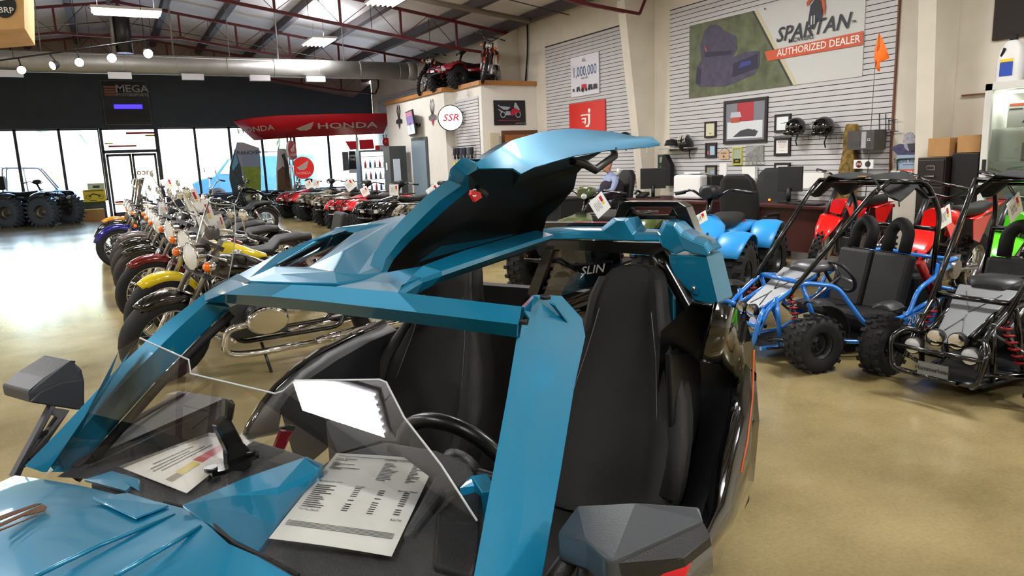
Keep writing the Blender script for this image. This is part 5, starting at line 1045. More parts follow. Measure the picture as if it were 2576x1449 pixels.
# ---------------------------------------------------------------- dirt bikes
def dirtbike(label, loc, rz, paint, small=False, group='dirt bikes', R=.32, lean=-.1, steer=.35, old=False):
    t = thing('dirt_bike', label, 'dirt bike', loc, rz, group); t.rotation_euler = (lean, 0, rz)
    wb = 1.25; xa = wb / 2; rk = .46; A = Vector((xa, 0, R)); up = Vector((-math.sin(rk), 0, math.cos(rk))); sh = A + up * .62
    Ts = Matrix.Translation(sh) @ Matrix.Rotation(steer, 4, up) @ Matrix.Translation(-sh)
    def F(): b = MB(); b.T = Ts; return b
    wheel(t, 'front_wheel', tuple(A), R, .08, R - .07, 'spoke', RUB, 26, rim=ALU, T=Ts, kh=.02); wheel(t, 'rear_wheel', (-xa, 0, R * .95), R * .95, .11, R * .95 - .09, 'spoke', RUB, 24, rim=ALU, kh=.02)
    for sg in (1, -1): b = F().m(ALU).tube([A + Vector((0, sg * .09, 0)), A + Vector((0, sg * .09, 0)) + up * .45], .024, 8); b.m(STL).tube([A + Vector((0, sg * .09, 0)) + up * .42, A + Vector((0, sg * .09, 0)) + up * .76], .028, 8); b.build('fork_leg', t)
    b = F().m(paint); c = A + up * .42; b.grid([[c + Vector((x, y * w_, z - .35 * y * y)) for y in (-.1, -.05, 0, .05, .1)] for x, w_, z in ((.42, .35, -.18), (.3, .9, -.04), (.15, 1.1, .06), (0, 1.1, .06), (-.15, .8, 0), (-.24, .5, -.08))] if not old else [[c + Vector((x, y * .7, z - .3 * y * y)) for y in (-.1, 0, .1)] for x, z in ((.2, -.2), (.1, -.06), (-.02, -.04), (-.2, -.16))]); b.build('front_fender', t, solid=.004)
    if old: F().m(CHR).lathe([(0, -.1), (.08, -.06), (.085, 0)], tuple(A + up * .66 + Vector((.1, 0, 0))), 'x', 14).build('headlamp', t); [F().m(AMB).ball(A + up * .64 + Vector((.06, sg * .17, 0)), .035, 8).build('turn_signal', t) for sg in (1, -1)]
    else: F().m(paint).poly([A + up * .58 + Vector((.06, y, z)) for y, z in ((-.06, -.06), (.06, -.06), (.07, .06), (.03, .1), (-.03, .1), (-.07, .06))], off=(.015, 0, 0)).build('number_plate', t)
    hb = A + up * .78; b = F().m(FRM); b.bend([hb + Vector((-.14, -.36, .13)), hb + Vector((-.05, -.2, .14)), hb + Vector((0, -.07, .02)), hb + Vector((0, .07, .02)), hb + Vector((-.05, .2, .14)), hb + Vector((-.14, .36, .13))], .012, 8, .04); b.tube([hb + Vector((-.04, -.18, .12)), hb + Vector((-.04, .18, .12))], .014, 6); ho = b.build('handlebar', t)
    for sg in (1, -1): F().m(BLK).tube([hb + Vector((-.09, sg * .27, .135)), hb + Vector((-.14, sg * .38, .13))], .018, 8).build('grip', ho); F().m(ALU).tube([hb + Vector((-.03, sg * .22, .14)), hb + Vector((-.04, sg * .35, .13))], .006, 6).build('lever', ho)
    b = MB().m(paint); loft_x(b, [(sh.x - .02, .06, sh.z - .03, .08, .8), (sh.x - .15, .14, sh.z - .04, .09, .8), (sh.x - .34, .10, sh.z - .03, .06, .8), (sh.x - .45, .05, sh.z - .03, .03, .8)]); b.build('fuel_tank', t)
    for sg in (1, -1): MB().m(paint).add([(sh.x + .04, sg * .10, sh.z), (sh.x + .0, sg * .17, sh.z - .16), (sh.x - .12, sg * .15, sh.z - .36), (sh.x - .26, sg * .13, sh.z - .22), (sh.x - .38, sg * .11, sh.z - .06)], [(0, 1, 4), (1, 2, 3), (1, 3, 4)]).build('radiator_shroud', t, solid=.006)
    b = MB().m(SEAT if not old else SEAT); loft_x(b, [(sh.x - .25, .05, sh.z + .05, .03, .7), (sh.x - .45, .08, sh.z - .0, .05, .7), (sh.x - .8, .09, sh.z - .01, .05, .7), (sh.x - 1.05, .07, sh.z + .03, .03, .7)]); b.build('seat', t)
    b = MB().m(paint); b.grid([[(x, y * w_, z - .2 * y * y) for y in (-.09, 0, .09)] for x, w_, z in ((sh.x - .6, 1.2, sh.z - .07), (sh.x - .95, 1.1, sh.z - .02), (sh.x - 1.3, .8, sh.z + .05))]); b.build('rear_fender', t, solid=.004)
    for sg in (1, -1): MB().m(paint if not small else WHT).poly([(sh.x - .55, sg * .11, sh.z - .08), (sh.x - .95, sg * .1, sh.z - .05), (sh.x - .75, sg * .12, sh.z - .3), (sh.x - .6, sg * .12, sh.z - .26)], off=(0, sg * .006, 0)).build('side_plate', t)
    b = MB().m(FRM); b.bend([sh, (sh.x - .1, 0, .28), (-.15, 0, .25), (-.2, 0, .6), (sh.x - .6, 0, sh.z - .08)], .022, 8, .08); b.tube([sh, (-.2, 0, .62)], .02, 8); b.build('frame', t)
    b = MB().m(ALU).box((.02, 0, .38), (.28, .2, .22)); b.cyl((-.02, -.13, .36), (-.02, .13, .36), .09, 16); b.m(STL)
    for k in range(5): b.box((.07, 0, .5 + k * .02), (.13, .14, .008))
    b.build('engine', t, bevel=.01)
    MB().m(CHR if old else STL).bend([(.12, -.02, .52), (.24, -.1, .45), (.1, -.13, .3), (-.3, -.13, .5), (-.5, -.13, .62)], [.018] * 17, 8, .08).build('exhaust_pipe', t)
    MB().m(ALU).tube([(-.15, -.08, .33), (-xa, -.08, R * .95)], .022, 6).build('swing_arm', t); MB().m(ALU).tube([(-.15, .08, .33), (-xa, .08, R * .95)], .022, 6).build('swing_arm', t)
    MB().m(STL).tube([(0, .1, .3), (-.02, .26, .01)], .01, 6).build('kickstand', t)
    return t
MXR = mat('dirt_bike_red', (226, 26, 22), .25, coat=.5); MXG = mat('dirt_bike_green', (90, 214, 30), .25, coat=.5)
dirtbike('red dirt bike with black handlebar between the two go-karts', (6.6, 3.85, 0), PI + .12, MXR)
dirtbike('second red dirt bike standing behind the blue go-kart seats', (7.3, 5.3, 0), PI + .1, MXR)
dirtbike('lime green dirt bike at the right edge', (6.6, 3.15, 0), PI + .05, MXG)
tag_at(2377, 545, 3.3, 50, 50, -.3, 'price tag on the handlebar of the red dirt bike'); tag_at(2553, 522, 2.5, 60, 56, -.5, 'price tag on the lime green dirt bike')
# vehicles displayed on the office roof
ZT = 3.245
dirtbike('old black motorcycle standing on the office roof, leftmost', (8.1, 18.9, ZT), PI + .55, mat('old_black_paint', (26, 26, 28), .3, coat=.4), old=True, group='vehicles on the office roof', R=.33)
quad('old red quad displayed on top of the office roof', (8.25, 17.3, ZT), PI + .25, mat('faded_red', (150, 14, 34), .35), racks=False, R=.27, tr=.42, w=.22, wb=1.15, group='vehicles on the office roof', sport=True)
dirtbike('small old red motorcycle with orange signals on the office roof corner', (8.25, 15.95, ZT), PI + .9, mat('orange_red_paint', (190, 50, 20), .3, coat=.4), old=True, group='vehicles on the office roof', R=.29)
# ================================================================ WALLS: SIGNS, FRAMES, HELMETS
LX = Vector((0, -1, 0)); LZ = Vector((0, 0, 1)); NX = Vector((-1, 0, 0))
def S(u, v, X=XR): return gx(u, v, X)
DF = mat('dark_picture_frame', (36, 26, 30), .4); DF2 = mat('black_picture_frame', (28, 28, 30), .4)
def flat(b, m_, pts): b.m(m_).add(pts, [tuple(range(len(pts)))]); return b
class Board:       # flat board on a wall: local x to the viewer's right, y up; origin = lower left corner
    def __init__(s, name, label, cat, o, w, h, xd, th=.02, base=PAP, group=None, frame=None, fw=.03, nrm=None):
        xd = Vector(xd); s.n = nrm or Vector((xd.y, -xd.x, 0)); s.t = thing(name, label, cat, o, 0, group); s.w, s.h, s.xd, s.th = w, h, xd, th
        b = MB().m(base); s.box(b, 0, 0, w, h, 0, th); s.core = b.build('board' if not frame else 'picture', s.t)
        if frame:
            b = MB().m(frame)
            for x0, y0, x1, y1 in ((-fw, -fw, w + fw, 0), (-fw, h, w + fw, h + fw), (-fw, 0, 0, h), (w, 0, w + fw, h)): s.box(b, x0, y0, x1, y1, 0, th + .012)
            b.build('frame', s.t)
        s.b = MB(); s.k = 0
    def P(s, x, y, d=0): return s.xd * x + Vector((0, 0, y)) + s.n * d
    def box(s, b, x0, y0, x1, y1, d0, d1):
        p = [s.P(x, y, d) for d in (d0, d1) for x, y in ((x0, y0), (x1, y0), (x1, y1), (x0, y1))]
        b.add(p, [(0, 1, 2, 3), (4, 7, 6, 5), (0, 4, 5, 1), (1, 5, 6, 2), (2, 6, 7, 3), (3, 7, 4, 0)])
    def poly(s, m_, pts):
        s.k += 1; d = s.th + .0015 * s.k; s.b.m(m_).add([s.P(x * s.w, y * s.h, d) for x, y in pts], [tuple(range(len(pts)))]); return s
    def rect(s, m_, x0, y0, x1, y1): return s.poly(m_, [(x0, y0), (x1, y0), (x1, y1), (x0, y1)])
    def disc(s, m_, x, y, r, n=24, sx=1): return s.poly(m_, [(x + sx * r * math.cos(2 * PI * i / n) * s.h / s.w, y + r * math.sin(2 * PI * i / n)) for i in range(n)])
    def text(s, m_, txt, x, y, size, al='CENTER', sx=1, shear=0):
        s.k += 1; s.b.m(m_).text(txt, s.P(x * s.w, y * s.h, s.th + .0015 * s.k), s.xd, (0, 0, 1), size, al, sx=sx, shear=shear); return s
    def done(s): 
        if s.b.f: s.b.build('printed_design', s.core, recalc=False)
        return s.t
def wall_board(name, label, cat, u0, v0, u1, v1, X=XR - .02, **k):   # top-left pixel, bottom-right pixel
    a = S(u0, v0, X); c = S(u1, v1, X); w = a.y - c.y; h_ = a.z - c.z; return Board(name, label, cat, (X, a.y, c.z), w, h_, LX, nrm=NX, **k)
# --- the mower banner (its photo shows a generic ride-on mower on grass)
BN = mat('banner_vinyl', (208, 208, 204), .5, bump=.5, bscale=3); GRS = mat('printed_grass', (98, 104, 76), .6, noise=.35, nscale=5); MOW = mat('printed_mower', (78, 72, 92), .6, noise=.2, nscale=9); MOW2 = mat('printed_mower_dark', (50, 46, 66), .6); BOR = mat('banner_orange', (206, 88, 54), .5); INKD = mat('banner_charcoal', (52, 54, 62), .5)
a0 = S(1738, 64); a1 = S(2172, 192)
B = Board('mower_banner', 'large white and green vinyl mower dealer banner high on the long slatwall', 'banner', (XR - .02, a0.y, a1.z), a0.y - a1.y, 3.79 - .1 - a1.z, LX, .012, BN, nrm=NX)
B.poly(GRS, [(0, 0), (.665, 0), (.43, .985), (0, 1)]).poly(mat('tan_line', (206, 196, 160), .6), [(.665, 0), (.685, 0), (.45, .985), (.43, .985)]).poly(INKD, [(.652, 0), (.662, 0), (.427, .985), (.417, .985)])
B.poly(MOW, [(.05, .2), (.08, .14), (.26, .10), (.30, .12), (.44, .2), (.47, .3), (.47, .48), (.38, .50), (.30, .46), (.33, .56), (.32, .72), (.25, .82), (.2, .92), (.15, .95), (.11, .88), (.08, .7), (.09, .5), (.06, .42)])
B.poly(MOW2, [(.3, .2), (.46, .27), (.46, .45), (.31, .38)]).poly(MOW2, [(.05, .2), (.08, .17), (.09, .38), (.06, .42)]).poly(MOW2, [(.11, .6), (.3, .55), (.29, .5), (.12, .53)]).poly(mat('mower_blue', (66, 70, 140), .6), [(.34, .3), (.42, .33), (.42, .38), (.36, .38)]).poly(BOR, [(.12, .62), (.135, .6), (.115, .7)])
B.poly(BOR, [(.52, .335), (1, .335), (1, .48), (.50, .475 - .02)]).text(PAP, 'AUTHORIZED DEALER', .78, .405, .145, sx=.98)
B.text(INKD, 'SPARTAN', .75, .615, .30, sx=1.0, shear=.25).text(INKD, 'MOWERS', .70, .525, .09, sx=1.2).text(INK, 'TM', .955, .60, .05)
B.poly(INKD, [(.735, .70), (.745, .88), (.765, .93), (.795, .92), (.805, .8), (.80, .66), (.785, .72), (.765, .6), (.75, .62)]).poly(BN, [(.75, .66), (.756, .66), (.756, .76), (.75, .76)]).poly(BN, [(.764, .66), (.77, .66), (.77, .76), (.764, .76)]).poly(BOR, [(.725, .92), (.74, .97), (.78, .99), (.81, .95), (.82, .82), (.815, .7), (.808, .8), (.80, .9), (.775, .94), (.745, .93), (.73, .87)])
for x_ in (.02, .25, .5, .75, .98): B.disc(STL, x_, .97, .012, 10)
B.done()
# framed pictures on the long slatwall
def fr(label, u0, v0, u1, v1, base, f=DF, fw=.03, name='picture_frame', cat='picture', **k): return wall_board(name, label, cat, u0, v0, u1, v1, frame=f, fw=fw, base=base, **k)
B = fr('large black-framed picture of a red barn and white car in the middle of the slatwall', 1829, 262, 1925, 350, mat('print_grey', (128, 128, 136), .3, coat=.6), fw=.05)
B.rect(mat('barn_red', (176, 50, 60), .4), .3, .5, .72, 1).rect(mat('snow_white', (220, 224, 226), .25), .04, .05, .95, .5).poly(mat('barn_roof', (190, 190, 204), .4), [(.12, .62), (.42, .62), (.38, .76), (.14, .76)]).rect(mat('barn_side', (180, 84, 60), .5), .14, .48, .38, .62).poly(INK, [(.2, .1), (.75, .1), (.85, .22), (.6, .3), (.4, .26)]).disc(INK, .75, .18, .09).done()
B = fr('small framed certificate with cream paper, upper left of the big picture', 1778, 311, 1800, 341, mat('cream_paper', (216, 214, 178), .5)); B.disc(INK, .5, .2, .06).done()
B = fr('small dark-framed photo with orange figure, left of the wooden plaque', 1780, 364, 1801, 392, mat('print_dark', (58, 60, 70), .3)); B.rect(mat('print_sky', (170, 200, 214), .4), .4, .1, .95, .85).rect(BOR, .1, .15, .28, .45).done()
B = fr('small dark-framed landscape photo below the other two small frames', 1780, 420, 1801, 446, mat('print_olive', (146, 146, 124), .4)); B.rect(mat('print_blue', (140, 172, 206), .4), .45, .35, .9, .65).done()
B = wall_board('wooden_plaque', 'small light wooden plaque hanging from a cord', 'plaque', 1811, 379, 1835, 400, base=mat('pale_wood', (206, 170, 134), .6)); B.disc(INK, .5, .3, .14).text(INK, 'HORSES', .5, .68, .035).done()
tag(MB().m(STL).tube([S(1813, 379, XR - .05), S(1823, 371, XR - .04), S(1834, 378, XR - .05)], .004, 5).build('plaque_cord'), 'thin cord holding the small wooden plaque on the slatwall', 'cord')
B = fr('narrow gold-edged award plaque with a black lower panel', 1847, 374, 1866, 412, mat('award_grey', (168, 176, 150), .3), f=mat('gold_edge', (220, 214, 90), .25, .4), fw=.018, name='award_plaque', cat='plaque'); B.rect(DF2, .05, .04, .95, .34).rect(YEL, .3, .16, .7, .22).done()
B = wall_board('grey_metal_print', 'square grey metal print with lettering along its bottom', 'picture', 1878, 367, 1922, 414, base=mat('pewter_print', (134, 134, 128), .5, noise=.3, nscale=20)); B.rect(mat('pewter_dark', (96, 96, 92), .5), 0, 0, 1, .14).poly(mat('pewter_light', (160, 160, 156), .5), [(0, .45), (0, .9), (.9, 1), (.6, .9), (.2, .6)]).text(PAP, 'FORCED TO WORK', .5, .07, .05).done()
B = fr('framed white certificate half hidden by the left black helmet', 1956, 294, 1986, 326, mat('blank_white', (240, 246, 246), .3), fw=.035); B.done()  # plain white picture without any print
B = fr('framed certificate with a small red heading, below the helmets', 1955, 353, 1985, 385, PAP, fw=.035); B.text(INKD, 'AWARD', .5, .85, .045).rect(RED, .2, .68, .8, .7).rect(INK, .25, .56, .75, .57).rect(RED, .3, .45, .7, .46).rect(INK, .3, .2, .7, .21).done()
B = fr('framed certificate with a red star, lowest of the three', 1955, 415, 1984, 446, PAP, fw=.035)
B.poly(mat('pale_red', (220, 120, 130), .5), [(.5 + (.16 if i % 2 == 0 else .07) * math.cos(PI / 2 + i * PI / 5), .72 + (.2 if i % 2 == 0 else .09) * math.sin(PI / 2 + i * PI / 5)) for i in range(10)]).rect(INK, .3, .42, .7, .43).rect(INK, .35, .3, .65, .31).done()
B = wall_board('curled_sheet', 'curled white paper sheet pinned beside the office chair', 'paper', 1812, 411, 1829, 443, base=PAP); B.done()
B = fr('small framed black notice beside the printer, on the cream wall', 1659, 391, 1673, 427, mat('notice_black', (50, 60, 54), .4), f=mat('grey_edge', (120, 126, 126), .5), fw=.02); B.rect(mat('notice_pale', (150, 160, 140), .5), .15, .5, .85, .9).rect(YEL, .3, .15, .7, .25).done()
# left slatwall: 1,000,000 poster and red sign
B = wall_board('tractor_poster', 'white 1,000,000 poster with a row of small tractors on the left slatwall', 'poster', 1437, 147, 1509, 234, base=mat('poster_white', (226, 224, 232), .4), X=XR - .03)
B.text(mat('poster_blue', (66, 100, 138), .5), '1,000,000', .5, .6, .30, sx=.78).text(INK, 'units sold', .5, .44, .07)
for i, x_ in enumerate((.1, .28, .5, .72, .9)):
    m_ = RED if i == 2 else INKD; s_ = (.05, .08, .12, .09, .08)[i]; B.rect(m_, x_ - s_ * .8, .16, x_ + s_ * .6, .16 + s_ * 1.0).disc(BLK, x_ - s_ * .5, .15, s_ * .5, 14).disc(BLK, x_ + s_ * .6, .14, s_ * .35, 12)
B.text(INK, 'AS', .5, .88, .10); B.done()
B = wall_board('red_sign', 'square red sign with a white outlined figure on the left slatwall', 'sign', 1433, 263, 1525, 366, base=mat('sign_red', (214, 46, 36), .45), X=XR - .03)
for w_, m_ in ((.035, PAP),):
    B.disc(m_, .58, .80, .05); B.poly(m_, [(.545, .73), (.61, .73), (.60, .52), (.56, .44), (.47, .44), (.48, .48), (.53, .485), (.55, .54)]).poly(m_, [(.33, .70), (.55, .70), (.55, .73), (.36, .73)]).poly(m_, [(.36, .62), (.49, .62), (.49, .65), (.38, .65)]).poly(m_, [(.46, .64), (.50, .64), (.49, .52), (.45, .50)]).poly(m_, [(.38, .55), (.47, .55), (.47, .57), (.40, .57)])
B.done()
tag(MB().m(WHT).box(S(1618, 374, 9.12), (.02, .24, .16)).build('thermostat'), 'small white wall control box on the tapered column', 'control box')
# wire racks and pegs
def helmet(label, p, s_, paint, yaw=0, face=True, tiltx=0, vis=None, stripe=None):
    t = thing('motorcycle_helmet', label, 'helmet', p, yaw, 'helmets on the wall', rot=(tiltx, 0, yaw))
    rows = []
    for i in range(11):
        ph = PI * i / 10 * .86; rows.append([(s_ * math.sin(ph) * math.cos(a) * (1.12 if math.cos(a) > 0 else 1.0), s_ * .86 * math.sin(ph) * math.sin(a), s_ * math.cos(ph)) for a in [2 * PI * k / 22 for k in range(22)]])
    sh_ = MB().m(paint).grid(rows, True, True).build('shell', t, solid=.008)
    if face:
        MB().m(vis or GBLK).grid([[(s_ * 1.06 * math.cos(a), s_ * .80 * math.sin(a), z) for a in [(-1.0 + 2.0 * k / 10) for k in range(11)]] for z in (-.25 * s_, 0, .28 * s_)]).build('visor', t, solid=.004)
        MB().m(paint).loft([[(s_ * (.95 + .28 * math.cos(a) ** 2) * math.cos(a) + dx, s_ * .8 * math.sin(a), z) for a in [(-1.2 + 2.4 * k / 10) for k in range(11)]] + [(s_ * .85 * math.cos(a), s_ * .7 * math.sin(a), z) for a in [(1.2 - 2.4 * k / 10) for k in range(11)]] for z, dx in ((-.75 * s_, .0), (-.5 * s_, .03), (-.3 * s_, .0))]).build('chin_bar', t)
    MB().m(paint).poly([(s_ * .9, -s_ * .5, s_ * .5), (s_ * .9, s_ * .5, s_ * .5), (s_ * 1.5, s_ * .35, s_ * .42), (s_ * 1.5, -s_ * .35, s_ * .42)], off=(0, 0, .01)).build('peak', t)
    if stripe:
        b = MB().m(stripe)
        for yy in (-.45, -.2, .2, .45): b.tube([(s_ * 1.02 * math.sin(a) * 1.06, yy * s_ * (.4 + .6 * math.cos(a * .6)), s_ * 1.02 * math.cos(a)) for a in [(-1.2 + 2.6 * k / 8) for k in range(9)]], .016, 5)
        b.build('stripe', sh_)
    MB().m(BLKM).tube([(0, s_ * .5, -s_ * .7), (.02, s_ * .3, -s_ * 1.4), (.0, s_ * .32, -s_ * 1.9)], .010, 5).build('chin_strap', t); return t
helmet('black motorcycle helmet hanging on the slatwall, left of the pair', S(2003, 320, 9.1), .145, GBLK, PI - .5)
helmet('black motorcycle helmet hanging on the slatwall, right of the pair', S(2073, 320, 9.1), .155, GBLK, PI - .3)
helmet('black and white striped helmet hanging left of the small frames', S(1724, 362, 9.15), .15, mat('helmet_black', (30, 28, 30), .3), PI + .4, face=False, tiltx=.2, stripe=mat('helmet_white', (210, 206, 196), .35))
helmet('dark helmet partly hidden behind the raised roof panel tip', S(1572, 348, 9.15), .13, BLKM, PI, face=False)
b = MB().m(STL)
for u in range(1950, 2120, 14): b.tube([S(u, 340, XR - .03), S(u, 352, XR - .2)], .004, 4)
b.tube([S(1945, 346, XR - .05), S(2125, 338, XR - .05)], .006, 5); b.tube([S(1945, 346, XR - .05), S(2125, 338, XR - .05)], .006, 5); tag(b.build('wire_rack'), 'thin wire rail of hooks behind the two black helmets', 'rack')
b = MB().m(STL)
for u, v0, v1 in ((2212, 286, 334), (2228, 286, 334), (2236, 300, 328), (2251, 300, 328)): b.tube([S(u, v0, XR - .03), S(u, v1, XR - .03), S(u + 4, v1 + 2, XR - .12)], .005, 4)
b.tube([S(2208, 334, XR - .04), S(2260, 330, XR - .04)], .006, 4); b.tube([S(2234, 303, XR - .04), S(2258, 301, XR - .04)], .005, 4); tag(b.build('wire_rack'), 'empty wire display hooks at the right end of the slatwall', 'rack')
b = MB().m(mat('clear_shelf', (150, 150, 150), .2)).box(S(1705, 373, 9.16), (.26, .8, .02)); tag(b.build('wall_shelf'), 'narrow shelf under the striped helmet', 'shelf')
tag(MB().m(BLKM).lathe([(0, .12), (.1, .1), (.13, .03), (.14, 0), (.11, 0)], tuple(S(1690, 366, 9.15)), 'z', 18).build('black_cap'), 'black cap sitting on the narrow wall shelf', 'cap')
t = thing('hanging_jacket', 'black jacket hanging on the wall behind the printer', 'jacket', S(1682, 440, 9.18)); MB().m(BLKM).add([(0, .05, .38), (0, -.02, .38), (0, -.16, .18), (0, -.15, -.2), (0, .16, -.2), (0, .12, .1)], [(0, 1, 2, 3, 4, 5)]).build('cloth', t, solid=.1)
CAM2 = mat('hunting_camo', (126, 100, 40), .7, noise=.7, nscale=14)
t = thing('camouflage_garment', 'long camouflage garment hanging on the slatwall', 'clothing', S(2130, 380, 9.15)); b = MB().m(CAM2); ga = S(2130, 380, 9.15)
gp_ = [S(u, v, 9.15) - ga for u, v in ((2127, 312), (2150, 312), (2152, 340), (2146, 370), (2150, 420), (2146, 500), (2100, 520), (2106, 440), (2118, 380), (2120, 340))]
b.poly(gp_, off=(.1, 0, 0)); b.build('cloth', t, bevel=.02)
t = thing('boxed_goods', 'dark grey packaged box mounted on the slatwall right of the camouflage garment', 'box', S(2180, 352, 9.1)); MB().m(mat('pack_dark', (72, 68, 66), .5, noise=.2, nscale=12)).box((0, 0, 0), (.26, .40, .26)).build('carton', t); q = MB().m(mat('pack_silver', (170, 170, 172), .3)).box((-.132, -.05, .0), (.004, .07, .22)).m(INK).box((-.132, .08, -.04), (.004, .14, .05)); q.m(PAP).text('CR', (-.134, -.13, 0), LX, LZ, .05); q.build('carton_print', t)
B = wall_board('sticker_card', 'white card with two round dark badges near the camouflage garment', 'card', 2150, 402, 2198, 424, base=PAP, X=9.1); B.disc(DRED, .28, .5, .4).disc(INKD, .74, .5, .34).text(PAP, 'GNC', .28, .5, .05).done()
# cardboard cut-out of a rider with posters below
t = thing('rider_cutout', 'flat cardboard cut-out of a motocross rider with grey helmet above the posters', 'cut-out', S(2285, 380, 9.0)); ga = S(2285, 380, 9.0)
q = MB().m(mat('racing_jersey', (62, 60, 92), .6, noise=.4, nscale=20)).poly([S(u, v, 9.0) - ga for u, v in ((2240, 372), (2262, 362), (2300, 364), (2318, 385), (2314, 402), (2262, 402), (2256, 388))], off=(.012, 0, 0)); q.build('printed_body', t)
MB().m(mat('printed_helmet', (150, 148, 156), .5, noise=.4, nscale=30)).poly([S(2288 + 16 * math.cos(a), 356 + 24 * math.sin(a), 8.995) - ga for a in [2 * PI * i / 20 for i in range(20)]], off=(.012, 0, 0)).build('printed_helmet', t)
MB().m(INKD).poly([S(u, v, 8.99) - ga for u, v in ((2282, 362), (2302, 360), (2300, 378), (2288, 382))]).build('printed_visor', t)
def poster(label, u0, v0, u1, v1, base, items, name='poster', X=9.0, cat='poster'):
    B = wall_board(name, label, cat, u0, v0, u1, v1, base=base, X=X, th=.006)
    for it in items: getattr(B, it[0])(*it[1:])
    return B.done()
poster('pale blue poster reading Stupid hurts on the stand below the rider cut-out', 2256, 390, 2312, 426, mat('pale_blue_poster', (150, 170, 190), .5), [('text', INKD, 'Stupid hurts.', .5, .6, .075), ('rect', INKD, .3, .3, .8, .34)])
poster('orange and red motorcycle oil poster below the pale blue one', 2262, 426, 2312, 468, mat('poster_orange', (206, 84, 50), .5), [('text', PAP, 'HONDA', .65, .78, .07), ('rect', PAP, 0, .62, 1, .66), ('rect', DF2, 0, .4, 1, .5), ('text', PAP, 'RIDER TRAINING', .5, .45, .04), ('rect', PAP, .0, .12, 1, .18)])
b = MB().m(STL).bend([S(2262, 520, 8.98), S(2256, 400, 8.98), S(2312, 398, 8.98), S(2314, 520, 8.98)], .008, 6); tag(b.build('poster_stand'), 'thin metal stand holding the posters beside the filing cabinet', 'stand')
# filing cabinets and boxes
def cabinet(label, x0, y0, y1):
    t = thing('filing_cabinet', label, 'filing cabinet', (x0 + .33, (y0 + y1) / 2, 0), 0, 'filing cabinets'); w = y1 - y0; FC = mat('dark_brown_steel', (34, 26, 24), .4)
    MB().m(FC).box((0, 0, .66), (.66, w, 1.32)).build('body', t, bevel=.006)
    for k in range(4):
        d_ = MB().m(FC).box((-.335, 0, .18 + k * .32), (.016, w - .03, .30)).build('drawer', t, bevel=.004)
        b = MB().m(CHR); [b.box((-.346, y, z), (.006, a_, c_)) for y, z, a_, c_ in ((0, .26 + k * .32, .1, .006), (0, .215 + k * .32, .1, .006), (.047, .238 + k * .32, .006, .05), (-.047, .238 + k * .32, .006, .05))]; b.build('label_holder', d_); MB().m(CHR).box((-.36, 0, .14 + k * .32), (.02, .12, .016)).build('drawer_handle', d_)
cabinet('dark brown four-drawer filing cabinet against the right wall', 8.6, 5.0, 5.34)
t = thing('cardboard_box', 'brown cardboard box on top of the filing cabinet, left of two', 'cardboard box', (8.95, 5.16, 1.325), 0, 'boxes on the filing cabinet'); CB = mat('cardboard', (178, 134, 84), .8, noise=.08, nscale=10)
MB().m(CB).box((0, 0, .11), (.5, .26, .22)).build('carton', t, bevel=.004); MB().m(mat('parcel_tape', (200, 170, 120), .3)).box((0, 0, .222), (.05, .262, .002)).build('tape', t)
t = thing('storage_locker', 'wide black steel locker beside the filing cabinet', 'locker', (8.98, 4.83, 0)); MB().m(mat('black_steel', (20, 18, 18), .4)).box((0, 0, .68), (.6, .30, 1.36)).build('body', t, bevel=.006)
t = thing('cardboard_box', 'brown cardboard box on top of the black locker, right of two', 'cardboard box', (8.98, 4.83, 1.365), 0, 'boxes on the filing cabinet'); MB().m(CB).box((0, 0, .1), (.5, .26, .2)).build('carton', t, bevel=.004)
# glass display case with bottles and cartons
cp = gz(2484, 212, 2.1); t = thing('display_case', 'white-framed glass display case with bright interior at the right edge', 'display case', (cp.x, cp.y, 0)); CW = mat('white_case_paint', (214, 214, 206), .4)
b = MB().m(CW); dy = -1.3
for y in (-.035, dy): b.box((0, y, 1.05), (.06, .07, 2.1))
for z in (2.07, .35): b.box((0, dy / 2, z), (.06, -dy, .08))
b.box((.45, dy / 2, 2.08), (.9, -dy, .04)); b.box((.45, dy / 2, .16), (.9, -dy, .32)); b.build('frame', t)
MB().m(CW).box((.45, -.02, 1.2), (.86, .02, 1.8)).build('side_panel', t); MB().m(CW).box((.88, dy / 2, 1.1), (.03, -dy, 2.0)).build('back_panel', t); MB().m(tglass('case_glass', (.92, .96, .94), .06)).box((0, dy / 2, 1.2), (.006, -dy - .1, 1.7)).build('glass_door', t); MB().m(BLK).box((-.035, -.05, 1.22), (.02, .035, .14)).build('lock', t)
for z in (.85, 1.25, 1.62): MB().m(tglass('shelf_glass', (.80, .90, .86), .1)).box((.42, dy / 2, z), (.7, -dy - .1, .012)).build('shelf', t)
MB().m(mat('case_lamp', (255, 255, 250), .5, emit=5)).tube([(.1, -.12, 2.0), (.1, dy + .1, 2.0)], .018, 8).build('lamp_tube', t); area('case_light', (.3, dy / 2, 2.0), (0, 0, 0), .4, 1.1, 14, (1, 1, .97), t)
def carton(label, x, y, z, w, h_, m_, items=()):
    B = Board('parts_carton', label, 'carton', (cp.x + x, cp.y + y, z), w, h_, LX, .002, m_, 'cartons in the display case', nrm=NX)
    q = MB().m(m_).add([], []); q.box((.09, -w / 2, h_ / 2), (.17, w, h_)); q.build('carton_body', B.t)
    for it in items: getattr(B, it[0])(*it[1:])
    return B.done()
PCK = mat('carton_white', (226, 224, 216), .5)
carton('white parts carton with orange lettering on the top shelf of the display case', .18, -.14, 1.628, .3, .28, PCK, [('rect', BOR, .05, .8, .7, .9), ('rect', INKD, .05, .66, .5, .72), ('poly', STL, [(.5, .15), (.9, .8), (.95, .8), (.6, .15)]), ('rect', mat('tool_blue', (60, 60, 110), .5), .6, .4, .95, .56)])
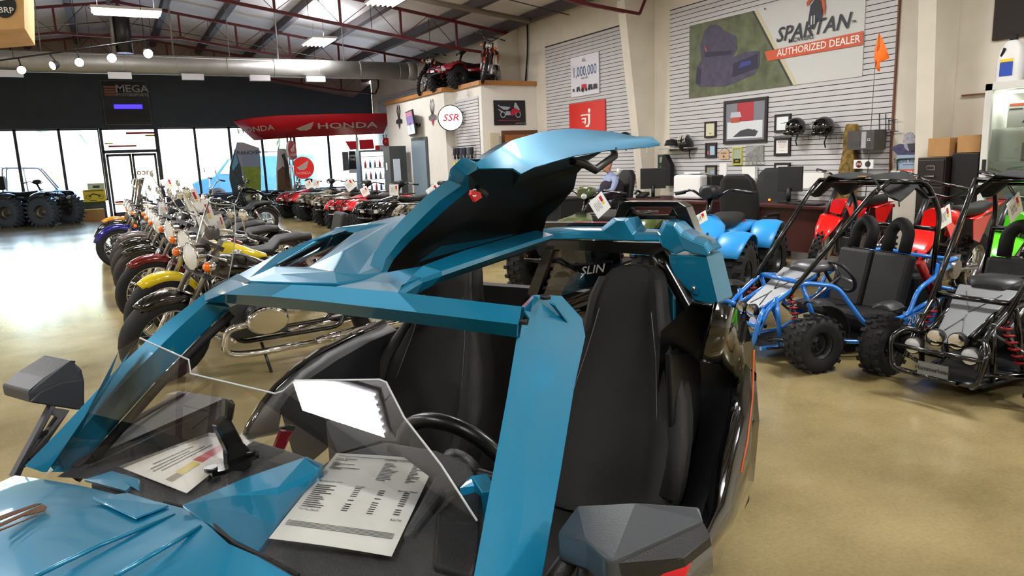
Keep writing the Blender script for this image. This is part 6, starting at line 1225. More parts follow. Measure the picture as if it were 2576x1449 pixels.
carton('white parts carton at the right of the top shelf, cut by the frame', .18, -.48, 1.628, .3, .28, PCK, [('rect', BOR, .05, .8, .7, .9), ('rect', INKD, .1, .3, .5, .72)])
carton('dark carton with yellow edge on the middle shelf of the display case', .2, -.3, 1.258, .32, .2, mat('carton_dark', (70, 66, 66), .5), [('rect', YEL, .1, .5, .6, .6)])
carton('yellow and red carton on the middle shelf, cut by the frame', .12, -.5, 1.258, .28, .26, YEL, [('disc', RED, .3, .5, .3)])
def jug(label, y, x=.3):
    t = thing('oil_jug', label, 'jug', (cp.x + x, cp.y + y, 2.1), 0, 'oil jugs on the display case'); t.scale = (.75, .75, 1.0); secs = []
    for z, w, d_, dx in ((0, .13, .16, 0), (.02, .14, .17, 0), (.24, .14, .17, 0), (.34, .11, .15, .0), (.42, .07, .09, .0), (.44, .05, .05, 0)):
        secs.append([(w * (1 if math.cos(a) > 0 else -1) * abs(math.cos(a)) ** .5, d_ * (1 if math.sin(a) > 0 else -1) * abs(math.sin(a)) ** .5, z) for a in [2 * PI * (i + .5) / 16 for i in range(16)]])
    bo = MB().m(WHT).loft(secs).build('body', t); MB().m(BLKM).bend([(-.115, .09, .28), (-.118, .05, .36)], .02, 8).build('handle_opening', bo); MB().m(BLKM).lathe([(0, .07), (.05, .06), (.052, 0)], (0, -.0, .44), 'z', 14).build('cap', t)
    MB().m(mat('oil_label_blue', (30, 70, 170), .4)).box((-.145, 0, .14), (.006, .17, .14)).build('label_print', t); MB().m(YEL).box((-.146, 0, .23), (.006, .17, .03)).build('label_band', t)
jug('white oil jug with blue label on top of the display case', -.17, .12); jug('white oil jug on the display case, cut by the right frame edge', -.47, .12)
tag(MB().m(mat('dark_opening', (44, 38, 36), .8)).box((XR - .02, 4.0, 3.6), (.03, 1.9, 1.9)).build('dark_opening_panel'), 'flat dark panel standing in for a black opening above the display case', 'panel')  # flat panel; the darkness of the opening is put into its colour
tag(MB().m(mat('rust_rail', (110, 74, 56), .6)).box((XR - .03, 4.85, 2.05), (.03, .8, .02)).build('wall_rail'), 'thin brown rail on the cream wall left of the display case', 'rail')
# ================================================================ DESKS AND THE SEATED MAN
MAH = mat('mahogany_desk', (62, 22, 22), .3, noise=.15, nscale=6)
def desk(label, x0, x1, y0, y1, m_=MAH, z=.75, leg=False):
    t = thing('desk', label, 'desk', ((x0 + x1) / 2, (y0 + y1) / 2, 0), 0, 'sales desks'); w, d_ = x1 - x0, y1 - y0
    MB().m(m_).box((0, 0, z - .02), (w, d_, .04)).build('desktop', t, bevel=.006)
    for sy in (-1, 1): MB().m(m_).box((0, sy * (d_ / 2 - .03), (z - .04) / 2), (w - .06, .04, z - .04)).build('side_panel', t)
    MB().m(m_).box((-w / 2 + .12, 0, .42), (.02, d_ - .1, .58)).build('modesty_panel', t)
    for k in range(2): dr = MB().m(m_).box((w / 2 - .03, d_ / 2 - .25, .56 - k * .24), (.02, .36, .2)).build('drawer', t); MB().m(ALU).box((w / 2 - .01, d_ / 2 - .25, .56 - k * .24), (.02, .1, .012)).build('drawer_handle', dr)
    return t
desk('dark mahogany sales desk behind the blue go-kart roof', 7.75, 8.6, 5.6, 7.2); desk('mahogany desk carrying the white printer and monitor', 7.7, 8.5, 8.0, 9.9); desk('desk in front of the seated man', 6.9, 7.6, 10.8, 12.2, BLKM)
def chair(label, p, rz):
    t = thing('office_chair', label, 'office chair', p, rz, 'office chairs')
    MB().m(SEAT).box((0, 0, .47), (.5, .5, .1)).build('seat', t, bevel=.04)
    b = MB().m(SEAT); b.loft([[(-.24 - dx - .05, y, z) for y in (-w, -w * .6, 0, w * .6, w)] + [(-.24 - dx + .05, y, z) for y in (w, w * .6, 0, -w * .6, -w)] for z, w, dx in ((.48, .22, 0), (.7, .26, .03), (.95, .26, .07), (1.12, .22, .10), (1.2, .13, .11))]); b.build('backrest', t, bevel=.02)
    for sg in (1, -1): MB().m(BLK).bend([(-.2, sg * .26, .5), (-.18, sg * .30, .68), (.14, sg * .30, .68), (.12, sg * .27, .5)], .022, 8, .05).build('armrest', t)
    MB().m(STL).tube([(0, 0, .1), (0, 0, .44)], .03, 10).build('gas_column', t)
    for k in range(5): a = 2 * PI * k / 5; l_ = MB().m(BLK).tube([(0, 0, .12), (.3 * math.cos(a), .3 * math.sin(a), .08)], [.03, .018], 6).build('base_leg', t); MB().m(BLK).lathe([(0, .02), (.03, .02), (.03, -.02), (0, -.02)], (.3 * math.cos(a), .3 * math.sin(a), .03), 'y', 10).build('caster', l_)
    return t
chair('black high-back office chair standing between the two mahogany desks', (8.75, 7.75, 0), PI + .5); chair('black office chair the man sits in', (8.2, 11.0, 0), PI - .15); chair('black guest chair in front of the mahogany desk', (7.15, 6.6, 0), .2)
def monitor(label, p, rz, back=False, w=.5):
    t = thing('monitor', label, 'monitor', p, rz, 'office monitors'); MB().m(BLK).box((0, 0, .32), (.035, w, .34)).build('screen_housing', t, bevel=.006); MB().m(mat('dark_screen', (14, 16, 18), .08)).box((.02, 0, .32), (.004, w - .04, .30)).build('screen', t)
    MB().m(BLK).tube([(-.03, 0, .01), (-.03, 0, .2)], .03, 8).build('stand', t); MB().m(BLK).box((0, 0, .008), (.2, .24, .016)).build('stand_base', t)
monitor('black flat monitor seen from behind on the desk right of the column', (7.95, 9.5, .755), .9, w=.42); monitor('small black monitor seen from behind on the mahogany desk', (8.15, 6.85, .755), .2, w=.36)
t = thing('laser_printer', 'white and black laser printer on the desk by the column', 'printer', (8.15, 8.65, .755), .2); MB().m(WHT).box((-.12, .05, .19), (.22, .52, .38)).build('front_cover', t, bevel=.04); MB().m(BLK).box((.12, -.02, .18), (.32, .56, .36)).build('rear_body', t, bevel=.02); MB().m(PAP).box((.0, 0, .395), (.3, .3, .02), rot=(0, .1, 0)).build('paper_stack', t)
for lab, nm, cat_, p, d_, m_ in (('grey desk calendar box on the desk beside the printer', 'desk_caddy', 'caddy', (8.3, 9.2, .755), (.1, .3, .12), mat('grey_caddy', (150, 144, 130), .6)), ('stack of white papers under the wall frames', 'paper_stack', 'papers', (9.0, 7.1, .9), (.2, .4, .22), PAP), ('black keyboard lying on the mahogany desk', 'keyboard', 'keyboard', (7.95, 6.4, .755), (.16, .44, .02), BLK), ('yellow and dark goods on the mahogany desk behind the go-kart', 'packaged_goods', 'goods', (8.1, 5.85, .755), (.2, .3, .06), YEL)):
    tag(MB().m(m_).box((p[0], p[1], p[2] + d_[2] / 2), d_).build(nm, bevel=.004), lab, cat_)
t = thing('wall_pocket', 'white paper pocket of brochures on the slatwall beside the office chair', 'brochure holder', S(1885, 470, 9.2)); MB().m(mat('pocket_white', (214, 210, 208), .5)).box((0, 0, .0), (.1, .34, .3)).build('lower_pocket', t); MB().m(PAP).box((.02, .02, .22), (.06, .28, .22)).build('brochure', t); MB().m(mat('pocket_white', (214, 210, 208), .5)).box((0, -.02, -.3), (.1, .34, .28)).build('lower_pocket', t)
tag(MB().m(RED).ball(tuple(S(1912, 466, 9.15)), .045, 12).build('red_tape_dispenser'), 'small red round tape holder beside the brochure pocket', 'tape')
t = thing('sign_box', 'small dark box with a white name plate on the shelf behind the desk', 'box', S(1790, 478, 9.1)); MB().m(mat('maroon_box', (70, 30, 36), .5)).box((0, 0, .05), (.12, .26, .12)).build('box_body', t); MB().m(PAP).box((-.07, 0, -.05), (.02, .28, .08)).m(INK).text('BE GOOD TODAY', (-.082, 0, -.05), LX, LZ, .03).build('name_plate', t)
tag(MB().m(mat('blue_grey_shelf', (70, 70, 90), .4)).box(S(1782, 490, 9.08), (.36, .62, .03)).build('wall_shelf'), 'dark wall shelf above the mahogany desk', 'shelf')
tag(MB().m(mat('blue_grey_shelf', (70, 70, 90), .4)).box(S(1572, 442, 9.12), (.32, .6, .03)).build('wall_shelf'), 'small wall shelf behind the seated man', 'shelf')
for i, (u, m_) in enumerate(((1556, PAP), (1562, mat('cup_grey', (150, 150, 146), .4)), (1570, BLK), (1582, ALU))): tag(MB().m(m_).tube([S(u, 440, 9.1), S(u, 428 - 5 * (i == 0), 9.1)], .035, 12).build('desk_cup'), ['white paper roll on the small wall shelf', 'grey pen cup on the small wall shelf', 'black pen cup on the small wall shelf', 'short silver tin at the right of the small wall shelf'][i], 'cup', 'cups on the small wall shelf')
t = thing('desk_telephone', 'black desk telephone on the desk left of the printer', 'telephone', (7.85, 9.9 - .25, .755), .3); MB().m(BLK).box((0, 0, .04), (.2, .16, .06), rot=(0, -.3, 0)).build('base', t, bevel=.01); MB().m(BLK).bend([(-.08, .1, .07), (0, .1, .12), (.09, .1, .08)], .02, 8).build('handset', t)
b = MB().m(mat('led_red', (255, 90, 20), .4, emit=3)).ball((7.9, 6.98, .8), .018, 8); tag(b.build('indicator_lamp'), 'tiny glowing orange-red light on the mahogany desk', 'light')
# the man: continuous body (skinned skeleton), vest, shirt sleeves, head with face
mp = Vector((8.1, 11.0, 0)); man = thing('person', 'man in light blue shirt and dark vest seated at a desk holding a white cup', 'person', mp, PI - .15)
def skin(name, pts, edges, rad, m_, parent, sub=2):
    me = bpy.data.meshes.new(name); me.from_pydata(pts, edges, []); o = bpy.data.objects.new(name, me); COL.objects.link(o); o.parent = parent; me.materials.append(m_)
    s_ = o.modifiers.new('skin', 'SKIN'); s_.use_smooth_shade = True; o.modifiers.new('subdivision', 'SUBSURF').levels = sub; o.modifiers['subdivision'].render_levels = sub
    if not me.skin_vertices: bpy.context.view_layer.update()
    for v, r_ in zip(me.skin_vertices[0].data, rad): v.radius = (r_, r_) if not isinstance(r_, tuple) else r_
    me.skin_vertices[0].data[0].use_root = True; return o
SKN = mat('skin_tone', (206, 146, 120), .55); SHT = mat('light_blue_shirt', (150, 164, 200), .8, bump=.3, bscale=30); VST = mat('dark_vest', (46, 34, 44), .85); TRS = mat('dark_trousers', (34, 36, 44), .8)
pts = [(-.08, 0, .56), (-.10, 0, .74), (-.10, 0, .92), (-.09, 0, 1.06), (-.06, 0, 1.14), (-.04, 0, 1.2),
       (-.09, .19, 1.03), (.02, .25, .84), (.26, .17, .80), (-.09, -.19, 1.03), (.02, -.25, .84), (.26, -.14, .82),
       (.0, .10, .54), (.42, .12, .53), (.44, .12, .12), (.0, -.10, .54), (.42, -.12, .53), (.44, -.12, .12), (.56, .12, .05), (.56, -.12, .05)]
ed = [(0, 1), (1, 2), (2, 3), (3, 4), (4, 5), (3, 6), (6, 7), (7, 8), (3, 9), (9, 10), (10, 11), (0, 12), (12, 13), (13, 14), (0, 15), (15, 16), (16, 17), (14, 18), (17, 19)]
rd = [(.15, .17), (.15, .16), (.14, .17), (.10, .14), .06, .055, .07, .052, .036, .07, .052, .036, .095, .07, .05, .095, .07, .05, .04, .04]
skin('body', pts, ed, rd, SHT, man)
skin('vest', [(-.09, 0, .62), (-.10, 0, .78), (-.10, 0, .94), (-.09, 0, 1.05)], [(0, 1), (1, 2), (2, 3)], [(.25, .26), (.24, .25), (.23, .26), (.15, .19)], VST, man)
skin('trousers', [(-.08, 0, .56), (.0, .10, .54), (.42, .12, .53), (.44, .12, .10), (.0, -.10, .54), (.42, -.12, .53), (.44, -.12, .10)], [(0, 1), (1, 2), (2, 3), (0, 4), (4, 5), (5, 6)], [.16, .10, .078, .058, .10, .078, .058], TRS, man)
rows = []
for z, rx, ry, dx in ((1.17, .05, .05, -.03), (1.20, .075, .06, .0), (1.24, .095, .07, .01), (1.29, .10, .076, .0), (1.33, .10, .078, -.005), (1.38, .09, .07, -.01), (1.415, .05, .04, -.01), (1.42, .01, .01, -.01)):
    rows.append([(dx + rx * math.cos(a), ry * math.sin(a), z) for a in [2 * PI * i / 18 for i in range(18)]])
b = MB().m(SKN).grid(rows, True, True); b.add([(.09, -.014, 1.31), (.09, .014, 1.31), (.118, 0, 1.265), (.095, .02, 1.255), (.095, -.02, 1.255)], [(0, 1, 2), (1, 3, 2), (0, 2, 4), (2, 3, 4)], True)
for sg in (1, -1): b.ball((-.01, sg * .08, 1.28), .026, 8, (.6, .35, 1.1))
b.build('head', man); b = MB().m(mat('dark_hair', (58, 44, 36), .8)); b.grid([[(x * .98 - .012, y * 1.05, z + .008) for x, y, z in r_] for r_ in [[(p[0], p[1], p[2]) for p in rr] for rr in rows[4:]]], True, True); b.build('hair', man)
for sg in (1, -1): MB().m(BLK).ball((.088, sg * .03, 1.305), .009, 8).build('eye', man)
MB().m(mat('lip_tone', (160, 90, 84), .6)).box((.092, 0, 1.225), (.012, .042, .008)).build('mouth', man); MB().m(mat('dark_hair', (58, 44, 36), .8)).box((.092, 0, 1.243), (.012, .05, .009)).build('moustache', man)
for sg, hx, hy, hz in ((1, .26, .17, .80), (-1, .26, -.14, .82)):
    P0 = (hx, hy, hz); pts = [P0, (hx + .09, hy - sg * .01, hz + .01)]; ed = [(0, 1)]; rad = [(.03, .024), (.038, .022)]
    for k in range(4):
        oy = (-.03 + .02 * k); L_ = (.034, .04, .038, .03)[k]; b0 = len(pts); pts += [(hx + .115, hy - sg * .01 + oy, hz + .012), (hx + .115 + L_, hy - sg * .014 + oy, hz + .006), (hx + .12 + L_, hy - sg * .016 + oy, hz - .022)]; ed += [(1, b0), (b0, b0 + 1), (b0 + 1, b0 + 2)]; rad += [.010, .009, .008]
    b0 = len(pts); pts += [(hx + .05, hy - sg * .045, hz), (hx + .085, hy - sg * .06, hz - .01)]; ed += [(0, b0), (b0, b0 + 1)]; rad += [.012, .010]
    skin('hand', pts, ed, rad, SKN, man, 1)
t = thing('paper_cup', 'white cup held in front of the seated man', 'cup', man.matrix_basis @ Vector((.40, .12, .80))); MB().m(WHT).lathe([(0, 0), (.035, 0), (.045, .11), (.042, .11), (.033, .01)], axis='z', seg=16).build('cup_body', t)
# ================================================================ OFFICE FRONT ITEMS
B = Board('motorcycle_poster', 'black poster of a red sport motorcycle on the cream office wall', 'poster', (8.11, 15.49, 2.29), .87, .58, (1, 0, 0), .006, mat('poster_black', (26, 26, 30), .35))
mr, ms = mat('poster_crimson', (176, 26, 56), .4), mat('poster_silver', (160, 164, 172), .4)
B.disc(ms, .28, .42, .13).disc(BLKM, .28, .42, .09).disc(ms, .76, .42, .13).disc(BLKM, .76, .42, .09).poly(mr, [(.5, .46), (.56, .62), (.66, .7), (.84, .56), (.86, .5), (.72, .52), (.64, .4), (.54, .38)]).poly(ms, [(.24, .5), (.14, .62), (.12, .66), (.3, .54)]).poly(ms, [(.3, .62), (.44, .62), (.52, .72), (.42, .74), (.2, .76), (.14, .82), (.13, .78)]).poly(ms, [(.36, .4), (.52, .4), (.5, .56), (.36, .56)]).poly(ms, [(.62, .72), (.66, .9), (.7, .9), (.82, .62), (.78, .6)]).rect(mr, .12, .18, .8, .195).text(ms, 'MOTORCYCLES', .85, .06, .045, 'CENTER'); B.done()
t = thing('breaker_box', 'beige wall box beside the oak office door', 'box', (8.06, 15.44, 1.7)); MB().m(mat('beige_box', (196, 186, 160), .6)).box((0, 0, 0), (.26, .11, .82)).build('housing', t, bevel=.006); MB().m(mat('beige_box', (196, 186, 160), .6)).box((.01, -.06, .1), (.2, .01, .5)).build('cover', t)
sp_ = gx(1133, 297, 7.45); t = thing('round_lit_sign', 'round white lit sign with red letters hanging off the office corner', 'sign', sp_)
b = MB().m(BLK).lathe([(0, .05), (.30, .05), (.315, .04), (.315, -.05), (.30, -.055)], axis='y', seg=36); b.build('rim', t); f_ = MB().m(mat('lit_sign_face', (255, 255, 255), .4, emit=1.0)).lathe([(0, -.056), (.295, -.056)], axis='y', seg=36).build('lit_face', t)
MB().m(mat('sign_letters', (226, 20, 50), .4)).text('SSR', (.0, -.08, 0), (1, 0, 0), LZ, .23, sx=1.15, shear=.25).build('lettering', f_); b = MB().m(FRM); [b.tube([(.3, 0, z), (.42, .1, z)], .012, 6) for z in (.12, -.12)]; b.tube([(.42, .1, -.2), (.42, .1, .2)], .012, 6); b.build('wall_bracket', t); t.rotation_euler.z = -.35
t = thing('wall_television', 'flat television on a tilted bracket showing a purple sunset and pier', 'television', gx(1034, 309, 7.40)); t.rotation_euler = (math.radians(0), math.radians(-6), -.20)
MB().m(BLK).box((0, 0, 0), (.05, 1.1, .66)).build('housing', t, bevel=.01); q = MB().m(mat('screen_purple', (122, 108, 160), .3, emit=.45)).box((-.027, 0, .12), (.004, 1.04, .36)).m(mat('screen_pink', (176, 120, 140), .3, emit=.45)).box((-.028, 0, .24), (.004, 1.04, .12)).m(mat('screen_white', (210, 224, 246), .3, emit=.8)).box((-.028, 0, -.18), (.004, 1.04, .24)).m(INKD); [q.tube([(-.03, y, -.25), (-.03, y * .6, .0)], .008, 4) for y in (-.2, -.1, .06, .16)]; q.build('lit_screen', t); MB().m(FRM).tube([(0, -.1, 0), (.2, -.3, -.1)], .04, 8).build('bracket', t)
def crest(label, u, v, s_, ms_):
    t = thing('wall_emblem', label, 'emblem', gx(u, v, 7.53)); b = MB().m(ms_[0])
    for k in (-1, 1): b.tube([(0, k * .04 * s_, .1 * s_), (0, k * .16 * s_, .35 * s_), (0, k * .08 * s_, .55 * s_)], .014 * s_, 5); b.tube([(0, k * .02, .1 * s_), (0, k * .07 * s_, .5 * s_)], .010 * s_, 5)
    b.build('horn_lines', t); b = MB().m(ms_[0]).box((0, 0, .0), (.02, .55 * s_, .12 * s_)); b.poly([(-.005, -.16 * s_, .1 * s_), (-.005, .16 * s_, .1 * s_), (-.005, 0, -.25 * s_)], off=(.01, 0, 0)); b.build('shield', t)
    MB().m(ms_[1]).poly([(-.012, -.09 * s_, -.06 * s_), (-.012, .09 * s_, -.06 * s_), (-.012, 0, -.22 * s_)], off=(.005, 0, 0)).build('shield_front', t)
crest('silver and red horned emblem on the office side wall right of the television', 1088, 296, .85, (ALU, RED)); crest('grey decorative emblem on the office side wall left of the television', 1004, 306, .85, (STL, INKD))
# slat niche, glove racks
b = MB().m(GRV).box((7.798 - .004, 16.3, 2.05), (.008, 1.3, 1.8)).m(SLT)
for i in range(24): b.box((7.788, 16.3, 1.16 + (i + .5) * .0762), (.012, 1.3, .064))
tag(b.build('slatwall_panel'), 'small pale slatwall panel recessed in the office wall by the lit sign', 'slatwall')
GCOL = [(40, 42, 52), (24, 24, 28), (60, 62, 84), (30, 30, 34), (88, 90, 100), (20, 22, 24)]; GC2 = [(30, 34, 110), (200, 50, 30), (22, 22, 24), (26, 26, 28), (220, 90, 160), (190, 60, 80)]
def glove(i, y, z, col, tagc=None, row='upper', m2=None):
    t = thing('riding_glove', 'riding glove on the %s rack of the office wall, %s' % (row, ['at its left end', 'second from its left', 'third from its left', 'fourth from its left', 'fifth from its left', 'at its right end'][i]), 'glove', (7.66, y, z), 0, 'gloves on the %s rack' % row)
    b = MB().m(mat('glove_%d_%d_%d' % col, col, .8)); b.box((0, 0, -.08), (.05, .10, .16)); [b.tube([(0, -.04 + .026 * k, -.15), (0, -.045 + .03 * k, -.26 - .02 * (k in (1, 2)))], .012, 6) for k in range(4)]; b.tube([(0, .05, -.1), (0, .075, -.17)], .013, 6); b.build('glove_body', t)
    if tagc: MB().m(tagc).box((-.03, 0, .02), (.01, .1, .09)).build('header_card', t)
for r_, (z, cols, tc) in enumerate(((2.08 - .28, GCOL, None), (1.42 - .02, GC2, YEL))):
    for i in range(6): glove(i, 16.85 - i * .2, z, cols[i], tc, ('upper', 'lower')[r_])
    b = MB().m(STL).tube([(7.66, 17.0, z + .03), (7.66, 15.75, z + .03)], .008, 6); b.tube([(7.66, 16.9, z + .03), (7.78, 16.9, z + .03)], .006, 5); b.tube([(7.66, 15.85, z + .03), (7.78, 15.85, z + .03)], .006, 5); tag(b.build('glove_rail'), 'metal rail holding the %s row of gloves' % ('upper', 'lower')[r_], 'rail')
tag(MB().m(WHT).box((7.72, 16.1, 3.1), (.07, .06, .14)).build('security_sensor', bevel=.01), 'small white sensor under the oak cap of the office wall', 'sensor')
# drinks cooler and open grey door left of the office
t = thing('drinks_cooler', 'tall glass-door drinks cooler glowing white beside the office', 'cooler', (7.0, 21.3, 0), -.1); MB().m(mat('cooler_grey', (70, 72, 74), .4)).box((0, .3, .95), (.9, .6, 1.9)).build('cabinet', t, bevel=.01); MB().m(mat('cooler_glow', (230, 240, 255), .5, emit=1.4)).box((0, -.01, .9), (.8, .02, 1.6)).build('lit_interior', t)
for k in range(4): MB().m(STL).box((0, -.03, .35 + k * .34), (.78, .05, .015)).build('shelf', t)
for k in range(4):
    for j in range(5): c_ = thing('drink_bottle', 'small drink bottle in the glowing cooler', 'bottle', (6.68 + j * .15, 21.22, .36 + k * .34), 0, 'bottles in the drinks cooler'); MB().m(mat('bottle_%d' % ((j + k) % 3), [(160, 40, 40), (40, 70, 150), (120, 130, 130)][(j + k) % 3], .3)).lathe([(0, 0), (.035, 0), (.035, .13), (.014, .18), (.014, .22), (0, .22)], axis='z', seg=10).build('bottle_body', c_)
MB().m(mat('cooler_header', (240, 250, 255), .5, emit=2)).box((0, -.02, 1.78), (.8, .02, .12)).build('lit_header', t)
t = thing('vending_cabinet', 'tall dark grey cabinet with a pale side, between the cooler and the blue door', 'cabinet', (7.15, 19.9, 0), 0); MB().m(mat('vending_dark', (62, 64, 64), .5)).box((0, 0, .98), (.5, .55, 1.96)).build('body', t, bevel=.008); MB().m(mat('vending_pale', (200, 210, 222), .5)).box((-.06, -.29, .85), (.2, .03, 1.5)).build('side_poster', t); MB().m(PAP).box((-.26, .0, 1.4), (.01, .1, .2)).build('notice', t)
# ================================================================ FRONT WALL SIGN, RED DISPLAY CANOPY, PHOTO BOARDS
B = Board('logo_sign', 'black framed shop logo sign with a blue neon strip on the dark front wall', 'sign', (.0, YW - .03, 3.12), 1.37, 1.42, (1, 0, 0), .02, mat('sign_black', (20, 21, 24), .4), frame=mat('thin_silver', (130, 132, 136), .4), fw=.012)
for k in range(4): B.rect(mat('sign_copper', (150, 92, 72), .5), .05 + .01 * (k == 3), .84 - k * .06, .33, .88 - k * .06)
B.text(mat('sign_silver', (170, 172, 174), .5), 'MEGA', .66, .82, .34, sx=1.1).text(mat('sign_silver', (170, 172, 174), .5), 'MOTORSPORTS', .66, .68, .13, sx=1.05).rect(mat('neon_blue', (30, 20, 255), .4, emit=7), .22, .36, .84, .46).done()
CRD = mat('canopy_red', (204, 20, 40), .45); SIL = mat('canopy_lettering', (214, 210, 206), .5)
t = thing('display_canopy', 'long curved red dealer canopy on steel poles with white wing and lettering', 'canopy', (5.6, 24, 0)); c0 = Vector((5.6, 24, 0))
TP = [gy(587, 303, 24.9), gy(640, 295, 24.4), gy(700, 290, 24.0), gy(840, 286, 23.6), gy(984, 285, 23.4)]; BT = [gy(640, 350, 25.4), gy(670, 348, 25.1), gy(722, 344, 24.8), gy(845, 338, 24.5), gy(964, 333, 24.3)]
b = MB().m(CRD).grid([[p - c0 for p in TP], [p - c0 for p in BT]]); cf = b.build('fascia', t, solid=.05)
nn = (TP[4] - TP[2]).normalized(); up_ = (TP[3] - BT[3]).normalized(); nf = nn.cross(up_); nf = nf if nf.y < 0 else -nf
q = MB().m(SIL).text('HONDA', gy(874, 313, 23.95) - c0 + nf * .05, nn, up_, .44, sx=1.2)
o_ = gy(768, 317, 24.05) - c0 + nf * .05
def wing(b, o, ex, ey, s_, m_, bg):
    b.m(m_).add([o + ex * (x * s_) + ey * (y * s_) for x, y in ((-.5, -.1), (.45, .45), (.42, .3), (.38, .2), (.36, .08), (.3, 0), (.28, -.12), (.2, -.18), (.1, -.2), (.12, -.28), (-.3, -.26))], [tuple(range(11))]); b.m(bg)
    for k in range(3): b.tube([o + ex * (-.25 + .03 * k) * s_ + ey * (-.08 - .06 * k) * s_, o + ex * (.38 - .04 * k) * s_ + ey * (.24 - .12 * k) * s_], .008 * s_, 4)
wing(q, o_, nn, up_, .62, SIL, CRD); n2 = (TP[2] - TP[0]).normalized(); q.m(SIL).text('HONDA', gy(648, 326, 24.75) - c0 + Vector((-.08, -.1, 0)), n2, (up_ * 1).normalized(), .40, sx=.85); q.build('lettering', cf, recalc=False)
for u, Y in ((722, 24.6), (731, 24.6), (965, 24.4), (972, 24.4)): p = gy(u, 345, Y); MB().m(CHR).tube([(p.x - c0.x, p.y - c0.y, 0), (p.x - c0.x, p.y - c0.y, p.z + .1)], .028, 8).build('pole', t)
def disp(label, pts, Y, m_, items=(), th=.05):
    t = thing('photo_board', label, 'display board', gy(pts[0][0], pts[0][1], Y)); o = t.location.copy(); b = MB().m(m_).poly([gy(u, v, Y) - o for u, v in pts], off=(0, th, 0)); bo = b.build('board', t)
    if items:
        q = MB()
        for k, it in enumerate(items):
            if it[0] == 't': q.m(it[1]).text(it[2], gy(it[3], it[4], Y - .006 * (k + 1)) - o, (1, 0, 0), LZ, it[5], sx=it[6] if len(it) > 6 else 1)
            else: q.m(it[0]).add([gy(u, v, Y - .004 * (k + 1)) - o for u, v in it[1]], [tuple(range(len(it[1])))])
        q.build('printed_design', bo, recalc=False)
    return t
SKB = mat('print_dusk_sky', (120, 132, 156), .5); GRN = mat('print_field', (122, 138, 40), .6, noise=.2, nscale=6); DGR = mat('print_trees', (44, 62, 66), .6, noise=.4, nscale=8)
disp('tall curved photo board with grey sky over a green field', [(591, 378), (596, 358), (612, 358), (652, 372), (657, 470), (655, 545), (612, 548)], 25.6, mat('board_top', (150, 148, 160), .5), [(SKB, [(606, 385), (653, 376), (656, 420), (612, 420)]), (GRN, [(611, 420), (656, 420), (657, 470), (655, 500), (622, 500)]), ('t', INKD, 'RANCHER', 627, 384, .17)])
disp('curved dark photo board of trees left of the green field board', [(591, 374), (578, 420), (577, 450), (584, 480), (592, 548), (622, 546), (606, 420)], 25.5, DGR, [(mat('print_teal', (96, 150, 190), .5), [(592, 380), (583, 420), (586, 430), (600, 410)])])
disp('curved photo board with the silhouette of a man in a cap', [(706, 350), (698, 378), (695, 430), (699, 542), (732, 541), (730, 400), (718, 374), (702, 374)], 25.2, mat('board_pale_sky', (176, 168, 172), .5), [(mat('print_brown', (86, 58, 40), .6, noise=.4, nscale=8), [(698, 430), (712, 418), (732, 440), (732, 480), (699, 480)]), (mat('silhouette', (50, 46, 50), .6), [(708, 390), (716, 386), (719, 398), (726, 412), (731, 436), (731, 462), (718, 440), (714, 405)])])
def rsign(label, u, v, Y, r_, yaw, m_):
    t = thing('round_sign', label, 'sign', gy(u, v, Y), yaw, 'round red wing signs'); MB().m(WHT).lathe([(0, .03), (r_ * 1.04, .03), (r_ * 1.04, -.03), (0, -.03)], axis='y', seg=36).build('rim', t); f_ = MB().m(m_).lathe([(0, -.034), (r_, -.034)], axis='y', seg=36).build('red_face', t)
    q = MB(); wing(q, Vector((0, -.045, .05)), Vector((1, 0, 0)), LZ, r_ * 1.2, PAP, m_); q.m(PAP).text('HONDA', (0, -.045, -.5 * r_), (1, 0, 0), LZ, r_ * .36); q.build('emblem', f_, recalc=False)
rsign('round red sign with a white wing, large one behind the quads', 762, 422, 25.0, .36, 0, mat('bright_sign_red', (232, 44, 36), .4, emit=.25)); rsign('smaller oval-looking red wing sign on a pole below the canopy', 733, 378, 24.3, .30, .9, CRD)
t = thing('information_kiosk', 'red and white kiosk with a motocross photo panel', 'kiosk', gy(900, 480, 24.0)); o = t.location.copy()
b = MB().m(WHT).poly([gy(u, v, 24.0) - o for u, v in ((895, 346), (901, 346), (906, 500), (900, 500))], off=(0, .08, 0)); b.build('post', t)
for m_, pts in ((CRD, ((869, 355), (895, 355), (897, 375), (882, 377))), (CRD, ((904, 352), (938, 350), (942, 374), (906, 376))), (CRD, ((906, 436), (940, 436), (934, 466), (907, 466))), (mat('kiosk_grey', (90, 96, 106), .5), ((861, 382), (876, 382), (878, 428), (864, 430))), (mat('kiosk_dark', (34, 34, 42), .4), ((878, 380), (944, 379), (944, 424), (878, 426))), (mat('kiosk_pale', (212, 214, 226), .5), ((878, 426), (944, 424), (944, 432), (880, 436)))): MB().m(m_).poly([gy(u, v, 23.98) - o for u, v in pts], off=(0, .05, 0)).build('panel', t)
q = MB().m(mat('kiosk_photo', (130, 150, 150), .4, noise=.4, nscale=8)).add([gy(u, v, 23.95) - o for u, v in ((914, 380), (943, 379), (943, 422), (914, 423))], [(0, 1, 2, 3)]).m(mat('rider_blue', (50, 70, 150), .5)).add([gy(u, v, 23.94) - o for u, v in ((924, 392), (931, 388), (934, 405), (926, 412))], [(0, 1, 2, 3)]).m(PAP).text('EXPERIENCE', gy(894, 392, 23.94) - o, (1, 0, 0), LZ, .085).text('THE LIFE', gy(894, 401, 23.94) - o, (1, 0, 0), LZ, .1); q.build('printed_design', t, recalc=False)
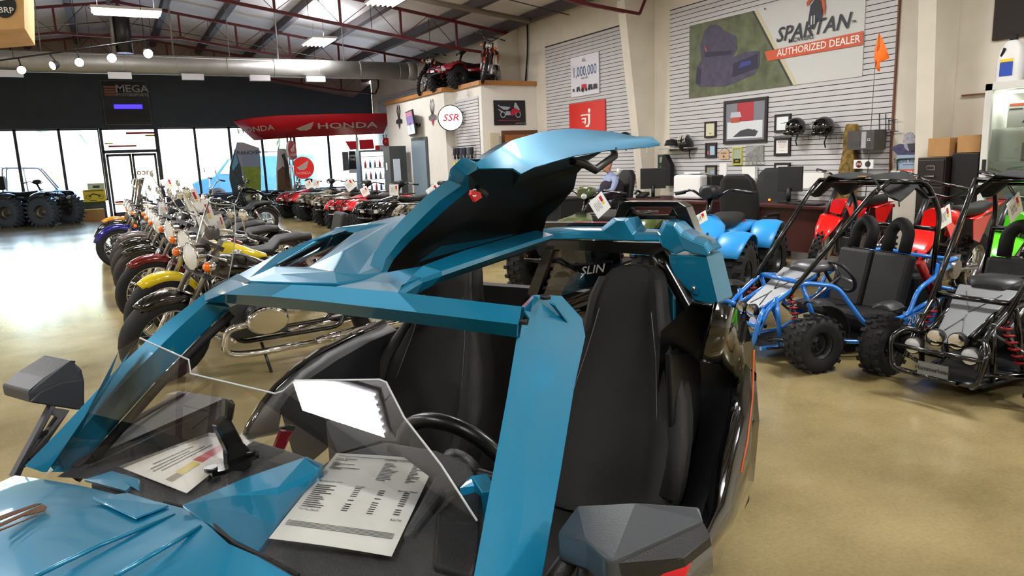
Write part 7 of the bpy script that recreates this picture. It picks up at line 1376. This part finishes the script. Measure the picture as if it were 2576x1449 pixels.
disp('red and white banner with skyline sketch beside the cooler', [(944, 366), (986, 363), (990, 540), (946, 543)], 23.2, mat('banner_pale', (206, 196, 208), .5), [(mat('banner_red', (206, 40, 44), .5), [(944, 366), (955, 366), (955, 416), (945, 416)]), (mat('banner_red', (206, 40, 44), .5), [(964, 398), (984, 396), (985, 414), (964, 416)])], th=.02)
tag(MB().m(mat('red_helmet', (190, 24, 40), .2, coat=1)).ball(tuple(gy(972, 357, 23.2)), .15, 16, (1, 1, .95)).build('red_helmet'), 'red and white helmet sitting on top of the skyline banner', 'helmet')
# yellow poster and cardboard box by the door
t = thing('yellow_poster', 'yellow poster with a drawn motorcycle by the entrance door', 'poster', gy(238, 492, 27.8)); q = MB().m(YEL).box((0, 0, 0), (.66, .02, .40)).m(INKD); q.tube([(-.18 + .07 * math.cos(a), -.015, -.04 + .07 * math.sin(a)) for a in [2 * PI * i / 14 for i in range(14)]], .008, 4, closed=True); q.tube([(.18 + .07 * math.cos(a), -.015, -.04 + .07 * math.sin(a)) for a in [2 * PI * i / 14 for i in range(14)]], .008, 4, closed=True); q.tube([(-.18, -.015, -.04), (-.05, -.015, .06), (.1, -.015, .02), (.18, -.015, -.04)], .02, 5); q.box((0, -.012, .16), (.55, .004, .03)); q.box((-.05, -.012, -.16), (.2, .004, .03)); q.build('printed_design', t)
t = thing('small_quad_poster', 'small pale poster of a quad above the yellow poster', 'poster', gy(242, 470, 28.04)); q = MB().m(mat('pale_poster', (190, 204, 200), .5)).box((0, 0, 0), (.5, .02, .24)).m(INKD).box((0, -.012, .0), (.2, .004, .08)).box((0, -.012, -.09), (.3, .004, .02)); q.build('printed_design', t)
t = thing('cardboard_box', 'long cardboard box with a yellow top on the floor by the entrance', 'cardboard box', (-.85, 27.5, 0)); MB().m(CB).box((0, 0, .17), (.9, .4, .34)).build('carton', t); MB().m(YEL).box((0, -.005, .35), (.88, .4, .02)).build('yellow_lid', t)
# wooden box sign at the top left
t = thing('wooden_sign_box', 'light plywood box sign with a round black logo hanging at the top left corner', 'sign', gy(-20, 40, 8.0)); o = t.location.copy(); PLY = mat('plywood', (214, 170, 110), .6, noise=.12, nscale=6)
b = MB().m(PLY); f4 = [gy(u, v, 8.0) - o for u, v in ((-120, -60), (58, -60), (62, 71), (-120, 84))]; b.poly(f4, off=(0, 1.0, .0)); b.build('box', t)
q = MB().m(BLK).add([gy(13 + 28 * math.cos(a), 16 + 29 * math.sin(a), 7.99) - o for a in [2 * PI * i / 30 for i in range(30)]], [tuple(range(30))]); q.m(PAP).text('BRP', gy(15, 26, 7.98) - o, (1, 0, 0), LZ, .07); q.add([gy(8 + 14 * math.cos(a), 10 + 14 * math.sin(a), 7.985) - o for a in [-2.6 + .35 * i for i in range(6)]], [tuple(range(6))]); q.build('round_logo', t, recalc=False)
MB().m(STL).tube([(0, .5, .2), (0, .5, 2.6)], .006, 5).build('hanging_wire', t)
# ================================================================ OUTSIDE
VB = mat('van_blue', (50, 96, 150), .3, coat=.6)
t = thing('blue_van', 'blue van parked outside beyond the shop window', 'van', (5.6, 34.5, 0), PI)
b = MB().m(VB); prof = [(2.6, .4), (2.7, .95), (2.2, 1.15), (1.75, 1.25), (1.15, 1.95), (.8, 2.05), (-2.6, 2.05), (-2.7, .45)]; b.prism(prof, (-.95, .95)); b.build('body', t, bevel=.05)
for y in (-.96, .96): MB().m(mat('van_window', (170, 205, 200), .1)).poly([(1.55, y, 1.3), (1.1, y, 1.88), (.45, y, 1.88), (.45, y, 1.25)], off=(0, .02 if y > 0 else -.02, 0)).build('side_window', t)
for x in (1.7, -1.8):
    for y in (-.9, .9): w_ = MB().m(STL).lathe([(0, .05), (.2, .06), (.2, -.06), (0, -.05)], (x, y, .36), 'y', 20).build('wheel', t); tor(MB().m(RUB), .36, .22, .2, (x, y, .36)).build('tire', w_)
b = MB().m(STL); [b.tube([(x, -.85, 2.2), (x, .85, 2.2)], .02, 6) for x in (.4, -.6, -1.6)]; [b.tube([(.6, y, 2.2), (-1.8, y, 2.2)], .02, 6) for y in (-.8, .8)]; [b.tube([(x, y, 2.05), (x, y, 2.2)], .015, 6) for x in (.4, -1.6) for y in (-.8, .8)]; b.build('roof_rack', t)
t = thing('utility_vehicle', 'pale blue side-by-side buggy with roll cage parked outside the left windows', 'buggy', (-2.7, 33.5, 0), .0); UB = mat('buggy_blue', (90, 130, 170), .4)
b = MB().m(UB); b.prism([(1.3, .45), (1.35, .8), (.7, 1.0), (.3, .75), (-.6, .75), (-.7, 1.0), (-1.4, .95), (-1.35, .45)], (-.6, .6)); b.build('body', t, bevel=.03); b = MB().m(STL)
for y in (-.6, .6): b.bend([(.75, y, .95), (.25, y, 1.8), (-.9, y, 1.85), (-1.0, y, .9)], .03, 8, .1); b.tube([(-.3, y, .8), (-.35, y, 1.83)], .025, 6)
[b.tube([(x, -.6, z), (x, .6, z)], .025, 6) for x, z in ((.25, 1.8), (-.9, 1.85))]; b.build('roll_cage', t)
for x in (.95, -1.0):
    for y in (-.6, .6): w_ = MB().m(STL).lathe([(0, .05), (.18, .06), (.18, -.06), (0, -.05)], (x, y, .34), 'y', 18).build('wheel', t); tor(MB().m(RUB), .34, .26, .18, (x, y, .34)).build('tire', w_)
LEAF = mat('tree_foliage', (196, 206, 190), .8, noise=.15, nscale=1.5); TRK = mat('tree_trunk', (150, 140, 130), .9)  # foliage colour is paled to look washed out by daylight
rt_ = random.Random(5)
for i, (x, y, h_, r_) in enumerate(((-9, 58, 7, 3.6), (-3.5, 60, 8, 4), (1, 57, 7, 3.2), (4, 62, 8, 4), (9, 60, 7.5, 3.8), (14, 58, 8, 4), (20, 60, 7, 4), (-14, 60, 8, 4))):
    t = thing('tree', 'pale washed-out tree beyond the car park, seen through the shop windows', 'tree', (x, y, 0), 0, 'trees beyond the car park'); MB().m(TRK).tube([(0, 0, 0), (0, 0, h_ * .5)], [.25, .16], 8).build('trunk', t); b = MB().m(LEAF)
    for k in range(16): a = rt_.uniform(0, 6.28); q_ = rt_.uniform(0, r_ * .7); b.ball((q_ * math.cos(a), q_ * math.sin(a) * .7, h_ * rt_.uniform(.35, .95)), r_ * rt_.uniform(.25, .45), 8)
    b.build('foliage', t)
